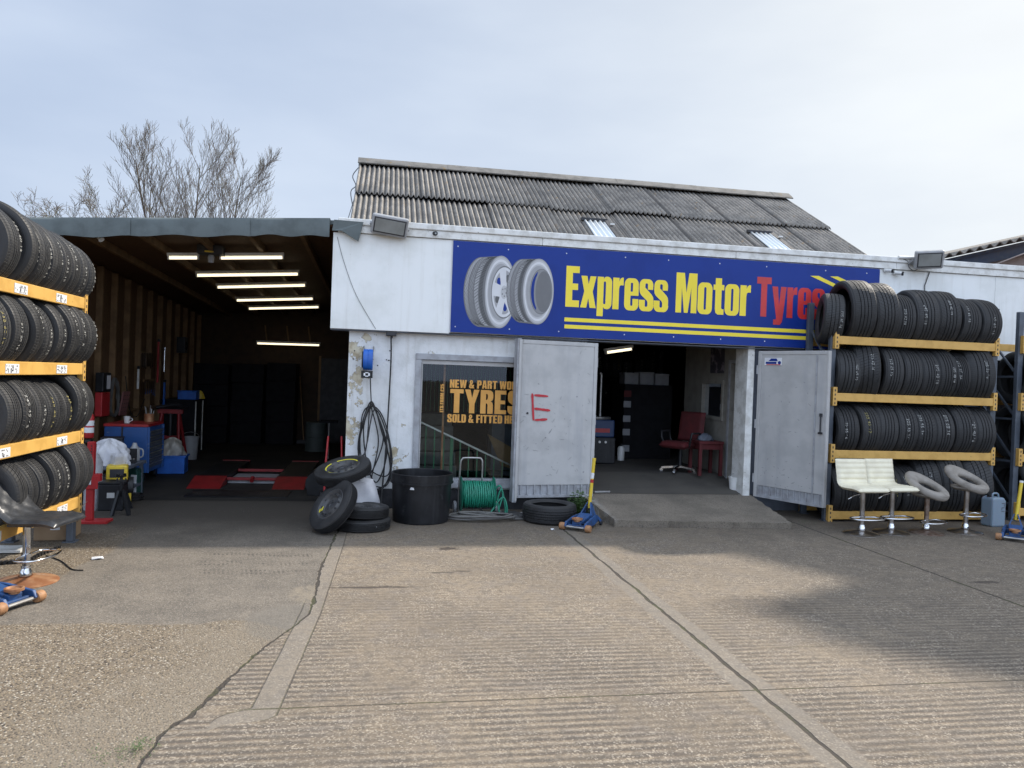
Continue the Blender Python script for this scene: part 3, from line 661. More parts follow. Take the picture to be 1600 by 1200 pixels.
# ---- doors of the shop, both standing open
def door(name, hinge, free, z0, z1, label, face=1):
    """leaf from hinge to free edge (x, y), pressed steel: frame, skin, ribbed bottom vent"""
    h = Vector((*hinge, 0)); f = Vector((*free, 0)); d = (f-h); w = d.length; ang = math.atan2(d.y, d.x)
    e = thing(name, None, None); e.parent = shop
    e.location = (h.x-shop.location.x, h.y-shop.location.y, 0); e.rotation_euler = (0, 0, ang); e["label"] = label
    th = .06
    vz = z0+.16
    skin = MB().box(.05, w-.03, -th/2+.006, th/2-.006, vz, z1-.05)
    skin.build('skin', M['grey_metal'], e, bevel=.004)
    fr = MB().box(0, .05, -th/2, th/2, z0, z1).box(w-.03, w, -th/2, th/2, z0, z1).box(.05, w-.03, -th/2, th/2, z1-.05, z1)
    fr.build('frame', M['grey_metal'], e, bevel=.005)
    v = MB().box(.05, w-.03, -th/2, th/2, z0, z0+.035)
    n = 11
    for i in range(n):
        x = .07+(w-.14)*i/(n-1); v.box(x-.008, x+.008, -th/2+.004, th/2-.004, z0+.035, vz)
    v.build('bottom_vent', M['frame_metal'], e, bevel=.002)
    MB().box(.05, w-.03, -.006, .006, z0+.03, vz+.01).build('vent_mesh', M['frame_metal'], e)
    hg = MB()
    for z in (z0+.25, (z0+z1)/2, z1-.25): hg.tube([(-.012, -.02, z-.06), (-.012, -.02, z+.06)], .014, 8)
    hg.build('hinge', M['frame_metal'], e, smooth=40)
    return e, w
dl, wl = door('door', (2.735, WY-.12), (1.685, WY-.26), .19, 2.185, 'open steel door sprayed with a red letter E', 1)
# thick closing edge, key hole and the sprayed E (front face is local +y because the leaf is folded back)
fc = .031
MB().box(wl, wl+.055, -.05, .075, .14, 2.195).build('edge_channel', M['frame_metal'], dl, bevel=.005)
MB().box(wl+.002, wl+.03, .076, .085, .16, 2.18).build('edge_flange', M['grey_metal'], dl)
MB().lathe([(0, 0), (.014, 0), (.014, .004), (0, .004)], 12, Matrix.Translation((wl-.12, fc+.0, 1.26)) @ Matrix.Rotation(-math.pi/2, 4, 'X')).build('keyhole', M['ink'], dl)
e_ = MB()
def stroke(mb, pts, w, fn):
    for (x0, y0), (x1, y1) in zip(pts[:-1], pts[1:]):
        dx, dy = x1-x0, y1-y0; l = math.hypot(dx, dy); nx_, ny_ = -dy/l*w/2, dx/l*w/2
        n = max(4, int(l/.03)); rg = random.Random(int(1000*(x0+y0*3)))
        A = []; B = []
        for i in range(n+1):
            k = i/n; s = (1+rg.uniform(-.18, .18))*(.6 if i in (0, n) else 1)
            A.append((x0+dx*k+nx_*s, y0+dy*k+ny_*s)); B.append((x0+dx*k-nx_*s, y0+dy*k-ny_*s))
        mb.flat([A+B[::-1]], fn)
for i, pts in enumerate(([(.0, .345), (.03, .005)], [(.028, .325), (.215, .315)], [(.035, .155), (.25, .135)], [(.045, .01), (.215, .022)])):
    stroke(e_, pts, .030, lambda x, y, i=i: (wl-.175-x, fc+.001+.0006*i, 1.165+y))
e_.build('sprayed_letter', M['spray'], dl, fix=False)
scf = MB(); rg = random.Random(9)
for i in range(46):
    x = rg.uniform(.08, wl-.08); z = rg.uniform(.4, 1.5) if rg.random() < .75 else rg.uniform(.4, 2.1); l = rg.uniform(.015, .07); a = rg.uniform(-1, 1)*1.2
    stroke(scf, [(x, z), (x+l*math.cos(a), z+l*math.sin(a))], .0035, lambda x, y, i=i: (x, fc+.0004+.00003*i, y))
scf.build('scuff_marks', pm('scuff', (.20, .205, .21), .6), dl, fix=False)
dr, wr = door('door', (5.03, WY-.09), (5.50, -.87), .21, 2.18, 'open steel door with a blue sticker at its top corner', 1)
MB().box(wr-.17, wr-.15, -.034, -.03, .33, 2.12).build('stiffener', M['frame_metal'], dr)
bl = MB().tube([(wr-.075, -.045, 1.37), (wr-.075, -.045, 1.15)], .009, 8).box(wr-.10, wr-.05, -.055, -.032, 1.13, 1.155).box(wr-.09, wr-.06, -.055, -.032, 1.35, 1.39)
bl.build('bolt', M['plinth'], dr)
st = MB().box(.10, .36, -.0315, -.0302, 1.99, 2.09); so_ = st.build('sticker', M['label'], dr)
s2 = MB()
s2.flat([[(.16, .055), (.30, .055), (.28, .09), (.20, .09)]], lambda x, y: (x, -.0325, 1.99+y)).flat([[(.12, .018), (.28, .018), (.28, .046), (.12, .046)]], lambda x, y: (x, -.0325, 1.99+y)).flat([circle(.325, .035, .024, .022, 16)], lambda x, y: (x, -.0325, 1.99+y))
o = s2.build('sticker_print', M['sign_blue'], so_, fix=False)
o = MB().flat([[(.13, .004), (.34, .004), (.34, .014), (.13, .014)]], lambda x, y: (x, -.0325, 1.99+y)).build('sticker_print', M['sign_red'], so_, fix=False)
scf = MB(); rg = random.Random(19)
for i in range(40):
    x = rg.uniform(.08, wr-.2); z = rg.uniform(.38, .75) if rg.random() < .7 else rg.uniform(.4, 1.8); l = rg.uniform(.01, .05); a = rg.uniform(-1, 1)*1.4
    stroke(scf, [(x, z), (x+l*math.cos(a), z+l*math.sin(a))], .004, lambda x, y, i=i: (x, -.0247-.00003*i, y))
scf.build('scuff_marks', pm('scuff_dark', (.15, .155, .16), .6), dr, fix=False)

# ---- concrete ramp up to the doorway
rm = MB()
top = [(2.60, WY-.01, .212), (5.02, WY-.01, .212), (4.90, -1.12, .075), (2.72, -1.02, .085)]
nxr, nyr = 48, 24; rg = random.Random(2)
for j in range(nyr+1):
    for i in range(nxr+1):
        u, v = i/nxr, j/nyr
        p = [(top[0][k]*(1-u)+top[1][k]*u)*(1-v)+(top[3][k]*(1-u)+top[2][k]*u)*v for k in range(3)]
        if j == nyr: p[1] += rg.uniform(-.03, .012); p[2] -= rg.uniform(0, .006)
        if i in (0, nxr): p[0] += rg.uniform(-.012, .012)
        rm.v.append(tuple(p))
for j in range(nyr):
    for i in range(nxr):
        a = j*(nxr+1)+i; rm.f.append((a, a+1, a+nxr+2, a+nxr+1))
def skirt(ids):
    n0 = len(rm.v)
    for i in ids: x, y, z = rm.v[i]; rm.v.append((x+rg.uniform(-.006, .006), y+.012, -.02))
    for k in range(len(ids)-1): rm.f.append((ids[k], ids[k+1], n0+k+1, n0+k))
skirt([nyr*(nxr+1)+i for i in range(nxr+1)]); skirt([j*(nxr+1) for j in range(nyr+1)]); skirt([j*(nxr+1)+nxr for j in range(nyr+1)])
rc_ = NT('ramp_concrete')
c = rc_.mix(rc_.ramp(rc_.noise(2.2, 6, .62), .35, .68), (.225, .19, .148), (.15, .128, .10))
c = rc_.mix(rc_.ramp(rc_.noise(75, 4, .7), .5, .66), c, (.07, .062, .054)); c = rc_.mix(rc_.ramp(rc_.vor(48), .14, .05), c, (.30, .27, .23))
rx = rc_.sep(); ed = rc_.ramp(rx[0], 2.80, 2.62); c = rc_.mix(rc_.math('MULTIPLY', ed, rc_.ramp(rc_.noise(9, 4), .45, .6)), c, (.34, .32, .29))
rc_.set("Base Color", c); rc_.set("Roughness", .9); rc_.bump(rc_.noise(60, 5, .7), .7, .012)
rm.build('ramp', rc_.m, None, kind='structure', smooth=35)

# ------------------------------------------------------------------ lettering (heavy condensed hand-drawn capitals)
def rr(x0, y0, x1, y1, r, n=5):
    P = []
    for cx, cy, a in ((x1-r, y0+r, -90), (x1-r, y1-r, 0), (x0+r, y1-r, 90), (x0+r, y0+r, 180)):
        for i in range(n+1):
            t = R(a+90*i/n); P.append((cx+r*math.cos(t), cy+r*math.sin(t)))
    return P
def arcs(*seq):
    out = []
    for q in seq:
        if len(q) == 2: out.append(q)
        else:
            cx, cy, r, a0, a1 = q
            for i in range(6): t = R(a0+(a1-a0)*i/5); out.append((cx+r*math.cos(t), cy+r*math.sin(t)))
    return out
Ss = arcs((.44,.53),(.27,.53),(.27,.66),(.245,.685),(.205,.685),(.185,.66),(.185,.58),(.40,.41),(.45,.35),(.465,.28),(.465,.16),(.32,.145,.155,0,-90),(.145,.145,.155,-90,-180),(-.01,.27),(.185,.27),(.185,.125),(.205,.10),(.245,.10),(.27,.125),(.27,.215),(.245,.26),(.06,.385),(.01,.45),(-.005,.53),(-.005,.64),(.145,.64,.15,180,90),(.295,.64,.15,90,0))
GL = {
 'E': (.44, [[(0,0),(.43,0),(.43,.165),(.21,.165),(.21,.42),(.385,.42),(.385,.575),(.21,.575),(.21,.835),(.42,.835),(.42,1),(0,1)]]),
 'x': (.50, [[(0,0),(.195,0),(.25,.23),(.305,0),(.50,0),(.385,.40),(.49,.78),(.30,.78),(.25,.58),(.20,.78),(.01,.78),(.115,.40)]]),
 'p': (.47, [arcs((0,-.19),(.2,-.19),(.2,.045),(.235,.0),(.30,-.01),(.33,.13,.14,-90,0),(.33,.65,.14,0,90),(.29,.79),(.235,.775),(.2,.725),(.2,.78),(0,.78)), rr(.2,.11,.272,.67,.03)]),
 'r': (.345, [[(0,0),(.2,0),(.2,.50),(.215,.575),(.25,.60),(.34,.60),(.34,.79),(.29,.79),(.235,.76),(.2,.69),(.2,.78),(0,.78)]]),
 'e': (.46, [arcs((.46,.36),(.2,.36),(.2,.135),(.215,.105),(.255,.105),(.27,.135),(.27,.28),(.46,.28),(.46,.15),(.31,.145,.155,0,-90),(.155,.145,.155,-90,-180),(.155,.635,.155,180,90),(.305,.635,.155,90,0)), rr(.2,.455,.272,.68,.03)]),
 's': (.455, [Ss]),
 'M': (.66, [[(0,0),(.18,0),(.18,.63),(.27,0),(.385,0),(.48,.63),(.48,0),(.66,0),(.66,1),(.40,1),(.33,.50),(.26,1),(0,1)]]),
 'o': (.46, [rr(0,-.01,.46,.79,.155), rr(.197,.105,.268,.675,.034)]),
 't': (.345, [[(.065,.62),(.065,.14),(.09,.04),(.16,0),(.345,0),(.345,.14),(.29,.14),(.265,.17),(.265,.62),(.345,.62),(.345,.755),(.265,.755),(.265,.92),(.065,.92),(.065,.755),(0,.755),(0,.62)]]),
 'T': (.49, [[(.145,0),(.345,0),(.345,.83),(.49,.83),(.49,1),(0,1),(0,.83),(.145,.83)]]),
 'y': (.49, [[(0,.78),(.195,.78),(.25,.30),(.30,.78),(.49,.78),(.40,.08),(.37,-.11),(.30,-.19),(.07,-.19),(.07,-.06),(.14,-.06),(.165,-.03),(.155,.04)]]),
 'N': (.47, [[(0,0),(.175,0),(.175,.52),(.30,0),(.47,0),(.47,1),(.295,1),(.295,.48),(.175,1),(0,1)]]),
 'W': (.72, [[(.115,0),(.30,0),(.36,.50),(.42,0),(.605,0),(.72,1),(.545,1),(.50,.42),(.445,1),(.275,1),(.22,.42),(.175,1),(0,1)]]),
 'A': (.51, [[(0,0),(.185,0),(.20,.165),(.31,.165),(.325,0),(.51,0),(.39,1),(.12,1)], [(.213,.32),(.297,.32),(.255,.76)]]),
 'R': (.48, [[(0,0),(.2,0),(.2,.44),(.24,.43),(.265,.38),(.265,0),(.465,0),(.465,.38),(.44,.47),(.38,.52),(.45,.58),(.47,.68),(.47,.80),(.45,.91),(.38,.98),(.28,1),(0,1)], [(.2,.575),(.25,.595),(.268,.65),(.268,.77),(.25,.83),(.2,.845)]]),
 'P': (.47, [[(0,0),(.2,0),(.2,.37),(.30,.37),(.41,.41),(.46,.50),(.47,.60),(.47,.80),(.45,.91),(.38,.98),(.28,1),(0,1)], [(.2,.525),(.25,.545),(.268,.60),(.268,.77),(.25,.83),(.2,.845)]]),
 'Y': (.53, [[(.165,0),(.365,0),(.365,.40),(.53,1),(.33,1),(.265,.64),(.20,1),(0,1),(.165,.40)]]),
 'S': (.46, [[(x, -.01+(y+.01)*1.02/.80) for x, y in Ss]]),
 'O': (.48, [rr(0,-.01,.48,1.01,.16), rr(.2,.14,.28,.86,.035)]),
 'L': (.37, [[(0,0),(.37,0),(.37,.17),(.2,.17),(.2,1),(0,1)]]),
 'D': (.48, [[(0,0),(.28,0),(.40,.03),(.46,.11),(.48,.22),(.48,.78),(.46,.89),(.40,.97),(.28,1),(0,1)], [(.2,.165),(.255,.18),(.275,.24),(.275,.76),(.255,.82),(.2,.835)]]),
 'F': (.40, [[(0,0),(.2,0),(.2,.41),(.365,.41),(.365,.57),(.2,.57),(.2,.835),(.40,.835),(.40,1),(0,1)]]),
 'I': (.2, [[(0,0),(.2,0),(.2,1),(0,1)]]),
 'H': (.48, [[(0,0),(.2,0),(.2,.42),(.28,.42),(.28,0),(.48,0),(.48,1),(.28,1),(.28,.59),(.2,.59),(.2,1),(0,1)]]),
 '&': (.58, [[(0,.15),(.04,.05),(.12,0),(.22,-.01),(.31,.04),(.345,.0),(.58,0),(.46,.20),(.50,.30),(.52,.43),(.36,.45),(.345,.36),(.28,.50),(.36,.60),(.39,.72),(.385,.86),(.33,.97),(.22,1.01),(.11,.97),(.055,.86),(.055,.72),(.10,.58),(.03,.44),(0,.30)], [(.19,.16),(.225,.15),(.255,.19),(.19,.36),(.165,.28),(.165,.20)], [(.215,.655),(.25,.72),(.245,.83),(.22,.86),(.195,.83),(.19,.72)]]),
 '2': (.44, [[(0,0),(.43,0),(.43,.16),(.21,.16),(.40,.50),(.44,.64),(.44,.84),(.38,.96),(.28,1.01),(.15,1.01),(.05,.96),(0,.84),(0,.66),(.19,.66),(.19,.84),(.22,.87),(.25,.84),(.25,.66),(.20,.52),(0,.17)]]),
 '5': (.45, [[(0,.14),(.05,.03),(.15,-.01),(.30,-.01),(.40,.03),(.45,.14),(.45,.52),(.41,.61),(.31,.64),(.22,.62),(.19,.59),(.19,.84),(.42,.84),(.42,1),(.02,1),(.02,.42),(.2,.42),(.2,.48),(.23,.51),(.255,.48),(.255,.16),(.23,.12),(.2,.16),(.2,.28),(0,.28)]]),
 '\u00a3': (.46, [[(0,0),(.46,0),(.46,.17),(.235,.17),(.25,.42),(.36,.42),(.36,.52),(.25,.52),(.245,.80),(.265,.86),(.29,.80),(.29,.70),(.45,.70),(.45,.84),(.40,.96),(.30,1.01),(.19,1.0),(.09,.93),(.05,.80),(.055,.52),(0,.52),(0,.42),(.06,.42),(.05,.17),(0,.14)]]),
}
def text(mb, s, fn, width=None, gap=.045, space=.20):
    """lay out s at cap height 1, scaled in x to width (in cap heights); fn maps (u, v)"""
    x = 0; items = []
    for ch in s:
        if ch == ' ': x += space; continue
        w, loops = GL[ch]; items.append((x, loops)); x += w+gap
    k = (width/(x-gap)) if width else 1
    for x0, loops in items:
        mb.flat([[((x0+px)*k, py) for px, py in lp] for lp in loops], fn)
    return k*(x-gap)

# ------------------------------------------------------------------ shop sign
SY = -.022
sg = thing('shop_sign', 'long blue sign reading Express Motor Tyres with two grey tyres printed on it', 'sign', (3.8, SY, 2.25))
def gs(mb, name, m, **k): return mb.build(name, m, sg, world=True, **k)
SX0, SX1, SZ0, SZ1 = .812, 6.755, 2.245, 3.392
pn = gs(MB().box(SX0, SX1, SY, -.002, SZ0, SZ1), 'panel', M['sign_blue'], bevel=.002)
def letters(s, x0, x1, zb, cap, m):
    mb = MB(); text(mb, s, lambda u, v: (x0+u*cap, SY-.0022, zb+v*cap), width=(x1-x0)/cap, gap=.03)
    gs(mb, 'lettering', m, fix=False)
A = lambda x, y: at(x, y, Y=SY)
e0 = A(883, 479); e1 = A(884, 415); capE = e1.z-e0.z
letters('Express', e0.x, A(1043, 480).x, e0.z, capE, M['sign_yellow'])
letters('Motor', A(1055, 487).x, A(1172, 490).x, A(1056, 488).z, A(1056, 425.5).z-A(1056, 488).z, M['sign_yellow'])
letters('Tyres', A(1181, 495).x, A(1288, 497).x, A(1190, 494.5).z, A(1185, 432.5).z-A(1190, 494.5).z, M['sign_red'])
zt = A(882, 496).z; 
for y0, y1 in ((496, 502), (507, 513)):
    gs(MB().flat([[(A(882, y0).x, A(882, y1).z), (6.30, A(882, y1).z), (6.30, A(882, y0).z), (A(882, y0).x, A(882, y0).z)]], lambda x, z: (x, SY-.0022, z)), 'stripe', M['sign_yellow'], fix=False)
for q in (((1266,431),(1279,431),(1316,449),(1313,453)), ((1297,432),(1309,432),(1345,449),(1338,452))):
    pts = [A(*p) for p in q]; d = (pts[2]-pts[1])*.9
    gs(MB().flat([[(pts[0].x, pts[0].z), (pts[3].x+d.x, pts[3].z+d.z), (pts[2].x+d.x, pts[2].z+d.z), (pts[1].x, pts[1].z)]], lambda x, z: (x, SY-.0022, z)), 'stripe', M['sign_yellow'], fix=False)
sc_ = MB(); rg = random.Random(4)
for i in range(9):
    for z in (SZ0+.07, SZ1-.07): sc_.lathe([(0, .004), (.008, .003), (.009, 0)], 8, Matrix.Translation((SX0+.06+i*.71+rg.uniform(-.1, .1)*(0 < i < 8), SY, z)) @ Matrix.Rotation(math.pi/2, 4, 'X'))
gs(sc_, 'screw_caps', M['screw'], smooth=40)
# printed tyre pictures: flat layered artwork
def lay(loops, m, k):
    return MB().flat(loops, lambda x, z: (x, SY-.0020-.0004*k, z))
px2 = lambda zx, zy: (lambda p: (p.x, p.z))(A(680+zx/4.444, 360+zy/4.444))
def printed_tyre(fc, fr, tr_c, tr_r, hole, rim, k0, phase):
    e = thing('printed_tyre', None, None); e.parent = sg; e.location = (0, 0, 0)
    def put(mb, name, m):
        o = gs(mb, name, m, fix=False); o.parent = e; return o
    u = abs(px2(100, 300)[0]-px2(0, 300)[0])/100; fcx, fcz = px2(*fc); tcx, tcz = px2(*tr_c)
    fa, fb = fr[0]*u, fr[1]*u; ta, tb = tr_r[0]*u, tr_r[1]*u
    bodyp = circle(tcx, tcz, ta, tb, 40, math.pi/2, 1.5*math.pi) + circle(fcx, fcz, fa, fb, 40, -math.pi/2, math.pi/2)
    put(lay([bodyp], 0, k0), 'tread', G[.14])
    # tread bands, light ribs then grooves
    for q, (f0, f1, g) in enumerate(((.05, .20, .32), (.26, .44, .22), (.50, .68, .32), (.72, .9, .08))):
        def edge(f):
            return circle(tcx+(fcx-tcx)*f, tcz+(fcz-tcz)*f, ta+(fa-ta)*f, (tb+(fb-tb)*f)*.985, 30, math.pi*.56, math.pi*1.44)
        e0_, e1_ = edge(f0), edge(f1)
        put(lay([e0_+e1_[::-1]], 0, k0+.3), 'tread_band', G[g])
        sip = MB()
        for i in range(1, 29):
            a, b_ = e0_[i], e1_[min(29, max(0, i+(2 if q < 2 else -1)))]; w = .0045 if i % 2 else .003
            sip.flat([[(a[0], a[1]-w), (b_[0], b_[1]-w), (b_[0], b_[1]+w), (a[0], a[1]+w)]], lambda x, z: (x, SY-.0024-.0004*k0, z))
        put(sip, 'tread_grooves', G[.03])
    for i, (s, g) in enumerate(((1, .32), (.96, .45), (.90, .62), (.83, .45), (.78, .32))):
        put(lay([circle(fcx, fcz, fa*s, fb*s, 48)], 0, k0+1+.2*i), 'sidewall', G[g])
    hx, hz = px2(*hole[:2]); ha, hb = hole[2]*u, hole[3]*u
    put(lay([circle(hx, hz, ha, hb, 48)], 0, k0+2.2), 'bead', G[.14])
    if rim:
        put(lay([circle(hx, hz, ha*.95, hb*.95, 48)], 0, k0+2.4), 'rim', G[.62])
        put(lay([circle(hx, hz, ha*.82, hb*.84, 48)], 0, k0+2.6), 'rim_well', G[.32])
        for i in range(5):
            a = 2*math.pi*i/5+phase; d = .30
            pts = [(hx+ha*.24*math.cos(a+1.0), hz+hb*.24*math.sin(a+1.0)), (hx+ha*.86*math.cos(a+d), hz+hb*.88*math.sin(a+d)), (hx+ha*.86*math.cos(a-d), hz+hb*.88*math.sin(a-d)), (hx+ha*.24*math.cos(a-1.0), hz+hb*.24*math.sin(a-1.0))]
            put(lay([pts], 0, k0+2.8+.05*i), 'spoke', G[.62])
            b2 = a+math.pi/5; put(lay([circle(hx+ha*.58*math.cos(b2), hz+hb*.58*math.sin(b2), ha*.16, hb*.15, 16)], 0, k0+2.7), 'opening', M['sign_blue'] if i % 2 else G[.08])
        put(lay([circle(hx, hz, ha*.26, hb*.26, 24)], 0, k0+3.2), 'hub', G[.45])
        for i in range(5):
            a = 2*math.pi*i/5+phase+.6; put(lay([circle(hx+ha*.15*math.cos(a), hz+hb*.15*math.sin(a), ha*.035, hb*.035, 8)], 0, k0+3.4), 'bolt', G[.08])
    else:
        put(lay([circle(hx, hz, ha*.95, hb*.97, 48)], 0, k0+2.4), 'inside', G[.22])
        put(lay([circle(hx+ha*.2, hz, ha*.70, hb*.90, 48)], 0, k0+2.6), 'inside', G[.14])
        cres = circle(hx, hz, ha*.9, hb*.93, 24, math.pi*.62, math.pi*1.38) + circle(hx-ha*.22, hz, ha*.42, hb*.78, 24, math.pi*1.38, math.pi*.62)
        put(lay([cres], 0, k0+2.8), 'see_through', M['sign_blue'])
printed_tyre((452, 428), (112, 256), (318, 428), (124, 246), (478, 430, 92, 186), True, 0, .5)
printed_tyre((715, 425), (113, 234), (602, 420), (112, 226), (735, 425, 82, 162), False, 4, 0)

# window writing
wt = MB()
def wtext(s, x0, y0, x1, y1, ytop):
    p0 = at(x0, y0, Y=WY+.04); p1 = at(x1, y1, Y=WY+.04); c = at(x0, ytop, Y=WY+.04).z-p0.z
    text(wt, s, lambda u, v: (p0.x+u*c, WY+.038, p0.z+v*c), width=(p1.x-p0.x)/c, gap=.05)
wx = lambda zx, zy: (640+zx/5, 540+zy/5)
def wt_(s, a, b_, top): wtext(s, *wx(*a), *wx(*b_), wx(*top)[1])
wt_('NEW & PART WORN', (314, 328), (872, 344), (314, 264))
wt_('TYRES', (312, 524), (860, 540), (312, 338))
wt_('SOLD & FITTED HERE', (294, 598), (885, 620), (294, 534))
p0 = at(*wx(250, 520), Y=WY+.04); p1 = at(*wx(256, 300), Y=WY+.04); c = abs(at(*wx(268, 400), Y=WY+.04).x-at(*wx(236, 400), Y=WY+.04).x)*.86
text(wt, 'ITS FROM \u00a325', lambda u, v: (p0.x-v*c+c*.45, WY+.038, p0.z+u*c), width=(p1.z-p0.z)/c, gap=.05)
o = wt.build('lettering', M['vinyl'], shop, world=True, fix=False); o.parent = wf

# ------------------------------------------------------------------ timber shed (open-fronted bay)
shed = thing('timber_shed', 'open fronted timber bay with grey felt roof edge and dark wooden inside', 'shed', (-2.3, 0, 0))
def hp(mb, name, m, **k): return mb.build(name, m, shed, world=True, **k)
SWX = -4.2
def rz(x, y): return 3.31+.070*(x+4.08)-.035*y          # roof top plane
SL = 8.8
def rbox(mb, x0, x1, y0, y1, t0, t1):
    """slab following the roof plane, from t0 to t1 below its top"""
    v = [(x, y, rz(x, y)-t) for t in (t1, t0) for x, y in ((x0, y0), (x1, y0), (x1, y1), (x0, y1))]
    return mb.add(v, [(0,3,2,1),(4,5,6,7),(0,1,5,4),(1,2,6,5),(2,3,7,6),(3,0,4,7)])
hp(rbox(MB(), -4.34, -.46, .03, SL+.2, .0, .05), 'roof_deck', M['felt'])
hp(rbox(MB(), -4.25, -.46, .05, SL+.2, .053, .07), 'ceiling_boards', M['osb'])
jb = MB()
for i in range(6):
    x = -3.55+i*.62; rbox(jb, x, x+.05, .06, SL, .072, .165)
hp(jb, 'rafter', M['wood'])
# felt wrapped over the front edge: slightly sagging strip with lap joints
fe = MB(); rg = random.Random(8); x = -4.36; laps = [-4.36, -2.95, -1.62, -.70]
for a, c in zip(laps[:-1], laps[1:]):
    n = 14
    n0 = len(fe.v)
    for i in range(n+1):
        xx = a+(c-a)*i/n; top = rz(xx, 0)+.012; bot = top-.205+.012*math.sin(i*.9+a)+(.03 if i == n and c < -1 else 0)*0-.012*(i/n)
        yo = -.012*math.sin(i*.5)
        for y, z in ((.30, top+.004), (-.01, top+.006), (-.035+yo, top-.03), (-.03+yo, bot), (-.018+yo, bot), (-.02+yo, top-.04)): fe.v.append((xx, y, z))
    for i in range(n):
        for k in range(5): fe.f.append((n0+i*6+k, n0+(i+1)*6+k, n0+(i+1)*6+k+1, n0+i*6+k+1))
hp(fe, 'felt_edge', M['felt'], smooth=50, fix=False)
# loose felt flap lapped over the end of the white fascia
fp = MB(); q = [(522,343),(568,347),(560,378),(534,361),(519,360)]
P3 = [at(x, y, Y=-.055) for x, y in q]
vv = []
for d in (0, .02): vv += [(p.x, p.y+d+(-.03 if i in (2, 3) else 0), p.z) for i, p in enumerate(P3)]
fp.add(vv, [(0,1,2,3,4), (9,8,7,6,5), (0,5,6,1), (1,6,7,2), (2,7,8,3), (3,8,9,4), (4,9,5,0)])
hp(fp, 'felt_flap', M['felt'])
hp(MB().box(SWX-.03, SWX, 0, SL+.1, -.02, 3.24), 'side_wall', M['osb'])
for i in range(15):
    y = .10+i*.6
    hp(MB().box(SWX+.002, SWX+.09, y, y+.047+.01*(i % 3 == 0), 0, rz(SWX, y)-.075-.004*i), 'stud', M['wood'])
for z in (.9, ):
    hp(MB().box(SWX+.003, SWX+.08, .22, SL, z, z+.045), 'noggin', M['wood'])
M['osb_dim'] = pm('shaded_dark_board', (.045, .026, .014), .8, col2=(.03, .018, .010))  # darker copy of the boarding, gloom of the deep bay put into colour
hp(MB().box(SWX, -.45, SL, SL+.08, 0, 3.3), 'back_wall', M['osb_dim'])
hp(MB().box(-1.45, -.62, SL-.05, SL-.002, 0, 2.0), 'back_door', M['plinth'])
hp(MB().box(-.62, -.575, SL-.06, SL-.002, 0, 2.05).box(-1.5, -1.45, SL-.06, SL-.002, 0, 2.05), 'door_post', M['wood'])
hp(MB().box(-.52, -.44, .06, 9, 2.95, 3.22), 'wall_plate', M['wood'])
sf = MB().add([(SWX, .6, .004), (-.44, .6, .004), (-.44, SL, .004), (SWX, SL, .004)], [(0, 1, 2, 3)])
fm_ = NT('oily_bay_floor'); fm_.set("Base Color", fm_.mix(fm_.ramp(fm_.noise(1.3, 6, .62), .35, .68), (.034, .030, .026), (.015, .014, .013))); fm_.set("Roughness", .8); fm_.set('Specular IOR Level', .25); fm_.bump(fm_.noise(40, 4), .3, .006)
sf.build('bay_floor', fm_.m, None, kind='structure')
# ceiling tubes
def tube_light(p, q, label, hang=False):
    p = Vector(p); q = Vector(q); c = (p+q)/2; l = (q-p).length; d = q-p
    e = thing('tube_light', label, 'ceiling light', c, (0, -math.atan2(d.z, math.hypot(d.x, d.y)), math.atan2(d.y, d.x)), 'fluorescent tubes under the roofs')
    MB().box(-l/2-.02, l/2+.02, -.035, .035, .025, .065).build('batten', M['white_plastic'], e, bevel=.004)
    MB().tube([(-l/2, 0, 0), (l/2, 0, 0)], .019, 10).build('tube', M['tube'], e, smooth=60)
    for s in (-1, 1): MB().box(s*(l/2+.004)-.01, s*(l/2+.004)+.01, -.02, .02, -.022, .024).build('end_cap', M['white_plastic'], e)
    if hang:
        hg = MB()
        for s in (-.7, 0, .7): hg.bar((s*l/2, 0, .065), (s*l/2-.05, .05, .42), .03)
        hg.build('hanger', M['wood'], e)
    return e
TL = [((264,403), (309,403), 'short lit tube at the bay front beside the dark ceiling box'),
      ((345,403.2), (442,402.5), 'lit tube nearest the bay front, just past the dark ceiling box'),
      ((308,430.5), (466,428.5), 'second row lit tube, longest of the ceiling tubes in the timber bay'),
      ((340,449), (477,446), 'third row lit tube in the timber bay, behind the longest one'),
      ((370,469.5), (489,467), 'lit tube in the timber bay just before the last ceiling row'),
      ((389,482.5), (498,480), 'last ceiling row lit tube in the timber bay, above the hanging one')]
for l, r, lab in TL:
    # solve for the point under the sloping ceiling
    def under(px, py):
        d = FW+(px-800)/FPX*RT-(py-600)/FPX*UP
        # z = rz(x,y)-.17
        a = d.z-.070*d.x+.035*d.y; b_ = (3.31+.070*4.08-.235)+.070*CAM.x-.035*CAM.y-CAM.z
        return CAM+d*(b_/a)
    p, q = under(*l), under(*r)
    y = (p.y+q.y)/2; 
    tube_light(p, q, lab)
p, q = at(402, 536.5, Y=8.2), at(499, 539.5, Y=8.2)
tube_light(p, q, 'lit tube hung low near the back wall of the timber bay', True)
p, q = at(947, 551, Y=1.25), at(986, 545.5, Y=1.5)
tube_light(p, q, 'lit tube under the shop ceiling above the doorway')
# dark junction box between the two front tubes
cbx = thing('ceiling_box', 'dark box with a small fitting below it between the front tubes', 'junction box', at(330, 396, Y=1.1))
MB().box(-.16, .16, -.1, .1, -.02, .10).build('case', M['plinth'], cbx, bevel=.006)
MB().lathe([(0, -.13), (.035, -.12), (.045, -.05), (.03, -.02)], 14).build('sensor', M['frame_metal'], cbx, smooth=50)
MB().box(-.06, .05, -.105, -.1, .0, .02).build('label', M['yellow'], cbx)

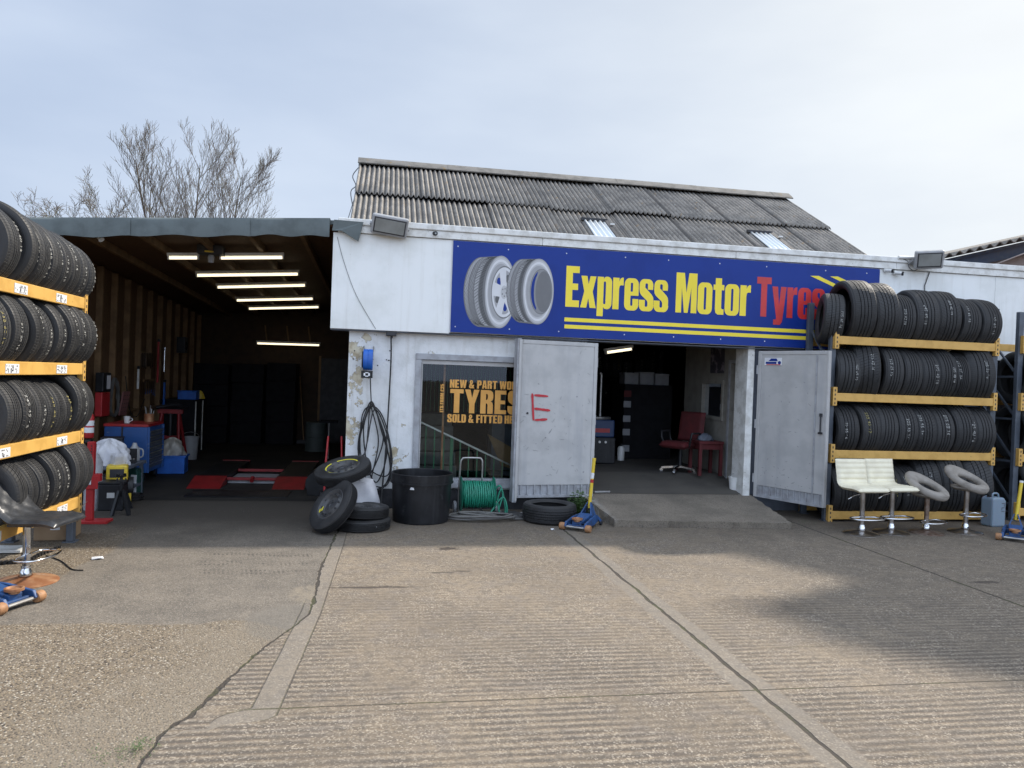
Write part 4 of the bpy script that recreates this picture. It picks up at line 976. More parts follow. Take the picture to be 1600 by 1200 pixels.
# ------------------------------------------------------------------ far building, added shadow caster, trees
nb = thing('neighbouring_shed', 'pale gabled shed with blue barge board and corrugated roof edge beyond the shop', 'building', (16, 8, 0))
a, c = at(1478, 399, Y=8), at(1640, 363, Y=8); sl2 = (c.z-a.z)/(c.x-a.x)
rk = lambda x: a.z+(x-a.x)*sl2
X0, X1 = 13.6, 26.0
g = MB(); g.add([(X0, 8.1, 0), (X1, 8.1, 0), (X1, 8.1, rk(X1)-.2), (X0, 8.1, rk(X0)-.2)], [(0, 1, 2, 3)])
g.box(X0, X0+.1, 8.11, 22, 0, rk(X0)-.3)
g.build('gable_wall', M['gable'], nb, world=True)
MB().add([(x, y, rk(x)+z) for y in (8.0, 8.09) for x, z in ((X0-.2, -.46), (X1, -.46), (X1, -.12), (X0-.2, -.12))], [(0,1,2,3),(7,6,5,4),(0,4,5,1),(1,5,6,2),(2,6,7,3),(3,7,4,0)]).build('barge_board', M['bluefascia'], nb, world=True)
MB().add([(x, y, rk(x)+z) for y in (7.97, 8.0) for x, z in ((X0-.2, -.18), (X1, -.18), (X1, -.10), (X0-.2, -.10))], [(0,1,2,3),(7,6,5,4),(0,4,5,1),(1,5,6,2),(2,6,7,3),(3,7,4,0)]).build('barge_trim', M['bluefascia'], nb, world=True)
cr = MB(); n = 420
for i in range(n+1):
    x = X0-.3+(X1-X0+.3)*i/n; z = rk(x)+.0+.05*math.sin(2*math.pi*x/.30)
    for y, dz in ((7.85, 0), (22, 0), (22, -.03), (7.85, -.03)): cr.v.append((x, y, z+dz))
for i in range(n):
    for k in range(4): cr.f.append((i*4+k, i*4+(k+1) % 4, i*4+4+(k+1) % 4, i*4+4+k))
cr.build('roof', M['corr'], nb, world=True, smooth=60)
wv = MB(); w0, w1 = at(1555, 412, Y=7.9), at(1600, 396, Y=7.9); d_ = (w1-w0)
wv.tube([w0-d_*1.2, w0-d_*.3+Vector((0, 0, -.03)), w1, w1+d_], .018, 6); tag(wv.build('overhead_wire', M['white_plastic']), 'thin pale wire running past the blue barge board', 'wire')
# unseen brick block added beyond the frame, outline shaped to shade the yard
wk = thing('shadow_block', 'unseen brick block added past the end of the shop to shade the yard', 'building', (14, 1, 0))
pl = [(12.05, 2.5), (13.1, .90), (11.75, .38), (11.85, -.36), (13.2, -1.8), (19, -1.8), (19, 6.5), (16.4, 6.5)]
n = len(pl); H = 8.0
MB().add([(x, y, 0) for x, y in pl]+[(x, y, H) for x, y in pl], [tuple(range(n))[::-1], tuple(range(n, 2*n))]+[(i, (i+1) % n, (i+1) % n+n, i+n) for i in range(n)]).build('wall', M['brick'], wk, world=True)
MB().add([(x, y, H) for x, y in pl]+[(x, y, H+.06) for x, y in pl], [tuple(range(n))[::-1], tuple(range(n, 2*n))]+[(i, (i+1) % n, (i+1) % n+n, i+n) for i in range(n)]).build('roof', M['felt'], wk, world=True)

def bare_tree(name, label, base, height, seed, spread, lean=(0, 0), stems=1, first=.25, budding=0, droop=0.0):
    """leafless tree: tapered trunk, limbs and fine twigs"""
    rng = random.Random(seed); e = thing(name, label, 'tree', base, group=None)
    big = MB(); fine = MB(); buds = MB()
    def branch(p, d, l, r, lev):
        n = 7 if lev < 2 else 4; pts = [p.copy()]; rs = [r]; q = p.copy(); dd = d.copy()
        for i in range(n):
            wb = .022 if not budding else .06; dd = (dd + Vector((rng.gauss(0, wb), rng.gauss(0, wb), rng.gauss(.05-droop*lev, wb)))*(1+.6*lev)).normalized()
            q = q+dd*l/n; pts.append(q.copy()); rs.append(max(.006, r*(1-.85*(i+1)/n)))
        (big if lev < 2 else fine).tube(pts, rs, 6 if lev < 1 else (5 if lev < 2 else 3), caps=False)
        if lev >= 3:
            return
        cnt = ((19, 11, 6, 5) if not budding else (12, 9, 6, 4))[lev]
        for k in range(cnt):
            f = (first if lev == 0 else .18)+(1-(first if lev == 0 else .18))*(k+rng.random()*.8)/cnt
            f = min(f, .99); i = min(n-1, int(f*n)); s = f*n-i; pp = pts[i].lerp(pts[i+1], s); t = (pts[i+1]-pts[i]).normalized()
            az = rng.uniform(0, 6.283); side = t.orthogonal().normalized(); side.rotate(Matrix.Rotation(az, 3, t))
            ang = R(rng.uniform(22, 42)) if lev else R(rng.uniform(24, 46))
            nd = (t*math.cos(ang)+side*math.sin(ang)*spread).normalized()
            ll = l*(1-f*.72)*(.70 if lev == 0 else (.50 if lev == 1 else .62))*rng.uniform(.8, 1.15)
            branch(pp, nd, max(ll, .35), max(.0085, rs[i]*(.46 if lev == 0 else .55)), lev+1)
        if budding and lev >= 2:
            for k in range(budding):
                i = rng.randrange(1, n+1); c = pts[i]+Vector((rng.gauss(0, .05), rng.gauss(0, .05), rng.gauss(0, .05))); s = rng.uniform(.02, .05)
                a_, b_ = Vector((rng.gauss(0, 1), rng.gauss(0, 1), rng.gauss(0, 1))).normalized()*s, Vector((rng.gauss(0, 1), rng.gauss(0, 1), rng.gauss(0, 1))).normalized()*s
                buds.add([c-a_, c+b_*.5, c+a_, c-b_*.5], [(0, 1, 2, 3)])
    for k in range(stems):
        a_ = 2*math.pi*k/stems+.4
        d = Vector((lean[0]+(.16*math.cos(a_) if stems > 1 else 0), lean[1]+(.16*math.sin(a_) if stems > 1 else 0), 1)).normalized()
        branch(Vector((.15*math.cos(a_)*(stems > 1), 0, 0)), d, height*rng.uniform(.92, 1), height*.0105, 0)
    big.build('trunk', M['bark'], e, smooth=60, fix=False); fine.build('crown', M['twig'], e, fix=False)
    if buds.v: buds.build('buds', M['bud'], e, fix=False)
    return e
M['bud'] = pm('spring_bud', (.26, .27, .10), .7, col2=(.20, .19, .09))
t1_, t2_ = at(285, 345, Y=30), at(345, 345, Y=30)
bare_tree('bare_tree', 'bare tall tree with two stems, the broader of the pair above the felt roof', (t1_.x-.1, 30, 0), 12.4, 11, 1.0, (-.02, 0), 2, .42)
bare_tree('bare_tree', 'bare tall tree with one straight stem above the middle of the felt roof', (t2_.x+.1, 30, 0), 11.4, 23, 1.0, (.0, 0), 1, .50)
b3 = at(230, 345, Y=24)
bare_tree('budding_tree', 'low spreading tree with greenish buds behind the felt roof', (b3.x+.2, 24, 0), 8.2, 31, 1.2, (-.10, 0), 2, .5, budding=2)
b4 = at(105, 345, Y=22)
bare_tree('leaning_tree', 'thin tree with long arching twigs above the end of the felt roof', (b4.x+1.5, 22, 0), 7.9, 47, 1.25, (-.24, 0), 1, .5, budding=1, droop=.02)

# ------------------------------------------------------------------ tyres
def tyre_mesh(name, Rr, Wd, rim, mat, ngroove, n=72, sag=0.0):
    """hollow tyre about local Z, tread with real circumferential grooves"""
    h = Wd/2; tw = h*.80; prof = []          # (r, z, kind)
    prof.append((rim, -h*.72, 0)); prof.append((rim+.012, -h*.80, 0))
    sh = Rr-rim
    for f, k in ((.22, .93), (.45, 1.0), (.62, .985), (.80, .93)): prof.append((rim+sh*f, -h*k, 0))
    prof.append((Rr-.020, -h*.875, .3)); prof.append((Rr-.008, -tw, 1))
    gw = .0055
    gs_ = [(-1+2*(i+1)/(ngroove+1))*tw*.86 for i in range(ngroove)]
    crown = lambda z: Rr-.008*(z/tw)**2
    for g in gs_:
        prof += [(crown(g-gw), g-gw, 1), (crown(g)-.010, g-gw*.6, 2), (crown(g)-.010, g+gw*.6, 2), (crown(g+gw), g+gw, 1)]
    prof += [(Rr-.008, tw, 1), (Rr-.020, h*.875, .3)]
    for f, k in ((.80, .93), (.62, .985), (.45, 1.0), (.22, .93)): prof.append((rim+sh*f, h*k, 0))
    prof.append((rim+.012, h*.80, 0)); prof.append((rim, h*.72, 0))
    for f, k in ((.10, .66), (.5, .86), (.82, .72)): prof.append((rim+sh*f, h*k, 0))
    prof.append((Rr-.018, 0, 0))
    for f, k in ((.82, .72), (.5, .86), (.10, .66)): prof.append((rim+sh*f, -h*k, 0))
    m = len(prof); vs = []; fs = []
    for k in range(n):
        a = 2*math.pi*k/n; c, s = math.cos(a), math.sin(a)
        for r, z, _ in prof: vs.append((r*c, r*s, z))
    for k in range(n):
        l = (k+1) % n
        for i in range(m):
            j = (i+1) % m; fs.append((k*m+i, l*m+i, l*m+j, k*m+j))
    me = bpy.data.meshes.new(name); me.from_pydata(vs, [], fs)
    a = me.attributes.new('tread', 'FLOAT', 'POINT'); a.data.foreach_set('value', [min(1, p[2]) for p in prof]*n)
    a = me.attributes.new('groove', 'FLOAT', 'POINT'); a.data.foreach_set('value', [1.0 if p[2] == 2 else 0.0 for p in prof]*n)
    me.materials.append(mat); me.shade_smooth(); me.set_sharp_from_angle(angle=R(38))
    return me
TM = {}
def tyre_data(Rr, Wd, var):
    key = (round(Rr, 3), round(Wd, 3), var)
    if key not in TM: TM[key] = tyre_mesh('tyre', Rr, Wd, max(.17, Rr-.115-.02*(var % 2)), RUB[var], (4, 3, 4, 5)[var])
    return TM[key]
DIG = {'0': [[(0,0),(.5,0),(.55,1),(.05,1),(0,0)]], '1': [[(.25,0),(.3,1),(.1,.75)]], '2': [[(0,.8),(.25,1),(.5,.75),(0,0),(.55,.05)]], '4': [[(.4,0),(.42,1),(0,.35),(.6,.35)]],
       '5': [[(.5,1),(.08,1),(.05,.55),(.4,.6),(.5,.25),(.25,0),(0,.1)]], '6': [[(.45,1),(.05,.5),(.05,.1),(.3,0),(.5,.25),(.3,.48),(.08,.35)]], '7': [[(0,1),(.5,1),(.15,0)]], '9': [[(.45,.6),(.2,.5),(.05,.75),(.25,1),(.45,.8),(.4,0)]], '3': [[(0,.9),(.3,1),(.45,.75),(.2,.55),(.5,.3),(.25,0),(0,.1)]], '8': [[(.25,.5),(.05,.75),(.25,1),(.45,.75),(.25,.5),(0,.2),(.25,0),(.5,.2),(.25,.5)]]}
def chalk(tyre, Rr, Wd, s, ang, z0, size, col, rng):
    """hand chalked size running round the tread; its own child mesh, lying just clear of the rubber"""
    mb = MB(); a = ang
    for ch in s:
        if ch == ' ': a += size*.55/Rr; continue
        for pl in DIG[ch]:
            pts = [(x+rng.uniform(-.05, .05), y+rng.uniform(-.05, .05)) for x, y in pl]
            for p, q in zip(pts[:-1], pts[1:]):
                if rng.random() < .2: continue
                def to(u, v): 
                    r = Rr+.0016; aa = a+u*size/Rr; return Vector((r*math.cos(aa), r*math.sin(aa), z0+v*size*.9-size*.45))
                A_, B_ = to(*p), to(*q); d = (B_-A_); nrm = (A_+B_).normalized(); nrm.z = 0
                sd = d.cross(nrm).normalized()*rng.uniform(.0016, .0032)
                mb.add([A_-sd, B_-sd, B_+sd, A_+sd], [(0, 1, 2, 3)])
        a += size*.82/Rr
    if mb.v: mb.build('chalk_mark', col, tyre, fix=False)
SIZES = ['205 55 16', '225 45 17', '195 65 15', '215 60 16', '225 40 18', '185 65 15', '245 45 18', '175 65 14']
def put_tyre(c, Rr, Wd, var, axis, yaw, tilt, label, group, rng, mark=None, face=0.0):
    """axis 'X' or 'Y': the way the tyre's axle points; yaw/tilt in degrees"""
    o = bpy.data.objects.new('tyre', tyre_data(Rr, Wd, var)); COL.objects.link(o); o.location = c
    base = Matrix.Rotation(math.pi/2, 3, 'Y') if axis == 'X' else Matrix.Rotation(-math.pi/2, 3, 'X')
    yaw += rng.gauss(0, 2.4); tilt += rng.gauss(0, 1.6)
    m = Matrix.Rotation(R(yaw), 3, 'Z') @ Matrix.Rotation(R(tilt), 3, 'Y' if axis == 'X' else 'X') @ base
    spin = rng.uniform(0, 6.28)
    o.rotation_euler = (m @ Matrix.Rotation(spin, 3, 'Z')).to_euler()
    tag(o, label, 'tyre', group)
    if mark:
        # place the writing where the tread faces the yard
        loc = m.inverted() @ Vector(face).normalized(); ang = math.atan2(loc.y, loc.x)-spin
        chalk(o, Rr, Wd, mark, ang-len(mark)*.022/Rr*.5*.82+rng.uniform(-.25, .25), rng.uniform(-.3, .3)*Wd, rng.uniform(.030, .042), M['chalk_w'] if rng.random() < .92 else M['chalk_y'], rng)
    return o
ORD = ['first', 'second', 'third', 'fourth', 'fifth', 'sixth', 'seventh', 'eighth', 'ninth', 'tenth', 'eleventh', 'twelfth']

def rack(name, label, w, depth, zt, zbeams, loc, rotz, posts=(True, True), stickers=0):
    """pallet-rack bay: local x along the beams, front at y = 0, back at y = depth"""
    e = thing(name, label, 'rack', loc, (0, 0, rotz), 'orange beamed tyre racks')
    for x, on in ((-.045, posts[0]), (w+.045, posts[1])):
        if not on: continue
        for y in (.0, depth):
            u = MB().box(x-.04, x+.04, y-.006, y+.054, .012, zt)
            po = u.build('upright', M['upright'], e, bevel=.006)
            MB().box(x-.055, x+.055, y-.03, y+.08, 0, .012).build('foot', M['upright'], e).parent = po
        z = .22; k = 0
        while z+.5 < zt:
            MB().bar((x, .054, z), (x, depth-.006, z), .028).build('brace', M['upright'], e)
            MB().bar((x+.008, .054, z+.03), (x+.008, depth-.006, z+.52), .024).build('brace', M['upright'], e)
            z += .58; k += 1
    for zi, z in enumerate(zbeams):
        for y in (-.052, depth+.056):
            bm = MB().box(.0, w, y, y+.044, z-.105, z).box(.0, w, y+.03, y+.046, z-.03, z+.018) if False else MB().box(.0, w, y, y+.044, z-.105, z)
            bo = bm.build('beam', M['orange'], e, bevel=.006)
            for x in (-.058, w-.002):
                pl_ = MB().box(x, x+.06, y-.006, y+.05, z-.165, z+.075).build('beam_end_plate', M['orange'], e, bevel=.004); pl_.parent = bo
                hl = MB()
                for q in range(4): hl.box(x+.022, x+.036, y-.0085, y-.006, z-.145+q*.055, z-.120+q*.055)
                hl.build('slots', M['ink'], e).parent = bo
            if stickers and y < 0:
                rg = random.Random(zi*7+1)
                for sx in ([w-.62+.05*zi, w-1.35-.1*zi, w-2.1][:stickers]):
                    so = MB().box(sx, sx+.21, y-.0035, y-.001, z-.092, z-.02).build('sticker', M['label'], e); so.parent = bo
                    ik = MB(); xx = sx+.012
                    for q in range(3):
                        for kx in range(5):
                            for kz in range(5):
                                if rg.random() < (.22 if q != 1 else .5): ik.box(xx+kx*.0085, xx+kx*.0085+.0075, y-.0052, y-.0042, z-.086+kz*.0115, z-.077+kz*.0115)
                        xx += .065
                    ik.build('sticker_print', M['ink'], e).parent = bo
    return e
def drop(Rr, gap): return math.sqrt(max(1e-4, Rr*Rr-(gap/2)**2))

# rack behind the bar stools, parallel to the shop front
ZR = [2.386, 1.655, .922, .135]
RW, RD = 2.30, .52; RXL, RYF = 5.74, -.62
rack('tyre_rack', 'tall orange beamed rack full of black tyres behind the bar stools', RW, RD, 2.86, ZR, (RXL, RYF, 0), 0)
rng = random.Random(77)
rows = [
 [(.22, .305, -24, 0), (.27, .375, -12, -2), (.26, .35, -6, -2), (.235, .315, -3, 0), (.265, .335, -6, 0), (.265, .335, -5, 0), (.24, .315, -2, 0), (.26, .315, 0, 0)],
 [(.27, .31, -4, 0), (.28, .335, -16, -3), (.22, .325, -6, 0), (.22, .32, -4, 0), (.22, .32, -5, 0), (.22, .325, -6, 0), (.19, .315, -4, 0), (.345, .335, -8, 0)],
 [(.26, .31, -3, 0), (.235, .315, -3, 0), (.24, .315, -3, 0), (.235, .32, -2, 0), (.24, .315, -3, 0), (.235, .315, -2, 0), (.265, .325, -2, 0), (.26, .315, 0, 0)],
 [(.25, .305, -4, 0), (.24, .33, -10, 0), (.24, .31, -4, 0), (.23, .31, -4, 0), (.25, .335, -14, -4), (.25, .355, -16, -4), (.30, .36, -10, -2)]]
SHN = ['top', 'second', 'third', 'bottom']
def fill(rows, origin, dirv, depthv, zb, gap, start, total, axis, yaw0, name, group, face, vis, marks=.7, desc=None, scl=1.13):
    for ri, row in enumerate(rows):
        sumw = sum(t[0] for t in row); k = (total+(.13 if (ri == 0 and axis == 'X') else 0))/sumw if total else 1.0
        x = start - (.13 if (ri == 0 and axis == 'X') else 0)
        for ti, (w, Rr, yaw, tilt) in enumerate(row):
            Rr = min((.322+(Rr-.322)*1.5)*scl, .42); c = Vector(origin)+dirv*(x+w*k/2)+depthv*(gap*.39)+Vector((0, 0, zb[ri]+drop(Rr, gap*.86)-.015)); x += w*k
            var = rng.choice([0, 0, 1, 2, 3, 0])
            extra = desc(ri, ti) if desc else ''
            lab = f'{extra}{ORD[ti]} tyre {vis}, {SHN[ri]} shelf of {name}'
            put_tyre(c, Rr, min(w*k*1.0, .36), var, axis, yaw0+yaw, tilt, lab, group, rng, rng.choice(SIZES) if rng.random() < marks else None, face)
def dz(ri, ti):
    return {(0, 0): 'open ended ', (0, 1): 'big ', (1, 1): 'turned ', (1, 7): 'wide ', (3, 6): 'large '}.get((ri, ti), '')
fill(rows, (RXL, RYF, 0), Vector((1, 0, 0)), Vector((0, 1, 0)), ZR, RD, .02, RW-.0, 'X', 0, 'rack behind the stools', 'tyres on the rack behind the bar stools', (-.45, -1, .25), 'from the door', .75, dz)

# end rack, cut by the picture edge
rack('tyre_rack', 'orange beamed tyre rack at the end of the shop, partly out of view', 2.3, RD, 2.84, [2.44, 1.665, .912, .18], (8.56, -.58, 0), 0)
rows2 = [[(.25, .325, -3, 0), (.25, .325, -3, 0), (.24, .32, 0, 0)] for _ in range(4)]; rows2[0] = []
fill(rows2, (8.56, -.58, 0), Vector((1, 0, 0)), Vector((0, 1, 0)), [2.44, 1.665, .912, .18], RD, .02, None, 'X', 0, 'the end rack', 'tyres on the end rack', (-.45, -1, .25), 'from the white panel', .7)

# rack beside the timber bay: beams run along y, its front faces +x
ZL = [2.305, 1.688, 1.056, .437]
LX, LY1, LLEN = -2.83, -1.76, 2.75
rack('tyre_rack', 'orange beamed rack full of used tyres with white label stickers, beside the timber bay', LLEN, .52, 2.36, ZL, (LX, LY1-LLEN, 0), math.pi/2, stickers=3)
rowsL = [
 [(.19, .31, 3, 0), (.20, .315, 5, 0), (.20, .32, 4, 0), (.19, .32, 5, 0), (.25, .325, 6, 0), (.24, .33, 6, 0), (.245, .337, 14, 3), (.24, .325, 8, 0)],
 [(.22, .33, 2, 0), (.20, .335, 4, 0), (.23, .335, 8, 3), (.24, .325, 6, 0), (.21, .315, 7, 0), (.255, .33, 11, 5), (.26, .325, 5, 0), (.24, .32, 4, 0)],
 [(.22, .325, 3, 0), (.21, .335, 9, 4), (.175, .305, 4, 0), (.185, .31, 4, 0), (.185, .31, 4, 0), (.20, .315, 4, 0), (.22, .32, 4, 0), (.22, .315, 4, 0)],
 [(.23, .335, 3, 0), (.23, .335, 6, 2), (.18, .315, 6, 2), (.20, .32, 9, 4), (.20, .305, 5, 0), (.2, .305, 5, 0), (.22, .31, 5, 0)]]
def dl_(ri, ti):
    return {(0, 6): 'big open ', (1, 5): 'large turned ', (2, 1): 'tilted black ', (3, 0): 'dark '}.get((ri, ti), '')
fill(rowsL, (LX, LY1, 0), Vector((0, -1, 0)), Vector((-1, 0, 0)), ZL, .52, -.11, None, 'Y', 0, 'rack beside the timber bay', 'tyres on the rack beside the timber bay', (1, -.55, .15), 'from the bay end', .8, dl_, 1.035)

# ------------------------------------------------------------------ bar stools
def stool_base(e, hz, base_r, ring_z, metal, foot_metal, ring=True, lever=True, sub=0.0):
    MB().lathe([(base_r, .0), (base_r, .006), (base_r*.96, .012), (base_r*.55, .026), (base_r*.20, .045), (.05, .052), (0, .052)], 48).build('base', foot_metal, e, smooth=40)
    MB().lathe([(0, .05), (.040, .052), (.040, .085), (.034, .095), (.034, .12), (0, .12)], 24).build('collar', M['chrome'], e, smooth=35)
    MB().lathe([(0, .10), (.027, .10), (.027, hz-.16), (.0285, hz-.15), (.0285, hz-.005), (0, hz-.005)], 24).build('column', metal, e, smooth=35)
    if ring:
        # D shaped footrest in front of the column
        pts = [(.03, -.0, ring_z), (.16, -.01, ring_z), (.20, -.07, ring_z), (.17, -.16, ring_z), (.0, -.20, ring_z), (-.17, -.16, ring_z), (-.20, -.07, ring_z), (-.16, -.01, ring_z), (-.03, 0, ring_z)]
        MB().tube(spline(pts, 5), .0105, 8).lathe([(.03, -.014), (.036, -.014), (.036, .014), (.03, .014)], 20, Matrix.Translation((0, 0, ring_z)), closed=True).build('footrest', M['chrome'], e, smooth=50)
    if lever:
        MB().tube([(.02, .0, hz-.03), (-.10, .02, hz-.06), (-.17, .03, hz-.10)], .006, 6).tube([(-.135, .026, hz-.08), (-.175, .031, hz-.104)], .010, 8).build('lever', M['chrome'], e, smooth=50)
def shell(path, width, th, ribs=0, ribd=.010, nu=18, edge=.05, tuft=None):
    """padded shell swept along a side profile (y, z); soft edges, optional ribs or diamond tufting on the sitting side"""
    P = spline([(0, y, z) for y, z in path], 10); n = len(P); mb = MB(); L_ = [0]
    for i in range(1, n): L_.append(L_[-1]+(P[i]-P[i-1]).length)
    tot = L_[-1]; rows = []
    for i in range(n):
        t = (P[min(n-1, i+1)]-P[max(0, i-1)]).normalized(); nr = Vector((0, -t.z, t.y))
        if nr.z < 0 and abs(nr.z) > .3: nr = -nr
        rows.append((P[i], nr))
    # sitting side normal: keep continuous
    for i in range(1, n):
        if rows[i][1].dot(rows[i-1][1]) < 0: rows[i] = (rows[i][0], -rows[i][1])
    top = []; bot = []
    for i in range(n):
        p, nr = rows[i]; ra = []; rb = []
        endf = min(1, min(L_[i], tot-L_[i])/edge); endf = math.sqrt(max(0, 1-(1-endf)**2))
        for k in range(nu+1):
            u = -1+2*k/nu; d = (1-abs(u))*width/2; sf = min(1, d/edge); sf = math.sqrt(max(0, 1-(1-sf)**2)); f = min(sf, endf)
            b_ = 0
            if ribs: b_ = ribd*(abs(math.sin(math.pi*ribs*L_[i]/tot))**.45 - 1)
            if tuft:
                a1 = math.sin(math.pi*(L_[i]/tuft+u*width/2/tuft)); a2 = math.sin(math.pi*(L_[i]/tuft-u*width/2/tuft)); b_ = ribd*(min(abs(a1), abs(a2))**.5-1)
            x = u*width/2
            ra.append(p+nr*(th*.5*f+b_*f*f)+Vector((x, 0, 0))); rb.append(p-nr*th*.5*f+Vector((x, 0, 0)))
        top.append(ra); bot.append(rb)
    for A_ in (top, bot):
        for r in A_: mb.v += [tuple(q) for q in r]
    o = n*(nu+1)
    for i in range(n-1):
        for k in range(nu):
            a = i*(nu+1)+k; mb.f += [(a, a+1, a+nu+2, a+nu+1), (o+a, o+a+nu+1, o+a+nu+2, o+a+1)]
    for i in range(n-1):
        for k in (0, nu): a = i*(nu+1)+k; b_ = a+nu+1; mb.f.append((a, b_, o+b_, o+a))
    for i in (0, n-1):
        for k in range(nu): a = i*(nu+1)+k; mb.f.append((a, a+1, o+a+1, o+a))
    return mb
def white_stool(loc, yaw, label):
    e = thing('bar_stool', label, 'bar stool', loc, (0, 0, yaw), 'bar stools by the rack')
    stool_base(e, .515, .205, .20, M['chrome_dull'], M['chrome_dull'])
    shell([(-.20, .535), (-.10, .548), (.05, .545), (.13, .55), (.185, .59), (.205, .68), (.225, .78), (.24, .865)], .425, .062, ribs=11, ribd=.014).build('seat', M['white_leather'], e, smooth=60)
    MB().box(-.09, .09, -.08, .08, .50, .515).build('seat_plate', M['plinth'], e)
    return e
def moon_stool(loc, yaw, hz, tilt, label, rusty):
    e = thing('bar_stool', label, 'bar stool', loc, (0, 0, yaw), 'bar stools by the rack')
    stool_base(e, hz, .195, .23 if not rusty else .15, M['rust_dark'] if rusty else M['chrome_dull'], M['rust_dark'] if rusty else M['chrome_dull'], lever=False)
    ring = MB(); n = 60; m = 16
    for k in range(n):
        a = 2*math.pi*k/n; c, d = math.cos(a), math.sin(a)          # d = +1 at the back
        O = Vector((.245*c, .235*d+.01, hz+.125+.125*d+.02*max(0, d)**2)); I = Vector((.150*c, .105*d-.005, hz+.105+.055*d))
        mid = (O+I)/2; u = (O-I)/2; tan = Vector((-d, c, .3*c)).normalized(); nn = u.cross(tan).normalized()
        for q in range(m):
            t = 2*math.pi*q/m; ct, st = math.cos(t), math.sin(t)
            ring.v.append(tuple(mid+u*math.copysign(abs(ct)**.8, ct)+nn*(.042+.006*max(0, -d))*math.copysign(abs(st)**.8, st)))
    for k in range(n):
        for q in range(m): ring.f.append((k*m+q, k*m+(q+1) % m, ((k+1) % n)*m+(q+1) % m, ((k+1) % n)*m+q))
    ring.build('backrest', M['taupe'], e, smooth=60)
    MB().lathe([(0, hz-.01), (.10, hz-.008), (.17, hz+.005), (.205, hz+.028), (.205, hz+.045), (.17, hz+.058), (0, hz+.05)], 40, Matrix.Translation((0, -.03, 0)) @ Matrix.Rotation(R(0), 4, 'X')).build('seat', M['taupe'], e, smooth=50)
    MB().bar((.0, .02, hz+.01), (.0, .19, hz+.16), .12, .02).build('back_support', M['taupe'], e)
    return e
pS = [at(1356, 838, Z=0), at(1403, 837, Z=0), at(1458, 836, Z=0), at(1520, 835, Z=0)]
white_stool(pS[0]+Vector((0, .12, 0)), R(4), 'white ribbed bar stool nearest the open shop door')
white_stool(pS[1]+Vector((.035, .17, 0)), R(7), 'white ribbed bar stool touching the round brownish stool')
moon_stool(pS[2]+Vector((0, .12, 0)), R(24), .44, 0, 'round brownish bar stool with rusty stem beside the white stools', True)
moon_stool(pS[3]+Vector((0, .12, 0)), R(22), .525, 0, 'taller round brownish bar stool beside the pale jerrycan', False)
# black stool by the left-hand rack
pB = at(35, 912, Z=0)
bs = thing('bar_stool', 'black leather bar stool on a rusty round base in front of the stickered rack', 'bar stool', pB+Vector((0, .05, 0)), (0, 0, R(82)))
stool_base(bs, .455, .225, .205, M['chrome'], M['rust'], lever=False)
shell([(-.33, .47), (-.24, .492), (-.08, .49), (.0, .492), (.06, .53), (.115, .595), (.19, .70), (.27, .80)], .44, .058, tuft=.13, ribd=.009).build('seat', M['black_leather'], bs, smooth=60)
MB().box(-.10, .10, -.09, .09, .44, .458).build('seat_plate', M['plinth'], bs)

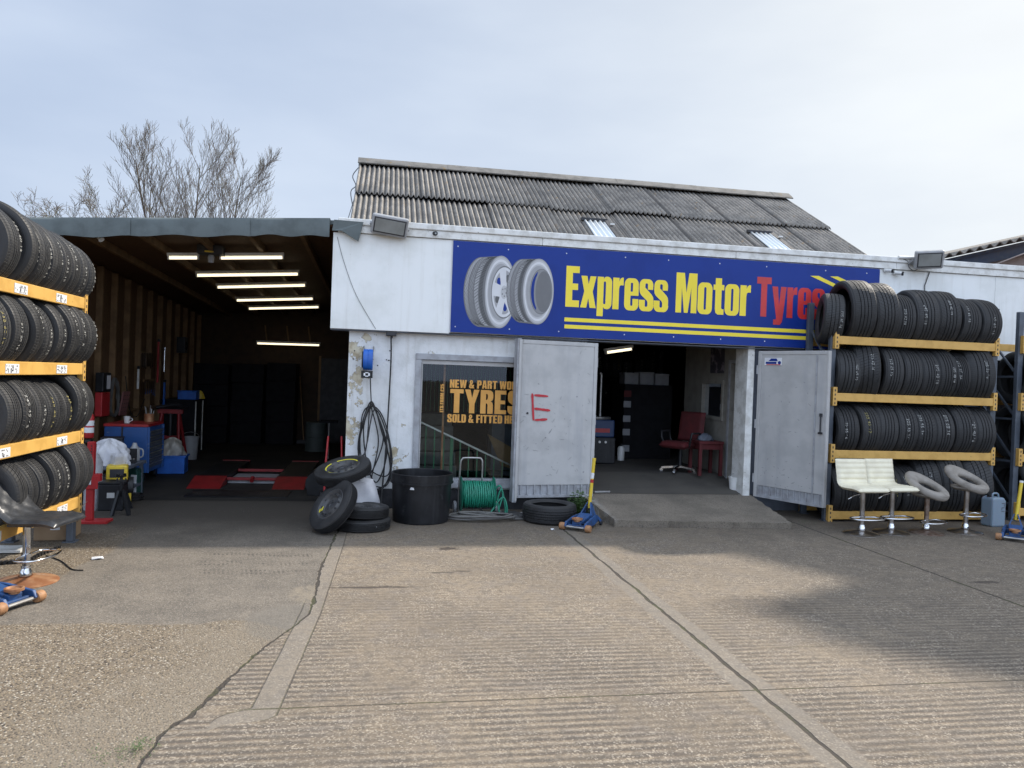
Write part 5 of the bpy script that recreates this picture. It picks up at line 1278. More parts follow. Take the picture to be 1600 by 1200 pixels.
# ------------------------------------------------------------------ trolley jacks
def trolley_jack(loc, yaw, label, handle=None, tone='blue'):
    e = thing('trolley_jack', label, 'trolley jack', loc, (0, 0, yaw), 'blue trolley jacks')
    bdy = MB()
    for s in (-1, 1):
        prof = [(-.30, .045), (-.27, .095), (-.05, .125), (.14, .135), (.22, .11), (.22, .05), (.02, .03)]
        n0 = len(bdy.v)
        for xx, inn in ((s*.125, 0), (s*.098, 0)):
            for y, z in prof: bdy.v.append((xx*(1 if y > -.1 else 1.05)*(.82 if y > .1 else 1), y, z))
        n = len(prof); bdy.f += [tuple(n0+i for i in range(n)), tuple(n0+2*n-1-i for i in range(n))]+[(n0+i, n0+(i+1) % n, n0+n+(i+1) % n, n0+n+i) for i in range(n)]
    bdy.box(-.10, .10, -.02, .19, .05, .11).box(-.095, .095, -.26, -.23, .04, .065)
    bdy.build('body', M['blue'], e, bevel=.006)
    arm = MB().add([(-.055, -.24, .06), (.055, -.24, .06), (.075, .06, .10), (-.075, .06, .10), (-.055, -.24, .10), (.055, -.24, .10), (.075, .06, .155), (-.075, .06, .155)], [(0,3,2,1),(4,5,6,7),(0,1,5,4),(1,2,6,5),(2,3,7,6),(3,0,4,7)])
    arm.build('lifting_arm', M['blue'], e, bevel=.008)
    MB().lathe([(0, .10), (.035, .10), (.035, .118), (.062, .122), (.062, .138), (.05, .14), (.045, .128), (0, .128)], 20, Matrix.Translation((0, -.225, 0))).build('saddle', M['rust'], e, smooth=35)
    for s in (-1, 1):
        MB().lathe([(0, -.03), (.036, -.03), (.041, -.02), (.041, .02), (.036, .03), (0, .03)], 20, Matrix.Translation((s*.155, -.275, .042)) @ Matrix.Rotation(math.pi/2, 4, 'Y')).build('front_wheel', M['tan'], e, smooth=35)
        c_ = MB().lathe([(0, -.014), (.030, -.014), (.030, .014), (0, .014)], 16, Matrix.Translation((s*.125, .235, .031)) @ Matrix.Rotation(math.pi/2, 4, 'Y')).build('castor', M['plinth'], e, smooth=35)
        MB().bar((s*.125, .235, .04), (s*.10, .19, .09), .03).build('castor_fork', M['blue'], e)
    MB().tube([(-.16, -.275, .042), (.16, -.275, .042)], .013, 8).build('axle', M['steel'], e, smooth=40)
    hk = MB()
    for s in (-1, 1): hk.add([(s*.075, .04, .13), (s*.075, .20, .12), (s*.022, .18, .27), (s*.022, .15, .27), (s*.06, .04, .13), (s*.06, .20, .12), (s*.012, .18, .27), (s*.012, .15, .27)], [(0,1,2,3),(7,6,5,4),(0,4,5,1),(1,5,6,2),(2,6,7,3),(3,7,4,0)])
    hk.build('handle_yoke', M['blue'], e)
    if handle:
        h = Vector(handle); a = Vector((0, .165, .20))
        MB().tube([a, a+h], .020, 12).build('handle', M['yellow'], e, smooth=40)
        MB().tube([a+h*.995, a+h*1.05], .0225, 12).build('handle_grip', M['white_plastic'] if tone == 'w' else M['yellow'], e, smooth=40)
        if tone == 'blue':
            MB().tube([a+h*.62, a+h*.74], .0206, 12).build('handle_sticker', M['label'], e, smooth=40); MB().tube([a+h*.53, a+h*.60], .0206, 12).build('handle_sticker', M['red'], e, smooth=40)
    return e
pj = at(896, 830, Z=0); pk = at(921, 800, Z=0)
trolley_jack((2.35, -1.02, 0), R(-36), 'blue trolley jack with yellow handle standing beside the concrete ramp', (.03, .02, .56))
pr_ = at(1575, 835, Z=0)
trolley_jack((7.49, -1.66, 0), R(-45), 'blue trolley jack with yellow handle beside the pale jerrycan', (.04, .06, .45), 'w')
pl_ = at(22, 948, Z=0)
trolley_jack((pl_.x-.20, pl_.y+.06, 0), R(68), 'blue trolley jack with tan wheels at the foot of the black stool')

# ------------------------------------------------------------------ against the front wall
tub = thing('dip_tub', 'large round black plastic tub standing under the window', 'tub', (.49, -.62, 0))
MB().lathe([(0, .0), (.315, .0), (.325, .01), (.345, .44), (.345, .445), (.360, .45), (.362, .555), (.352, .562), (.340, .552), (.338, .45), (.318, .04), (0, .03)], 64).build('body', M['blackp'], tub, smooth=35)
MB().lathe([(.345, .445), (.368, .447), (.368, .462), (.361, .464)], 64, closed=True).build('rim', M['blackp'], tub, smooth=40)
MB().lathe([(0, .38), (.334, .38)], 48).build('water', pm('dark_water', (.01, .012, .014), .08), tub)
MB().flat([[(-.03, .40), (.02, .40), (.012, .425), (-.018, .43)]], lambda x, z: (x*1-.12, -math.sqrt(.3465**2-(x-.12)**2)-.002, z)).build('paper_scrap', M['label'], tub)

# hose reel cart
hr = thing('hose_reel', 'green garden hose wound on a reel cart with bent tube handle under the window', 'hose reel', (1.19, -.30, 0))
hd = spline([(-.225, .06, .05), (-.225, .03, .35), (-.22, .0, .62), (-.20, -.003, .685), (-.16, -.004, .70), (0.0, -.004, .70), (.035, -.003, .685), (.05, .0, .62), (.055, .03, .35), (.055, .06, .05)], 6)
MB().tube(hd, .0115, 8).build('handle', M['steel'], hr, smooth=60)
MB().tube(spline([(-.22, .05, .06), (-.215, -.20, .03), (-.10, -.24, .02), (.05, -.24, .02), (.09, -.18, .03), (.055, .05, .06)], 6), .010, 8).build('stand', M['steel'], hr, smooth=60)
rg = random.Random(12); hs = []
for lay_, r in ((0, .135), (1, .155)):
    for k in range(14):
        x = -.185+.0265*k+(.013 if lay_ else 0)
        for j in range(20):
            a = 2*math.pi*j/20
            hs.append((x+.0265*j/20+rg.uniform(-.004, .004), -.03+(r+rg.uniform(-.006, .006))*math.cos(a), .26+(r+rg.uniform(-.006, .006))*math.sin(a)))
MB().tube(hs, .0115, 6).build('hose', M['hose_green'], hr, smooth=70)
for x in (-.205, .195):
    f_ = MB().lathe([(.03, -.006), (.205, -.006), (.215, 0), (.205, .006), (.03, .006)], 40, Matrix.Translation((x, -.03, .26)) @ Matrix.Rotation(math.pi/2, 4, 'Y'), closed=True).build('flange', M['hose_green'], hr, smooth=40)
MB().tube([(-.21, -.03, .26), (.20, -.03, .26)], .11, 20).build('drum', M['hose_green'], hr, smooth=40)
for x in (-.265, .24): MB().lathe([(0, -.02), (.07, -.02), (.08, -.012), (.08, .012), (.07, .02), (0, .02)], 24, Matrix.Translation((x, .07, .08)) @ Matrix.Rotation(math.pi/2, 4, 'Y')).build('wheel', M['frame_metal'], hr, smooth=35)
fs_ = spline([(.20, -.12, .34), (.26, -.14, .38), (.31, -.14, .22), (.33, -.15, .06), (.28, -.16, .02), (.25, -.16, .10), (.29, -.15, .26), (.27, -.15, .34), (.23, -.15, .22), (.26, -.17, .05), (.34, -.17, .02), (.34, -.16, .16), (.28, -.15, .24), (.12, -.20, .04), (.02, -.24, .015)], 6)
MB().tube(fs_, .0105, 6).build('loose_hose', M['hose_green'], hr, smooth=70)
# grey hose heaped on the ground
gh = []; rg = random.Random(6)
for i in range(46):
    a = i*.62; r = .24+.10*math.sin(i*.37); gh.append((r*1.25*math.cos(a)+.03*rg.uniform(-1, 1), .55*r*math.sin(a)+.02*rg.uniform(-1, 1), .018+.0011*i+.012*rg.random()))
gh += [(.45, -.02, .02), (.62, .05, .016), (.80, .02, .016)]
g_ = MB().tube(spline(gh, 5), .014, 6).build('air_hose', M['hose_grey'], None, smooth=70); g_.location = (1.18, -.62, 0)
tag(g_, 'heap of grey hose lying on the ground in front of the green reel', 'hose')
cbx_ = thing('wheel_trim', 'black plastic wheel trim lying flat between the hose heap and the loose tyre', 'wheel trim', (1.60, -.36, .0), (0, R(2), .3))
MB().lathe([(.20, .0), (.205, .012), (.19, .03), (.15, .038), (.07, .045), (0, .05)], 40).build('disc', M['rim_black'], cbx_, smooth=40)
for k in range(9):
    a = 2*math.pi*k/9; MB().lathe([(0, .041), (.014, .040)], 10, Matrix.Translation((.15*math.cos(a), .15*math.sin(a), 0))).build('slot', M['ink'] if k % 3 else M['label'], cbx_)
rng = random.Random(15)
put_tyre((2.02, -.66, .112), .325, .215, 0, 'X', 0, 90, 'single black tyre lying flat on the ground by the plinth', None, rng)

# wall reel, its cable and the hanging bundle
wr_ = thing('cable_reel', 'blue wall mounted cable reel with a small black socket box below', 'cable reel', (at(575, 565, Y=-.05).x, -.03, at(575, 562, Y=-.05).z))
MB().lathe([(0, -.058), (.125, -.058), (.13, -.05), (.13, -.004), (.126, 0), (.13, .004), (.13, .05), (.125, .058), (0, .058)], 40, Matrix.Rotation(math.pi/2, 4, 'Y') @ TRS(sc=(1, .8, 1))).build('drum', M['reel_blue'], wr_, smooth=35)
MB().bar((-.06, .14, .17), (-.06, .0, 0), .012).bar((.06, .14, .17), (.06, 0, 0), .012).build('bracket', M['steel'], wr_)
MB().lathe([(0, .06), (.10, .06), (.10, .075), (0, .075)], 28, Matrix.Rotation(-math.pi/2, 4, 'Y') @ TRS(sc=(1, .8, 1))).build('side_plate', M['plinth'], wr_, smooth=35)
MB().box(-.075, .062, -.11, -.02, -.225, -.135).build('socket_box', M['blackp'], wr_, bevel=.006)
sq = MB()
for x, z in ((-.035, 0), (.02, 0)): sq.box(x-.010, x+.010, -.114, -.111, -.198, -.164)
for z in (-.202, -.160): sq.box(-.026, .011, -.114, -.111, z-.006, z+.006)
sq.build('socket_cover', M['label'], wr_)
MB().tube(spline([(.035, -.07, -.225), (.045, -.04, -.38), (.055, -.02, -.52), (.05, 0, -.58)], 5), .007, 6).build('lead', M['cable'], wr_, smooth=70)
# bundle loops (drawn in the plane of the wall)
def wpx(x, y, Y=.03): p = at(x, y, Y=Y); return (p.x, Y, p.z)
rg = random.Random(21); lp = []
loops = [((578,634),(562,690),(566,745),(600,764),(611,735),(596,672)), ((582,633),(568,668),(574,730),(590,755),(606,700),(590,650)), ((578,633),(560,700),(580,760),(608,745),(604,690),(588,640)), ((579,632),(572,700),(560,720),(575,742),(598,690),(592,655)), ((580,633),(590,690),(580,760),(598,760),(612,720),(600,660)), ((582,634),(566,650),(563,715),(585,738),(607,742),(608,690))]
hz_ = 0
for lpp in loops:
    for k, (x, y) in enumerate(lpp): lp.append(wpx(x+rg.uniform(-1.5, 1.5), y+rg.uniform(-3, 3), .05+.03*rg.random()))
lp += [wpx(585, 640, .0), wpx(565, 720, -.35), wpx(520, 737, -.75)]
o = MB().tube(spline(lp, 8), .0085, 6).build('cable_bundle', M['cable'], None, smooth=70); tag(o, 'black cable gathered in long loops hanging from a nail below the blue reel', 'cable')
vc = [wpx(611, 528, .03), wpx(611, 560, .035), wpx(608, 620, .04), wpx(603, 700, .03), wpx(597, 765, .0), (.03, -.35, .15), (.02, -.7, .012), (-.1, -.85, .012)]
o = MB().tube(spline(vc, 6), .0095, 6).build('drop_cable', M['cable'], None, smooth=70); tag(o, 'single black cable dropping straight down the white wall beside the window', 'cable')
jb_ = thing('junction_box', 'small dark junction box under the white fascia at the head of the cable', 'junction box', wpx(612, 521, .06))
MB().box(-.07, .06, -.05, .06, -.03, .05).build('case', M['plinth'], jb_, bevel=.005); MB().lathe([(0, -.06), (.016, -.06), (.016, -.03), (0, -.03)], 12).build('gland', M['plinth'], jb_, smooth=40)
nl = [wpx(x, y, WY-.004) for x, y in ((583,551),(609,548),(607,563),(608,563),(604,562),(590,571),(554,548),(552,561))]
nb_ = MB()
for p in nl: nb_.lathe([(0, .004), (.008, .004), (.008, 0)], 8, Matrix.Translation(p) @ Matrix.Rotation(math.pi/2, 4, 'X'))
nb_.build('wall_plugs', M['ink'], shop, world=True)["kind"] = 'stuff'

# spare wheels by the shed corner
def spare_wheel(loc, rot, label, Rr=.30, Wd=.125, mark=None):
    e = thing('spare_wheel', label, 'wheel', loc, rot, 'space saver wheels by the bay corner')
    o = bpy.data.objects.new('tyre', tyre_data(Rr, Wd, 3)); COL.objects.link(o); o.parent = e
    rr_ = max(.17, Rr-.115-.02)
    prof = [(rr_+.006, -.05), (rr_+.012, -.042), (rr_-.012, -.03), (rr_-.016, .03), (rr_-.03, .030), (rr_-.05, .040), (.115, .048), (.095, .026), (.07, .03), (.035, .030), (.03, .02), (0, .02)]
    MB().lathe([(rr_+.014, .052), (rr_+.006, .056), (rr_-.012, .045)]+prof[4:], 40).build('rim', M['rim_black'], e, smooth=35)
    for k in range(10):
        a = 2*math.pi*k/10; MB().lathe([(0, .0458), (.013, .0452)], 10, Matrix.Translation((.127*math.cos(a), .127*math.sin(a), .0035))).build('hand_hole', M['ink'], e)
    for k in range(5):
        a = 2*math.pi*k/5+.3; MB().lathe([(0, .034), (.008, .034), (.009, .029)], 8, Matrix.Translation((.055*math.cos(a), .055*math.sin(a), 0))).build('stud_hole', M['ink'], e)
    if mark == 'ring':
        yr = MB()
        for a0, a1 in ((.3, 1.9), (2.3, 3.4), (3.7, 5.3)):
            for q in range(14):
                t0, t1 = a0+(a1-a0)*q/14, a0+(a1-a0)*(q+1)/14
                yr.add([(r*math.cos(t), r*math.sin(t), z) for r, z, t in ((rr_-.006, .0545, t0), (rr_+.006, .0590, t0), (rr_+.006, .0590, t1), (rr_-.006, .0545, t1))], [(0, 1, 2, 3)])
        yr.build('yellow_ring', M['yellow_text'], e)
    if mark == 'tag':
        MB().box(-.125, -.10, -.05, .0, .0455, .0475).box(-.155, -.135, -.065, -.02, .045, .047).build('yellow_label', M['yellow_text'], e)
    return e
spare_wheel((-.16, -1.08, .064), (0, 0, .4), 'narrow spare wheel at the bottom of the pair lying flat by the tub', .30)
spare_wheel((-.17, -1.06, .192), (R(2), R(2), 1.4), 'chalky narrow spare wheel lying on top of the flat pair', .29)
spare_wheel((-.47, -1.27, .268), (R(52), R(-20), R(-42)), 'narrow spare wheel with yellow label leaning against the flat pair', .305, mark='tag')
spare_wheel((-.40, -.88, .60), (R(14), R(-13), 0), 'narrow spare wheel with a yellow ring lying on the white sack', .315, mark='ring')
# full white sack under the top wheel
sk_ = MB(); nU, nV = 32, 16; rg = random.Random(33)
for j in range(nV+1):
    v = j/nV
    for i in range(nU):
        a = 2*math.pi*i/nU
        r = (.20+.05*math.sin(math.pi*min(1, v*1.1)))*(1+.10*math.sin(3*a+4*v)+.05*math.sin(7*a+9*v))*(1 if v < .97 else .2)
        sk_.v.append((r*math.cos(a)*1.15, r*math.sin(a)*.9-.05*v, .50*v+.02*math.sin(5*a+2)*v))
for j in range(nV):
    for i in range(nU): sk_.f.append((j*nU+i, j*nU+(i+1) % nU, (j+1)*nU+(i+1) % nU, (j+1)*nU+i))
sk_.f += [tuple(range(nU))[::-1], tuple(nV*nU+i for i in range(nU))]
so_ = sk_.build('sack', M['cloth'], None, smooth=80); so_.location = (-.30, -.66, .0); tag(so_, 'crumpled white sack standing against the corner under the tilted spare wheel', 'sack')
ht = thing('hand_truck', 'red hand truck with a pale wooden triangle beside the white sack', 'trolley', at(503, 800, Z=0)+Vector((-.02, .55, 0)), (0, 0, R(10)))
MB().tube([(0, 0, .04), (.02, .1, .55), (.05, .2, .85)], .014, 8).tube([(.22, 0, .04), (.22, .1, .55), (.22, .2, .85)], .014, 8).tube([(0.02, .1, .5), (.22, .1, .5)], .012, 8).tube([(0.0, 0.02, .1), (.22, .02, .1)], .012, 8).build('frame', M['red'], ht, smooth=50)
for q in (((.02, -.14, .12), (.06, -.14, .34)), ((.06, -.14, .34), (.15, -.14, .12)), ((.02, -.14, .12), (.15, -.14, .12))): MB().bar(q[0], q[1], .025, .03).build('wooden_brace', pm('pale_wood', (.5, .34, .2), .6), ht)
for x in (-.03, .25): MB().lathe([(0, -.02), (.08, -.02), (.085, 0), (.08, .02), (0, .02)], 20, Matrix.Translation((x, .06, .085)) @ Matrix.Rotation(math.pi/2, 4, 'Y')).build('wheel', M['blackp'], ht, smooth=35)

# jerrycan
jc = thing('jerrycan', 'pale translucent plastic jerrycan at the end of the rack behind the stools', 'jerrycan', (7.87, -.92, 0), (0, 0, .15)); jc.scale = (.88, .88, .92)
MB().prism([(-.13, 0), (.13, 0), (.135, .04), (.135, .36), (.10, .41), (-.02, .415), (-.05, .42), (-.13, .40)], -.10, .10).build('body', M['jerry'], jc, bevel=.025)
MB().lathe([(0, .415), (.03, .415), (.03, .45), (0, .45)], 16, Matrix.Translation((-.085, 0, 0))).build('cap', M['blackp'], jc, smooth=40)
MB().tube(spline([(-.03, 0, .415), (-.01, 0, .455), (.07, 0, .455), (.10, 0, .41)], 5), .014, 8).build('handle', M['jerry'], jc, smooth=50)
lb = MB()
for z in (.27, .22, .33): lb.box(.04, .10, -.1035, -.1015, z-.006, z+.006)
lb.box(.04, .052, -.1036, -.1016, .235, .264).box(.088, .10, -.1036, -.1016, .284, .32).build('moulded_mark', M['dark_wall'], jc)

# ------------------------------------------------------------------ on the fascia
def floodlight(px_, w, h, rotz, tiltx, roll, label, yoff=-.16):
    c = at(*px_, Y=yoff); e = thing('floodlight', label, 'floodlight', c)
    Mx = TRS((0, 0, 0), (R(tiltx), R(roll), R(rotz)))
    b = MB().box(-w/2, w/2, -.02, .07, -h/2, h/2, Mx); b.build('case', M['lampcase'], e, bevel=.022)
    MB().box(-w/2+.028, w/2-.028, -.0245, -.0205, -h/2+.028, h/2-.028, Mx).build('gasket', M['ink'], e)
    MB().box(-w/2+.042, w/2-.042, -.0290, -.0250, -h/2+.042, h/2-.042, Mx).build('glass', M['lens'], e, bevel=.002)
    bk = MB()
    for s in (-1, 1): bk.bar(Mx @ Vector((s*(w/2+.012), .03, 0)), Vector((s*w/2*.9, -yoff-.035, -.03)), .02, .03)
    bk.bar((-w/2*.9, -yoff-.04, -.03), (w/2*.9, -yoff-.04, -.03), .03)
    bk.build('bracket', M['lampcase'], e)
    fi = MB()
    for k in range(7): fi.box(-w/2+.06+k*(w-.12)/6-.004, -w/2+.06+k*(w-.12)/6+.004, .07, .11, -h/2+.03, h/2-.03, Mx)
    fi.build('cooling_fins', M['lampcase'], e)
    return e
floodlight((609, 353.5), .44, .24, 3, 24, 6, 'grey floodlight above the blank white panel by the felt flap')
floodlight((1452, 406), .36, .25, -24, 20, -2, 'grey floodlight above the rack of tyres near the two small cameras', -.24)
fl_ = MB().tube(spline([at(1437, 418, Y=-.03), at(1428, 423, Y=-.03), at(1420, 417, Y=-.03), at(1418, 408, Y=-.05), at(1405, 402, Y=-.06)], 5), .006, 6)
tag(fl_.build('lamp_lead', M['wire'], None, smooth=60), 'thin lead curling from the lamp above the tyre rack', 'cable')
fl_ = MB().tube([at(1453, 424, Y=-.012), at(1445, 446, Y=-.012), at(1445, 470, Y=-.012)], .006, 6)
tag(fl_.build('fascia_cable', M['cable'], None), 'short dark cable down the white fascia below the floodlight by the rack', 'cable')
cd_ = MB().tube([at(1404, 402, Y=-.06), at(1432, 403, Y=-.06)], .022, 10); tag(cd_.build('conduit', M['white_plastic'], None, smooth=50), 'pale plastic conduit on the capping beside the floodlight', 'conduit')
def camera_unit(px_, yaw, label, white=True, Y=-.01):
    e = thing('security_camera', label, 'camera', at(*px_, Y=Y), (0, 0, R(yaw)))
    MB().lathe([(0, 0), (.03, 0), (.03, .015), (0, .015)], 16, Matrix.Translation((-.05, .0, .01)) @ Matrix.Rotation(math.pi/2, 4, 'X')).build('mount', M['white_plastic'] if white else M['blackp'], e, smooth=40)
    MB().tube([(-.05, -.01, .01), (0, -.08, -.005)], .024, 14).build('body', M['white_plastic'] if white else M['blackp'], e, smooth=40)
    MB().tube([(0, -.08, -.005), (.008, -.095, -.008)], .028, 14).build('hood', M['blackp'], e, smooth=40)
    MB().lathe([(0, .0), (.012, 0), (.012, .004), (0, .004)], 12, TRS((.009, -.0965, -.008), (math.pi/2, 0, R(28)))).build('lens', M['lens'], e)
camera_unit((1388, 424), 0, 'small white camera with black hood, the upper of two beside the blue sign')
camera_unit((1402, 428), 10, 'small white camera with black hood, lower and farther from the blue sign')
camera_unit((684, 366), -25, 'small black camera just above the blue sign corner', False)
wc = thing('security_camera', 'white tube camera hanging under the felt roof edge', 'camera', at(152, 368, Y=.15), (0, 0, R(20)))
MB().lathe([(0, 0), (.04, 0), (.04, .012), (0, .012)], 16, Matrix.Translation((0, 0, .035))).build('mount', M['white_plastic'], wc, smooth=40)
MB().tube([(0, .02, .03), (.02, -.03, -.01), (.045, -.07, -.055)], .032, 14).build('body', M['white_plastic'], wc, smooth=40)
wl_ = MB().tube(spline([at(527, 370, Y=-.006), at(537, 408, Y=-.006), at(556, 460, Y=-.006), at(587, 514, Y=-.006)], 5), .003, 5); tag(wl_.build('fascia_wire', M['wire'], None), 'thin grey wire slanting across the blank white panel', 'wire')
rw = MB().tube(spline([at(560, 262, Y=3.2), at(551, 275, Y=3.1), at(556, 290, Y=3.0), at(548, 300, Y=2.7), at(553, 330, Y=2)], 5), .008, 5).tube(spline([at(553, 312, Y=2), at(546, 335, Y=1.2), at(541, 350, Y=.4)], 4), .006, 5)
tag(rw.build('roof_wire', M['wire'], None), 'loose wires dangling at the end of the corrugated roof', 'wire')

# ------------------------------------------------------------------ inside the timber bay
def dome(mb, c, rx, ry, rz, seed, n=28, m=12, wr=.10, flat=True):
    """crumpled soft heap"""
    rg = random.Random(seed); ph = [rg.uniform(0, 6) for _ in range(6)]; n0 = len(mb.v)
    for j in range(m+1):
        t = math.pi/2*j/m
        for i in range(n):
            a = 2*math.pi*i/n; f = 1+wr*math.sin(3*a+ph[0]+3*t)+wr*.7*math.sin(7*a+ph[1]-5*t)+wr*.5*math.sin(12*a+ph[2]+8*t)
            mb.v.append((c[0]+rx*math.cos(t)*math.cos(a)*f, c[1]+ry*math.cos(t)*math.sin(a)*f, c[2]+rz*math.sin(t)*(1+wr*.5*math.sin(4*a+ph[3]))))
    for j in range(m):
        for i in range(n): mb.f.append((n0+j*n+i, n0+j*n+(i+1) % n, n0+(j+1)*n+(i+1) % n, n0+(j+1)*n+i))
    mb.f.append(tuple(n0+i for i in range(n))[::-1]); return mb
# cardboard box
cb = thing('cardboard_box', 'torn brown cardboard box on the ground at the end of the stickered rack', 'box', (-3.02, -1.50, 0), (0, 0, R(6)))
MB().box(-.19, .13, -.16, .16, .0, .25).build('body', M['card'], cb, bevel=.006)
MB().add([(-.19, -.16, .251), (.13, -.16, .251), (.10, -.13, .33), (-.12, -.12, .30)], [(0, 1, 2, 3)]).add([(.131, -.16, .251), (.131, .16, .251), (.19, .14, .33), (.20, -.12, .30)], [(0, 1, 2, 3)]).build('flap', M['card'], cb)
MB().box(-.05, .03, -.163, -.1605, .10, .17).build('label', M['label'], cb)
MB().lathe([(0, 0), (.03, 0)], 16, Matrix.Translation((.1305, .02, .17)) @ Matrix.Rotation(math.pi/2, 4, 'Y')).build('hand_hole', M['ink'], cb)
dome(MB(), (-.03, 0, .25), .12, .12, .07, 3).build('packing', M['label'], cb, smooth=70)
# extinguisher
ex = thing('fire_extinguisher', 'red fire extinguisher with pale labels hung at the end of the stickered rack', 'fire extinguisher', (at(139, 680, Y=-.1).x, -.1, at(139, 684, Y=-.1).z))
MB().lathe([(0, 0), (.045, 0), (.05, .01), (.05, .24), (.03, .28), (.015, .29), (0, .29)], 24).build('cylinder', M['red'], ex, smooth=40)
MB().lathe([(.0506, .06), (.0506, .12)], 24).lathe([(.0506, .14), (.0506, .20)], 24).build('label', M['label'], ex)
MB().box(-.012, .012, -.06, .02, .29, .31).box(-.01, .01, -.07, .01, .33, .345).build('valve', M['blackp'], ex)
MB().bar((0, .0, -.02), (0, .0, -.684*1+0.0 if False else -.05), .06, .08).build('bracket', M['blackp'], ex)
# tall red lifting post
rp = thing('lifting_jack', 'tall red bumper jack with a white label standing at the bay entrance', 'jack', (-3.02, -.80, 0))
MB().box(-.035, .035, -.03, .03, .03, .86).build('post', M['red'], rp, bevel=.004)
MB().box(-.10, .20, -.10, .10, 0, .028).build('foot', M['red'], rp, bevel=.004)
MB().box(-.07, .085, -.045, -.031, .36, .50).box(.036, .10, -.04, .04, .44, .52).build('carriage', M['red'], rp, bevel=.004)
MB().box(-.045, .02, -.0495, -.046, .41, .475).build('label', M['label'], rp)
MB().box(-.12, -.037, -.02, .02, .74, .79).build('hook', M['red'], rp, bevel=.004)
h_ = MB()
for k in range(10): h_.box(.005, .015, -.0325, -.0305, .54+k*.03, .555+k*.03)
h_.build('pin_holes', M['ink'], rp)["kind"] = 'stuff'
# low bench with white cloth bundle
bn = thing('work_trolley', 'dark low trolley bench carrying the white cloth bundle', 'trolley', (-3.38, .75, 0))
MB().box(-.32, .34, -.35, .40, .40, .44).build('top', M['dark_wall'], bn, bevel=.004)
MB().box(-.30, .30, -.33, .38, .12, .15).build('shelf', M['dark_wall'], bn)
for x in (-.29, .29):
    for y in (-.32, .36): MB().box(x-.02, x+.02, y-.02, y+.02, 0, .40).build('leg', M['dark_wall'], bn)
o = dome(MB(), (0, 0, 0), .25, .24, .30, 17, 48, 20, .13).build('cloth_bundle', M['cloth'], None, smooth=80); o.location = (-3.34, .68, .442); tag(o, 'bundled white cloth heaped on the dark trolley bench', 'cloth')
hg_ = MB(); n = 10; rg = random.Random(8)
for j in range(9):
    for i in range(n+1):
        u = i/n; hg_.v.append((.04+.20*u, -.03+.045*math.sin(u*9+j*.2)+.01*j*.5-.06*math.sin(u*3), .16-.042*j-.03*(u-.5)*j*.3))
for j in range(8):
    for i in range(n): a = j*(n+1)+i; hg_.f.append((a, a+1, a+n+2, a+n+1))
o = hg_.build('hanging_cloth', M['cloth'], None, smooth=80); o.location = (-3.27, .40, .45); sm = o.modifiers.new('t', 'SOLIDIFY'); sm.thickness = .012
tag(o, 'loose white cloth end hanging down in front of the trolley bench', 'cloth')
cp = thing('compressor', 'yellow and black compressor on the floor under the bench end', 'compressor', (-3.10, .30, 0), (0, 0, R(15)))
MB().tube([(-.16, 0, .20), (.16, 0, .20)], .13, 20).build('tank', M['blackp'], cp, smooth=40)
MB().box(-.13, .10, -.11, .10, .30, .48).build('motor_cover', M['yellow'], cp, bevel=.02)
MB().box(-.09, .06, -.114, -.111, .34, .44).build('panel', M['ink'], cp)
for x in (-.13, .13): MB().box(x-.015, x+.015, -.12, -.08, 0, .15).build('leg', M['yellow'], cp)
gp_ = thing('welding_bottle', 'dark grey gas bottle behind the tall red jack', 'bottle', (-3.26, -.05, 0))
MB().lathe([(0, 0), (.09, 0), (.095, .02), (.095, .55), (.05, .64), (.025, .66), (.025, .72), (0, .72)], 24).build('body', M['frame_metal'], gp_, smooth=40)
MB().box(-.02, .02, -.05, .02, .72, .76).build('valve', M['steel'], gp_)
def axle_stand(loc, yaw, label):
    e = thing('axle_stand', label, 'axle stand', loc, (0, 0, yaw), 'black axle stands')
    for k in range(4):
        a = math.pi/4+k*math.pi/2; MB().bar((.12*math.cos(a), .12*math.sin(a), 0), (.025*math.cos(a), .025*math.sin(a), .27), .03).build('leg', M['blackp'], e)
    MB().tube([(0, 0, .20), (0, 0, .38)], .016, 8).box(-.05, .05, -.02, .02, .37, .39).box(-.05, -.035, -.02, .02, .39, .41).box(.035, .05, -.02, .02, .39, .41).build('post', M['blackp'], e)
axle_stand((-2.86, -.35, 0), .3, 'black axle stand on the floor right beside the red jack foot')
axle_stand((-2.98, .02, 0), .9, 'black axle stand just behind the other one, by the compressor')
gc_ = thing('fuel_can', 'dark green can with a white label beside the blue tool chest', 'can', (-3.18, 1.10, 0), (0, 0, R(-15)))
MB().box(-.10, .10, -.08, .08, 0, .34).build('body', pm('green_can', (.015, .06, .05), .4), gc_, bevel=.02)
MB().box(.02, .095, -.084, -.081, .03, .26).build('label', M['label'], gc_); MB().box(-.06, .02, -.012, .012, .345, .37).build('handle', M['blackp'], gc_)
# blue tool chest
tc_ = thing('tool_chest', 'worn blue roller tool chest with a red mat on top', 'tool chest', (-3.59, 2.42, 0))
cw, cdp = .29, .36
MB().box(-cw, cw, -cdp, cdp, .14, .80).build('body', M['chest_blue'], tc_, bevel=.008)
for k in range(7):
    z = .20+k*.078; dw = MB().box(cw+.001, cw+.012, -cdp+.03, cdp-.03, z, z+.068).build('drawer', M['dark_wall'], tc_, bevel=.003)
    MB().box(cw+.0125, cw+.03, -cdp+.04, cdp-.04, z+.055, z+.066).build('handle', M['steel'], tc_).parent = dw
MB().box(cw+.001, cw+.03, -cdp, -cdp+.028, .14, .80).box(cw+.001, cw+.03, cdp-.028, cdp, .14, .80).build('corner_trim', M['chest_blue'], tc_, bevel=.004)
MB().box(-cw-.01, cw+.01, -cdp-.01, cdp+.01, .802, .84).build('top_mat', M['red'], tc_, bevel=.005)
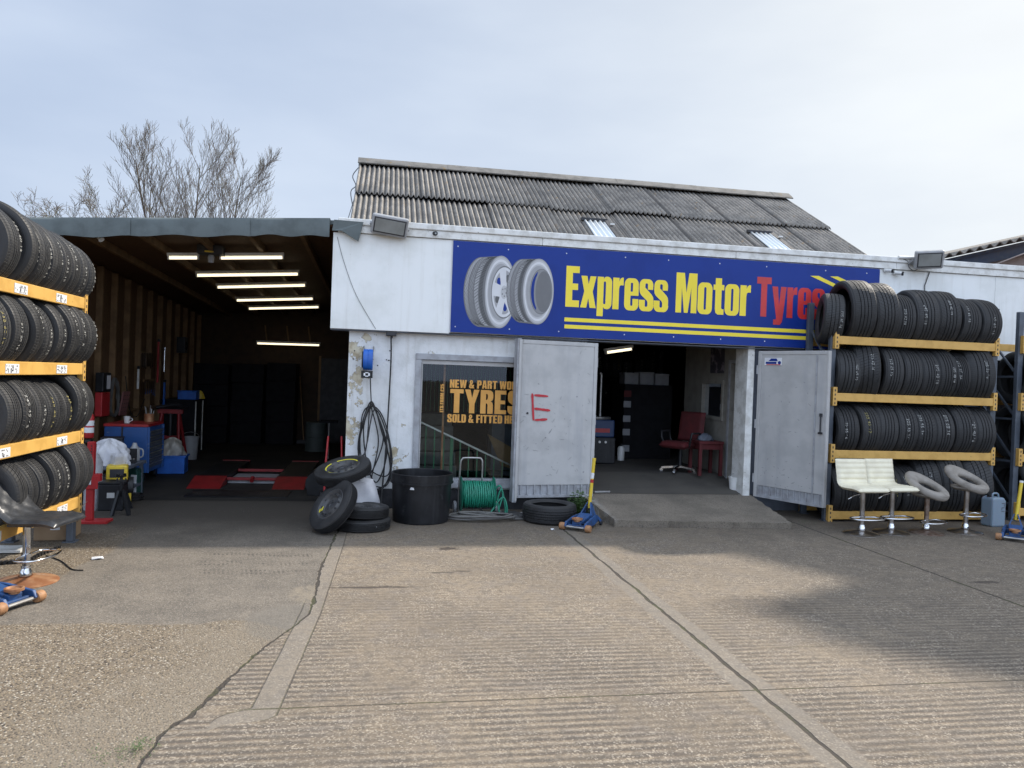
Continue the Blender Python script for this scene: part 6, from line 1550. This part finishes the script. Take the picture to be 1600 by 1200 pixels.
MB().box(-.06, -.04, -cdp-.012, -cdp-.001, .66, .80).build('latch', M['plinth'], tc_)
for x in (-.22, .22):
    for y in (-.29, .29): MB().lathe([(0, -.02), (.06, -.02), (.065, 0), (.06, .02), (0, .02)], 18, Matrix.Translation((x, y, .065)) @ Matrix.Rotation(math.pi/2, 4, 'Y')).box(x-.03, x+.03, y-.03, y+.03, .12, .14).build('castor', M['blackp'], tc_, smooth=35)
cu = thing('cup', 'white cup standing on the red top of the blue chest', 'cup', (-3.62, 2.18, .842))
MB().lathe([(0, 0), (.036, 0), (.044, .10), (.040, .10), (.033, .008), (0, .008)], 20).build('body', M['white_plastic'], cu, smooth=40)
MB().tube(spline([(.04, 0, .08), (.07, 0, .07), (.068, 0, .04), (.037, 0, .025)], 4), .006, 6).build('handle', M['white_plastic'], cu)
ob = thing('parts_tin', 'small dark tin of tools on the back corner of the blue chest', 'tin', (-3.45, 2.62, .842))
MB().lathe([(0, 0), (.07, 0), (.07, .12), (.064, .12), (.064, .01), (0, .01)], 20).build('body', M['rust'], ob, smooth=40)
for k in range(5): MB().tube([(.03*math.cos(k*1.3), .03*math.sin(k*1.3), .02), (.07*math.cos(k*1.3), .06*math.sin(k*1.3), .17+.02*k)], .007, 6).build('tool', M['steel'], ob)
# crate with bag, red frame, bucket, cabinet
bc = thing('plastic_crate', 'deep blue plastic crate on the floor behind the tool chest', 'crate', (-3.24, 3.18, 0), (0, 0, R(5)))
MB().box(-.2, .2, -.17, .17, 0, .26).build('body', M['reel_blue'], bc, bevel=.01); MB().box(-.22, .22, -.19, .19, .255, .285).build('rim', M['reel_blue'], bc, bevel=.005)
o = dome(MB(), (0, 0, 0), .19, .17, .26, 41, 40, 16, .13).build('plastic_bag', M['bag'], None, smooth=80); o.location = (-3.26, 3.18, .287); tag(o, 'crumpled clear plastic bag bulging out of the blue crate', 'bag')
rf = thing('workshop_press', 'red tubular frame workshop press behind the blue chest', 'press', (-3.55, 4.15, 0))
for s in (-1, 1): MB().tube([(.22*s, -.28, 0), (.13*s, 0, .92)], .028, 8).tube([(.22*s, .28, 0), (.13*s, 0, .92)], .028, 8).build('leg', M['lift_red'], rf, smooth=50)
MB().box(-.2, .2, -.04, .04, .88, .95).box(-.16, .16, -.03, .03, .45, .50).build('crossbeam', M['lift_red'], rf); MB().tube([(0, 0, .5), (0, 0, .88)], .045, 14).build('ram', M['blackp'], rf, smooth=40)
MB().tube([(-.2, -.1, .98), (.1, -.05, 1.04), (.3, -.12, .98)], .03, 8).build('hose', M['blackp'], rf, smooth=60)
bk = thing('bucket', 'pale grey bucket on the floor before the dark cabinet', 'bucket', (-3.42, 4.98, 0))
MB().lathe([(0, 0), (.12, 0), (.15, .40), (.158, .40), (.158, .415), (.142, .415), (.112, .012), (0, .012)], 28).build('body', M['lampcase'], bk, smooth=40)
MB().tube([(.155*math.cos(t*math.pi/8), .02, .40+.10*math.sin(t*math.pi/8)) for t in range(9)], .005, 5).build('handle', M['steel'], bk)
kb = thing('steel_cabinet', 'dark cabinet with two pale door edges along the bay wall', 'cabinet', (-3.85, 6.3, 0))
MB().box(-.33, .30, -.5, .5, 0, 1.05).build('body', M['dark'], kb, bevel=.006)
for y in (-.46, .10): MB().box(.301, .315, y-.025, y+.025, .03, 1.02).build('door_edge', M['board'], kb)
bb_ = thing('parts_box', 'small bright blue box on the dark cabinet', 'box', (-3.72, 6.0, 1.052))
MB().box(-.17, .17, -.13, .13, 0, .15).build('body', M['reel_blue'], bb_, bevel=.008); MB().box(-.18, .18, -.14, .14, .15, .17).build('lid', M['reel_blue'], bb_, bevel=.006)
o = dome(MB(), (0, 0, 0), .09, .09, .16, 51).build('sponge', M['yellow'], None, smooth=70); o.location = (-3.62, 6.45, 1.052); tag(o, 'dull yellow sponge beside the small blue box', 'sponge')
# scissor lift
sc = thing('car_lift', 'low red scissor car lift on the bay floor', 'car lift', (-1.85, 1.9, 0))
for x0 in (-.78, .36):
    rmp = MB().add([(x0, -.36, .004), (x0+.44, -.36, .004), (x0+.44, .12, .12), (x0, .12, .12), (x0, -.36, .0), (x0+.44, -.36, .0), (x0+.44, .12, .0), (x0, .12, .0)], [(0,1,2,3),(7,6,5,4),(0,4,5,1),(1,5,6,2),(2,6,7,3),(3,7,4,0)])
    rmp.build('ramp', M['lift_red'], sc)
    MB().box(x0, x0+.44, .125, 2.0, .06, .12).build('platform', M['blackp'], sc, bevel=.004)
    MB().box(x0, x0+.44, 2.005, 2.05, .06, .13).build('end_stop', M['lift_red'], sc)
MB().box(-.335, .355, .10, .15, .06, .10).build('cross_bar', M['lift_red'], sc, bevel=.004)
MB().box(-.335, .355, .92, .97, .08, .12).build('cross_bar', M['lift_red'], sc, bevel=.004)
MB().box(-.33, .35, .155, .9, .01, .05).build('base_plate', M['frame_metal'], sc)
MB().tube([(.02, .12, .10), (.02, .04, .06)], .03, 10).build('cylinder', M['lift_red'], sc, smooth=40)
mt = thing('floor_mat', 'black patterned rubber mat on the floor in front of the red lift', 'mat', (-1.86, 1.05, .006))
MB().box(-.62, .66, -.24, .34, 0, .010).build('body', M['blackp'], mt)
pat = MB()
for cx in (-.40, .44):
    for r in (.10, .16): pat.lathe([(r, .0108), (r+.012, .0108)], 24, TRS((cx, .05, 0), sc=(1, .8, 1)))
pat.build('pattern', pm('worn_mat_print', (.09, .075, .06), .7), mt)
dk = thing('air_tank', 'black drum shaped air tank on the floor right of the red lift', 'tank', (-.82, 1.25, 0))
MB().tube([(0, -.26, .17), (0, .26, .17)], .165, 20).build('body', M['blackp'], dk, smooth=40)
for y in (-.18, .18): MB().box(-.14, .14, y-.02, y+.02, 0, .06).build('foot', M['blackp'], dk)
tbx = thing('toolbox', 'black toolbox on the lower shelf of the trolley bench', 'toolbox', (-3.42, .62, .152))
MB().box(-.2, .2, -.12, .12, 0, .16).build('body', M['blackp'], tbx, bevel=.01); MB().box(-.2, .2, -.125, .125, .162, .19).build('lid', M['blackp'], tbx, bevel=.008); MB().tube(spline([(-.09, 0, .19), (-.08, 0, .225), (.08, 0, .225), (.09, 0, .19)], 4), .01, 6).build('handle', M['frame_metal'], tbx)
pj_ = thing('oil_jug', 'pale plastic oil jug standing on the trolley bench end nearest the chest', 'jug', (-3.16, 1.05, .442))
MB().lathe([(0, 0), (.06, 0), (.065, .02), (.065, .15), (.03, .20), (.025, .23), (0, .23)], 18).build('body', M['lampcase'], pj_, smooth=40); MB().tube(spline([(.05, 0, .16), (.10, 0, .14), (.10, 0, .06), (.063, 0, .04)], 4), .01, 6).build('handle', M['lampcase'], pj_)
dbx = thing('black_case', 'open black case of sockets on the trolley bench before the chest', 'case', (-3.18, .92-.10, .442), (0, 0, R(12)))
MB().box(-.11, .11, -.08, .08, 0, .04).build('base', M['blackp'], dbx, bevel=.004); MB().box(-.11, .11, .075, .10, .04, .17).build('lid', M['blackp'], dbx, bevel=.004)
skt = MB()
for i in range(6): skt.lathe([(0, .04), (.012, .04), (.012, .055), (0, .055)], 10, Matrix.Translation((-.085+.033*i, .02*(i % 2)-.02, 0)))
skt.build('sockets', M['steel'], dbx)["kind"] = 'stuff'
for i, (x, y, h, m_c, lab) in enumerate(((-3.42, 1.42, .52, 'dark_wall', 'tall dark grey box standing behind the green can'), (-3.05, -.02, .30, 'blackp', 'squat black box behind the front axle stand'), (-3.62, 1.62, .66, 'plinth', 'tall black case between the trolley bench and the blue chest'))):
    e = thing('storage_box', lab, 'box', (x, y, 0), (0, 0, .1*i)); MB().box(-.13, .13, -.12, .12, 0, h).build('body', M[m_c], e, bevel=.01); MB().box(-.135, .135, -.125, .125, h+.002, h+.03).build('lid', M[m_c], e, bevel=.006); MB().box(-.04, .04, -.1225, -.1205, h*.5, h*.5+.06).build('label', M['dim_lab'], e)
cl_ = MB(); rg = random.Random(71); pts = []
for i in range(60):
    a = i*.5; pts.append((-3.02+.10*math.cos(a)+.02*rg.uniform(-1, 1), .62+.14*math.sin(a)+.02*rg.uniform(-1, 1), .012+.001*i))
o = cl_.tube(spline(pts, 4), .008, 5).build('floor_cable', M['cable'], None, smooth=70); tag(o, 'black cable coiled on the bay floor in front of the trolley bench', 'cable')
wcab = MB().tube(spline([(SWX+.12, 3.5, 1.5), (SWX+.14, 3.7, .95), (SWX+.13, 4.1, .82), (SWX+.12, 4.5, 1.1)], 6), .008, 5)
tag(wcab.build('wall_cable', M['cable'], None, smooth=70), 'dark cable looping along the bay wall under the spanners', 'cable')
# things hung on the bay wall
def on_wall(y, z): return Vector((SWX+.10, y, z))
co_ = []; rg = random.Random(31)
for i in range(150):
    a = i*.42; co_.append((0+.012*rg.uniform(-1, 1)+.0002*i, .17*math.cos(a)+.012*rg.uniform(-1, 1), .30*math.sin(a)-.03*abs(math.cos(a))))
o = MB().tube(co_, .009, 5).build('hung_hose', M['hose_grey'], None, smooth=70); o.location = on_wall(3.05, 1.18); tag(o, 'coil of grey hose hung on the bay wall stud', 'hose')
rb = thing('tool_case', 'red and black tool case hung on the bay wall near the entrance', 'case', on_wall(2.45, 1.22))
MB().box(0, .10, -.16, .16, -.30, .05).build('lower_half', M['red'], rb, bevel=.01); MB().box(0, .11, -.16, .16, .06, .34).build('upper_half', M['blackp'], rb, bevel=.01); MB().box(.112, .115, -.02, .12, .10, .30).build('label', M['label'], rb)
pb = thing('pegboard', 'dusty pink perforated board leaning by the hose coil', 'board', on_wall(3.45, .90), (0, R(8), 0))
MB().box(0, .02, -.16, .16, -.02, .36).build('panel', pm('dusty_pink', (.30, .13, .12), .7), pb)
hh = MB()
for k in range(4):
    for j in range(5): hh.box(.021, .023, -.13+k*.08, -.105+k*.08, .03+j*.065, .05+j*.065)
hh.build('holes', M['ink'], pb)["kind"] = 'stuff'
rg = random.Random(61)
for gi, (y0, z0, n, lab) in enumerate(((4.55, 1.90, 7, 'row of steel spanners hung high on the bay wall'), (4.75, 1.42, 6, 'row of steel spanners hung low on the bay wall under the upper row'))):
    e = thing('spanner_set', lab, 'tools', on_wall(y0, z0), group='hand tools on the bay wall')
    MB().box(0, .015, -.30, .30, -.02, .02).build('rail', M['wood'], e)
    for k in range(n):
        y = -.27+k*.54/(n-1); l = .16+.10*rg.random()
        MB().bar((.03, y, .0), (.03, y+.02, -l), .016, .008).lathe([(.012, -.004), (.022, -.004), (.022, .004), (.012, .004)], 12, TRS((.03, y+.022, -l-.02), (0, math.pi/2, 0)), closed=True).build('spanner', M['chrome'], e)
for y, z, w, h, m, nm, lab, ct in ((5.25, 1.75, .05, .75, 'red', 'red_level', 'long red strip hung upright on the bay wall', 'level'), (5.62, 1.78, .035, .42, 'chrome', 'torque_wrench', 'shiny long wrench hung beside the red strip', 'wrench'), (5.70, 1.15, .06, .45, 'reel_blue', 'grease_gun', 'blue grease gun hung below the shiny wrench', 'grease gun'), (4.15, 1.45, .035, .34, 'board', 'paint_scraper', 'pale handled scraper hung left of the spanners', 'scraper')):
    e = thing(nm, lab, ct, on_wall(y, z)); MB().box(0, .03, -w/2, w/2, -h/2, h/2).build('body', M[m], e, bevel=.006); MB().box(0, .035, -w*.8, w*.8, h/2, h/2+.05).build('head', M['blackp'] if m != 'chrome' else M['chrome'], e, bevel=.005)
e = thing('wall_speaker', 'small black box fixed high on the bay wall', 'speaker', on_wall(6.6, 2.12)); MB().box(0, .16, -.11, .11, -.16, .16).build('case', M['blackp'], e, bevel=.01); MB().lathe([(.03, 0), (.08, .004), (.08, 0)], 20, TRS((.161, 0, -.02), (0, math.pi/2, 0))).build('cone', M['dark'], e)
# dark racking of tyres at the back
rg = random.Random(90)
for i, (x, w, h, lab) in enumerate(((-3.75, .75, 1.95, 'dark stack of storage boxes at the back wall nearest the side wall'), (-2.98, .70, 1.88, 'dark stack of storage boxes at the back wall, second from the side wall'), (-2.26, .66, 2.02, 'tallest dark stack of storage boxes at the back wall beside the blue door'))):
    e = thing('storage_stack', lab, 'boxes', (x, 8.35, 0), group='dark storage along the back wall')
    z = 0
    k = 0
    while z < h-.2:
        hh_ = rg.uniform(.36, .5); MB().box(-w/2+rg.uniform(0, .03), w/2-rg.uniform(0, .03), -.35+rg.uniform(0, .05), .35, z+.003, z+hh_).build('box', M['dark'], e, bevel=.015); z += hh_; k += 1
br = thing('broom', 'broom with a pale handle leaning near the blue back door', 'broom', (-1.75, 8.3, 0))
MB().tube([(0, 0, .1), (-.16, .3, 1.55)], .014, 8).build('handle', M['wood'], br, smooth=50); MB().box(-.16, .16, -.04, .04, 0, .10).build('head', M['blackp'], br, bevel=.01)
gs_2 = thing('steel_stand', 'thin steel stand with a dark top near the white corner wall', 'stand', (-.98, 5.2, 0))
MB().tube([(0, 0, 0), (0, 0, .72)], .012, 8).build('pole', M['steel'], gs_2, smooth=50); MB().box(-.16, .16, -.16, .16, .72, .76).build('top', M['dark'], gs_2, bevel=.005); MB().box(-.12, .12, -.12, .12, 0, .02).build('foot', M['dark'], gs_2)
gr = thing('storage_drum', 'dark grey green drum beside the steel stand', 'drum', (-1.35, 6.8, 0))
MB().lathe([(0, 0), (.22, 0), (.22, .28), (.228, .29), (.22, .30), (.22, .60), (.228, .61), (.21, .62), (0, .61)], 32).build('body', pm('grey_green', (.06, .075, .07), .6), gr, smooth=35); MB().lathe([(0, .612), (.03, .612), (.03, .63), (0, .63)], 12, Matrix.Translation((.1, 0, 0))).build('bung', M['steel'], gr)

# ------------------------------------------------------------------ inside the shop
def fp_(x, y): p = at(x, y, Z=FL); return Vector((p.x, p.y, FL))
pc = fp_(1062, 738)
oc = thing('office_chair', 'dark red office chair beside the small wooden table in the shop', 'chair', pc, (0, 0, R(-58)))
for k in range(5):
    a = 2*math.pi*k/5; MB().bar((0, 0, .09), (.27*math.cos(a), .27*math.sin(a), .06), .035, .03).lathe([(0, -.015), (.025, -.015), (.025, .015), (0, .015)], 12, TRS((.27*math.cos(a), .27*math.sin(a), .026), (math.pi/2, 0, a))).build('leg', M['chrome'], oc)
MB().tube([(0, 0, .08), (0, 0, .34)], .03, 12).build('gas_lift', M['blackp'], oc, smooth=40)
shell([(-.23, .40), (-.1, .42), (.1, .41), (.22, .40)], .46, .10, nu=14).build('seat', M['dark_red'], oc, smooth=60)
shell([(.22, .46), (.25, .60), (.27, .75), (.30, .90)], .44, .09, nu=14).build('backrest', M['dark_red'], oc, smooth=60)
for s in (-1, 1): MB().tube([(s*.22, .1, .40), (s*.27, .1, .50), (s*.27, .08, .60), (s*.27, -.12, .60), (s*.26, -.13, .52), (s*.22, -.1, .40)], .016, 8).build('armrest', M['blackp'], oc, smooth=60)
pt = fp_(1109, 741)
tb = thing('side_table', 'small dark red wooden table against the cream partition', 'table', (min(pt.x, 4.72), pt.y, FL))
MB().box(-.19, .19, -.20, .20, .46, .50).build('top', M['dark_red'], tb, bevel=.004); MB().box(-.16, .16, -.17, .17, .38, .459).build('apron', M['dark_red'], tb)
for x in (-.16, .16):
    for y in (-.17, .17): MB().box(x-.022, x+.022, y-.022, y+.022, 0, .459).build('leg', M['dark_red'], tb)
o = dome(MB(), (0, 0, 0), .12, .10, .10, 71).build('rag', M['dark_wall'], None, smooth=70); o.location = (tb.location.x-.02, tb.location.y, FL+.502); tag(o, 'crumpled dark rag on the small wooden table', 'rag')
M['dim_box'] = pm('dimmed_white_card', (.30, .31, .33), .7)  # white card darkened, the shop's dimness put into its colour
cab = thing('drawer_cabinet', 'tall dark cabinet with white tags down its edge, topped by white boxes', 'cabinet', (4.52, 3.25, FL))
MB().box(-.42, .45, -.35, .35, 0, 1.28).build('body', M['dark'], cab, bevel=.006)
for k, z in enumerate((.12, .40, .63, .88, 1.06)): MB().box(-.43, -.30, -.356, -.351, z, z+.11).build('tag', M['dim_box'] if k != 4 else M['dark_red'], cab)
for k in range(4): MB().box(-.29, .44, -.358, -.351, .05+k*.30, .32+k*.30).build('drawer', M['dark'], cab, bevel=.003)
for k, x in enumerate((4.27, 4.55, 4.83)):
    e = thing('white_box', ('white box on the cabinet nearest the tyre shelves', 'middle white box on the dark cabinet', 'white box on the cabinet nearest the cream wall')[k], 'box', (x, 3.2, FL+1.282), group='white boxes on the dark cabinet')
    MB().box(-.125, .125, -.15, .15, 0, .17+.02*(k == 1)).build('body', M['dim_box'], e, bevel=.004); MB().box(-.13, .13, -.155, .155, .172+.02*(k == 1), .20+.02*(k == 1)).build('lid', M['dim_box'], e, bevel=.003)
wb = fp_(1017, 728)
e = thing('white_canister', 'white canister on the floor at the foot of the dark cabinet', 'canister', (3.98, 2.62, FL)); MB().lathe([(0, 0), (.06, 0), (.06, .2), (.04, .235), (.02, .24), (0, .24)], 18).build('body', M['white_plastic'], e, smooth=40); MB().lathe([(0, .24), (.022, .24), (.022, .27), (0, .27)], 12).build('cap', M['blackp'], e)
ch = thing('tyre_changer', 'blue tyre changing machine with a red label just inside the shop', 'machine', (3.42, 2.3, FL))
MB().box(-.27, .27, -.28, .28, .0, .42).build('base', M['blackp'], ch, bevel=.02); MB().box(-.25, .25, -.26, .26, .422, .70).build('body', pm('dark_blue_machine', (.012, .04, .12), .45), ch, bevel=.02)
MB().box(-.08, .17, -.264, -.2605, .50, .565).build('label', M['red'], ch); MB().lathe([(0, .70), (.24, .70), (.25, .715), (.25, .74), (0, .745)], 32).build('turntable', M['steel'], ch, smooth=40)
MB().tube([(.12, .15, .70), (.12, .15, 1.45)], .022, 10).tube([(.12, .15, 1.44), (.05, -.05, 1.44)], .018, 8).build('column', M['steel'], ch, smooth=50)
for k in range(3): MB().lathe([(0, 0), (.02, 0), (.02, .01), (0, .01)], 12, TRS((-.1+k*.1, -.282, .35), (math.pi/2, 0, 0))).build('pedal_knob', M['steel'], ch)
sh_ = thing('box_shelf', 'dark shelf of labelled parts boxes behind the open sprayed door', 'shelf', (3.15, 3.2, FL))
for z in (.75, 1.0, 1.25, 1.52, 1.75): MB().box(-.35, .35, -.2, .2, z, z+.02).build('board', M['dark'], sh_)
for x in (-.33, .33): MB().box(x-.02, x+.02, -.2, .2, 0, 1.9).build('side', M['dark'], sh_)
rg = random.Random(14); k = 0
for z in (.77, 1.02, 1.27, 1.54):
    for x in (-.18, .14):
        e = thing('parts_carton', f"{('pale', 'reddish')[k % 2]} carton on the {('lowest', 'second', 'third', 'highest')[k//2]} filled level of the dark box shelf", 'box', (3.15+x, 3.12, FL+z+.002), group='cartons on the box shelf')
        MB().box(-.13, .13, -.12, .12, 0, rg.uniform(.09, .15)).build('body', M['card'] if k % 2 == 0 else M['dark_red'], e, bevel=.003); MB().box(-.08, .08, -.1235, -.1205, .03, .075).build('label', M['label'], e); k += 1
tr2 = rack('tyre_rack', 'dark indoor rack of tyres at the back of the shop', 2.2, .5, 2.0, [1.42, .78, .16], (3.55, 5.6, FL), 0)
for o in tr2.children:
    if o.name.startswith('beam'): o.data.materials[0] = M['dark']
rng = random.Random(123)
LV = ['upper', 'middle', 'lower']
for ri in range(3):
    for k in range(9):
        put_tyre((3.68+k*.235, 5.83, FL+[1.42, .78, .16][ri]+.235), .335, .225, rng.choice([0, 1, 3]), 'X', rng.uniform(-12, -2), 0, f'{ORD[k]} tyre along the {LV[ri]} shelf of the dark indoor rack', 'tyres on the indoor rack', rng, rng.choice(SIZES), (-.5, -1, .2))
bu = thing('bucket', 'white bucket on the threshold by the open door post', 'bucket', (at(1150, 766, Z=.24).x-.02, .34, .235))
MB().lathe([(0, 0), (.065, 0), (.085, .18), (.09, .18), (.09, .19), (.08, .19), (.06, .008), (0, .008)], 24).build('body', M['white_plastic'], bu, smooth=40); MB().tube([(.088*math.cos(t*math.pi/8), .0, .185+.05*math.sin(t*math.pi/8)) for t in range(9)], .004, 5).build('handle', M['steel'], bu)
o = MB().bar((2.80, .12, .235), (3.02, .15, .235), .03, .02).build('metal_bar', M['steel'], None); tag(o, 'short pale metal bar lying on the threshold by the sprayed door', 'bar')

# ------------------------------------------------------------------ yard litter and weeds
def weed(loc, h, n, seed, label, spread=.5):
    rg = random.Random(seed); e = thing('weed', label, 'weed', loc); lf = MB(); stm = MB()
    for i in range(n):
        a = rg.uniform(0, 6.28); r = rg.uniform(0, spread*h); x, y = r*math.cos(a), r*math.sin(a); z = rg.uniform(.1, 1)*h*(1-.5*r/(spread*h+1e-6)); s = rg.uniform(.25, .6)*.10*max(.16, min(1, h*3))
        d = Vector((math.cos(a), math.sin(a), rg.uniform(-.3, .6))).normalized()*s; w = Vector((-math.sin(a), math.cos(a), 0))*s*.42; c = Vector((x, y, z))
        lf.add([c, c+d*.5+w, c+d, c+d*.5-w], [(0, 1, 2, 3)])
        if i % 3 == 0 and h > .1: stm.tube([(x*.1, y*.1, 0), (x*.5, y*.5, z*.6), (x, y, z)], .003, 4)
    lf.build('leaves', M['weed'], e, fix=False)
    if stm.v: stm.build('stem', M['weed'], e, fix=False)
weed((2.50, -.25, 0), .34, 260, 1, 'leafy green weed growing between the plinth and the ramp', .55)
p = at(1278, 822, Z=0); weed((p.x-.15, p.y, 0), .07, 130, 2, 'low green weeds at the ramp edge under the open door', 3.5)
p = at(215, 1172, Z=0); weed((p.x, p.y, 0), .03, 260, 3, 'small green weeds growing out of the crack near the picture bottom', 3.2)
p = at(160, 1190, Z=0); weed((p.x-.02, p.y, 0), .03, 70, 4, 'tiny flat weeds on the gravel beside the crack', 5)
rg = random.Random(55)
for i, (x, y, lab) in enumerate(((154, 873, 'white paper scrap beside the black stool footrest'), (582, 832, 'torn pale cardboard scrap propped on the flat spare wheels'), (838, 817, 'white scrap of paper before the loose tyre'), (863, 828, 'tiny white scrap in front of the loose tyre, nearer the jack'))):
    p = at(x, y, Z=0); s = (.07, .055, .06, .03)[i]; mb = MB()
    pts = [(s*math.cos(a)*rg.uniform(.6, 1.1), s*.6*math.sin(a)*rg.uniform(.6, 1.1)) for a in (0, 1, 2.1, 3.2, 4.1, 5.2)]
    if i == 1: mb.add([(a, -.02, .06+b*1.3) for a, b in pts]+[(a, -.012, .06+b*1.3) for a, b in pts], [tuple(range(6)), tuple(range(11, 5, -1))]+[(k, (k+1) % 6, (k+1) % 6+6, k+6) for k in range(6)])
    else: mb.add([(a, b, .004+.012*(k % 2)) for k, (a, b) in enumerate(pts)]+[(a, b, .001+.012*(k % 2)) for k, (a, b) in enumerate(pts)], [tuple(range(6)), tuple(range(11, 5, -1))]+[(k, (k+1) % 6, (k+1) % 6+6, k+6) for k in range(6)])
    o = mb.build('paper_scrap', M['label'], None); o.location = (p.x, p.y-(.01 if i != 1 else 0), 0.002); tag(o, lab, 'litter')
ch_ = [at(x, y, Z=.012) for x, y in ((-30, 882), (0, 880), (25, 878), (45, 876), (60, 868), (75, 862), (92, 856))]
cm = MB(); sp_ = spline(ch_, 6)
cm.tube(sp_, .008, 6)
for i, q in enumerate(sp_[::2]): cm.box(q.x-.012, q.x+.012, q.y-.02, q.y+.02, .004, .03)
tag(cm.build('ribbed_cable', M['cable'], None), 'black ribbed cable lying on the ground behind the black stool', 'cable')
o = MB().tube(spline([at(x, y, Z=.006) for x, y in ((72, 868), (95, 876), (112, 889), (130, 891))], 6), .005, 5).build('thin_rod', M['cable'], None); tag(o, 'thin bent dark rod on the ground beyond the black stool', 'rod')
pbx = thing('flat_board', 'pale flat board lying on the ground under the stickered rack', 'board', (at(5, 862, Z=0).x, at(5, 862, Z=0).y, 0)); MB().box(-.25, .18, -.10, .10, .01, .035).build('panel', M['board'], pbx, bevel=.004); MB().box(-.2, -.16, -.1, .1, 0, .0095).build('batten', M['wood'], pbx)
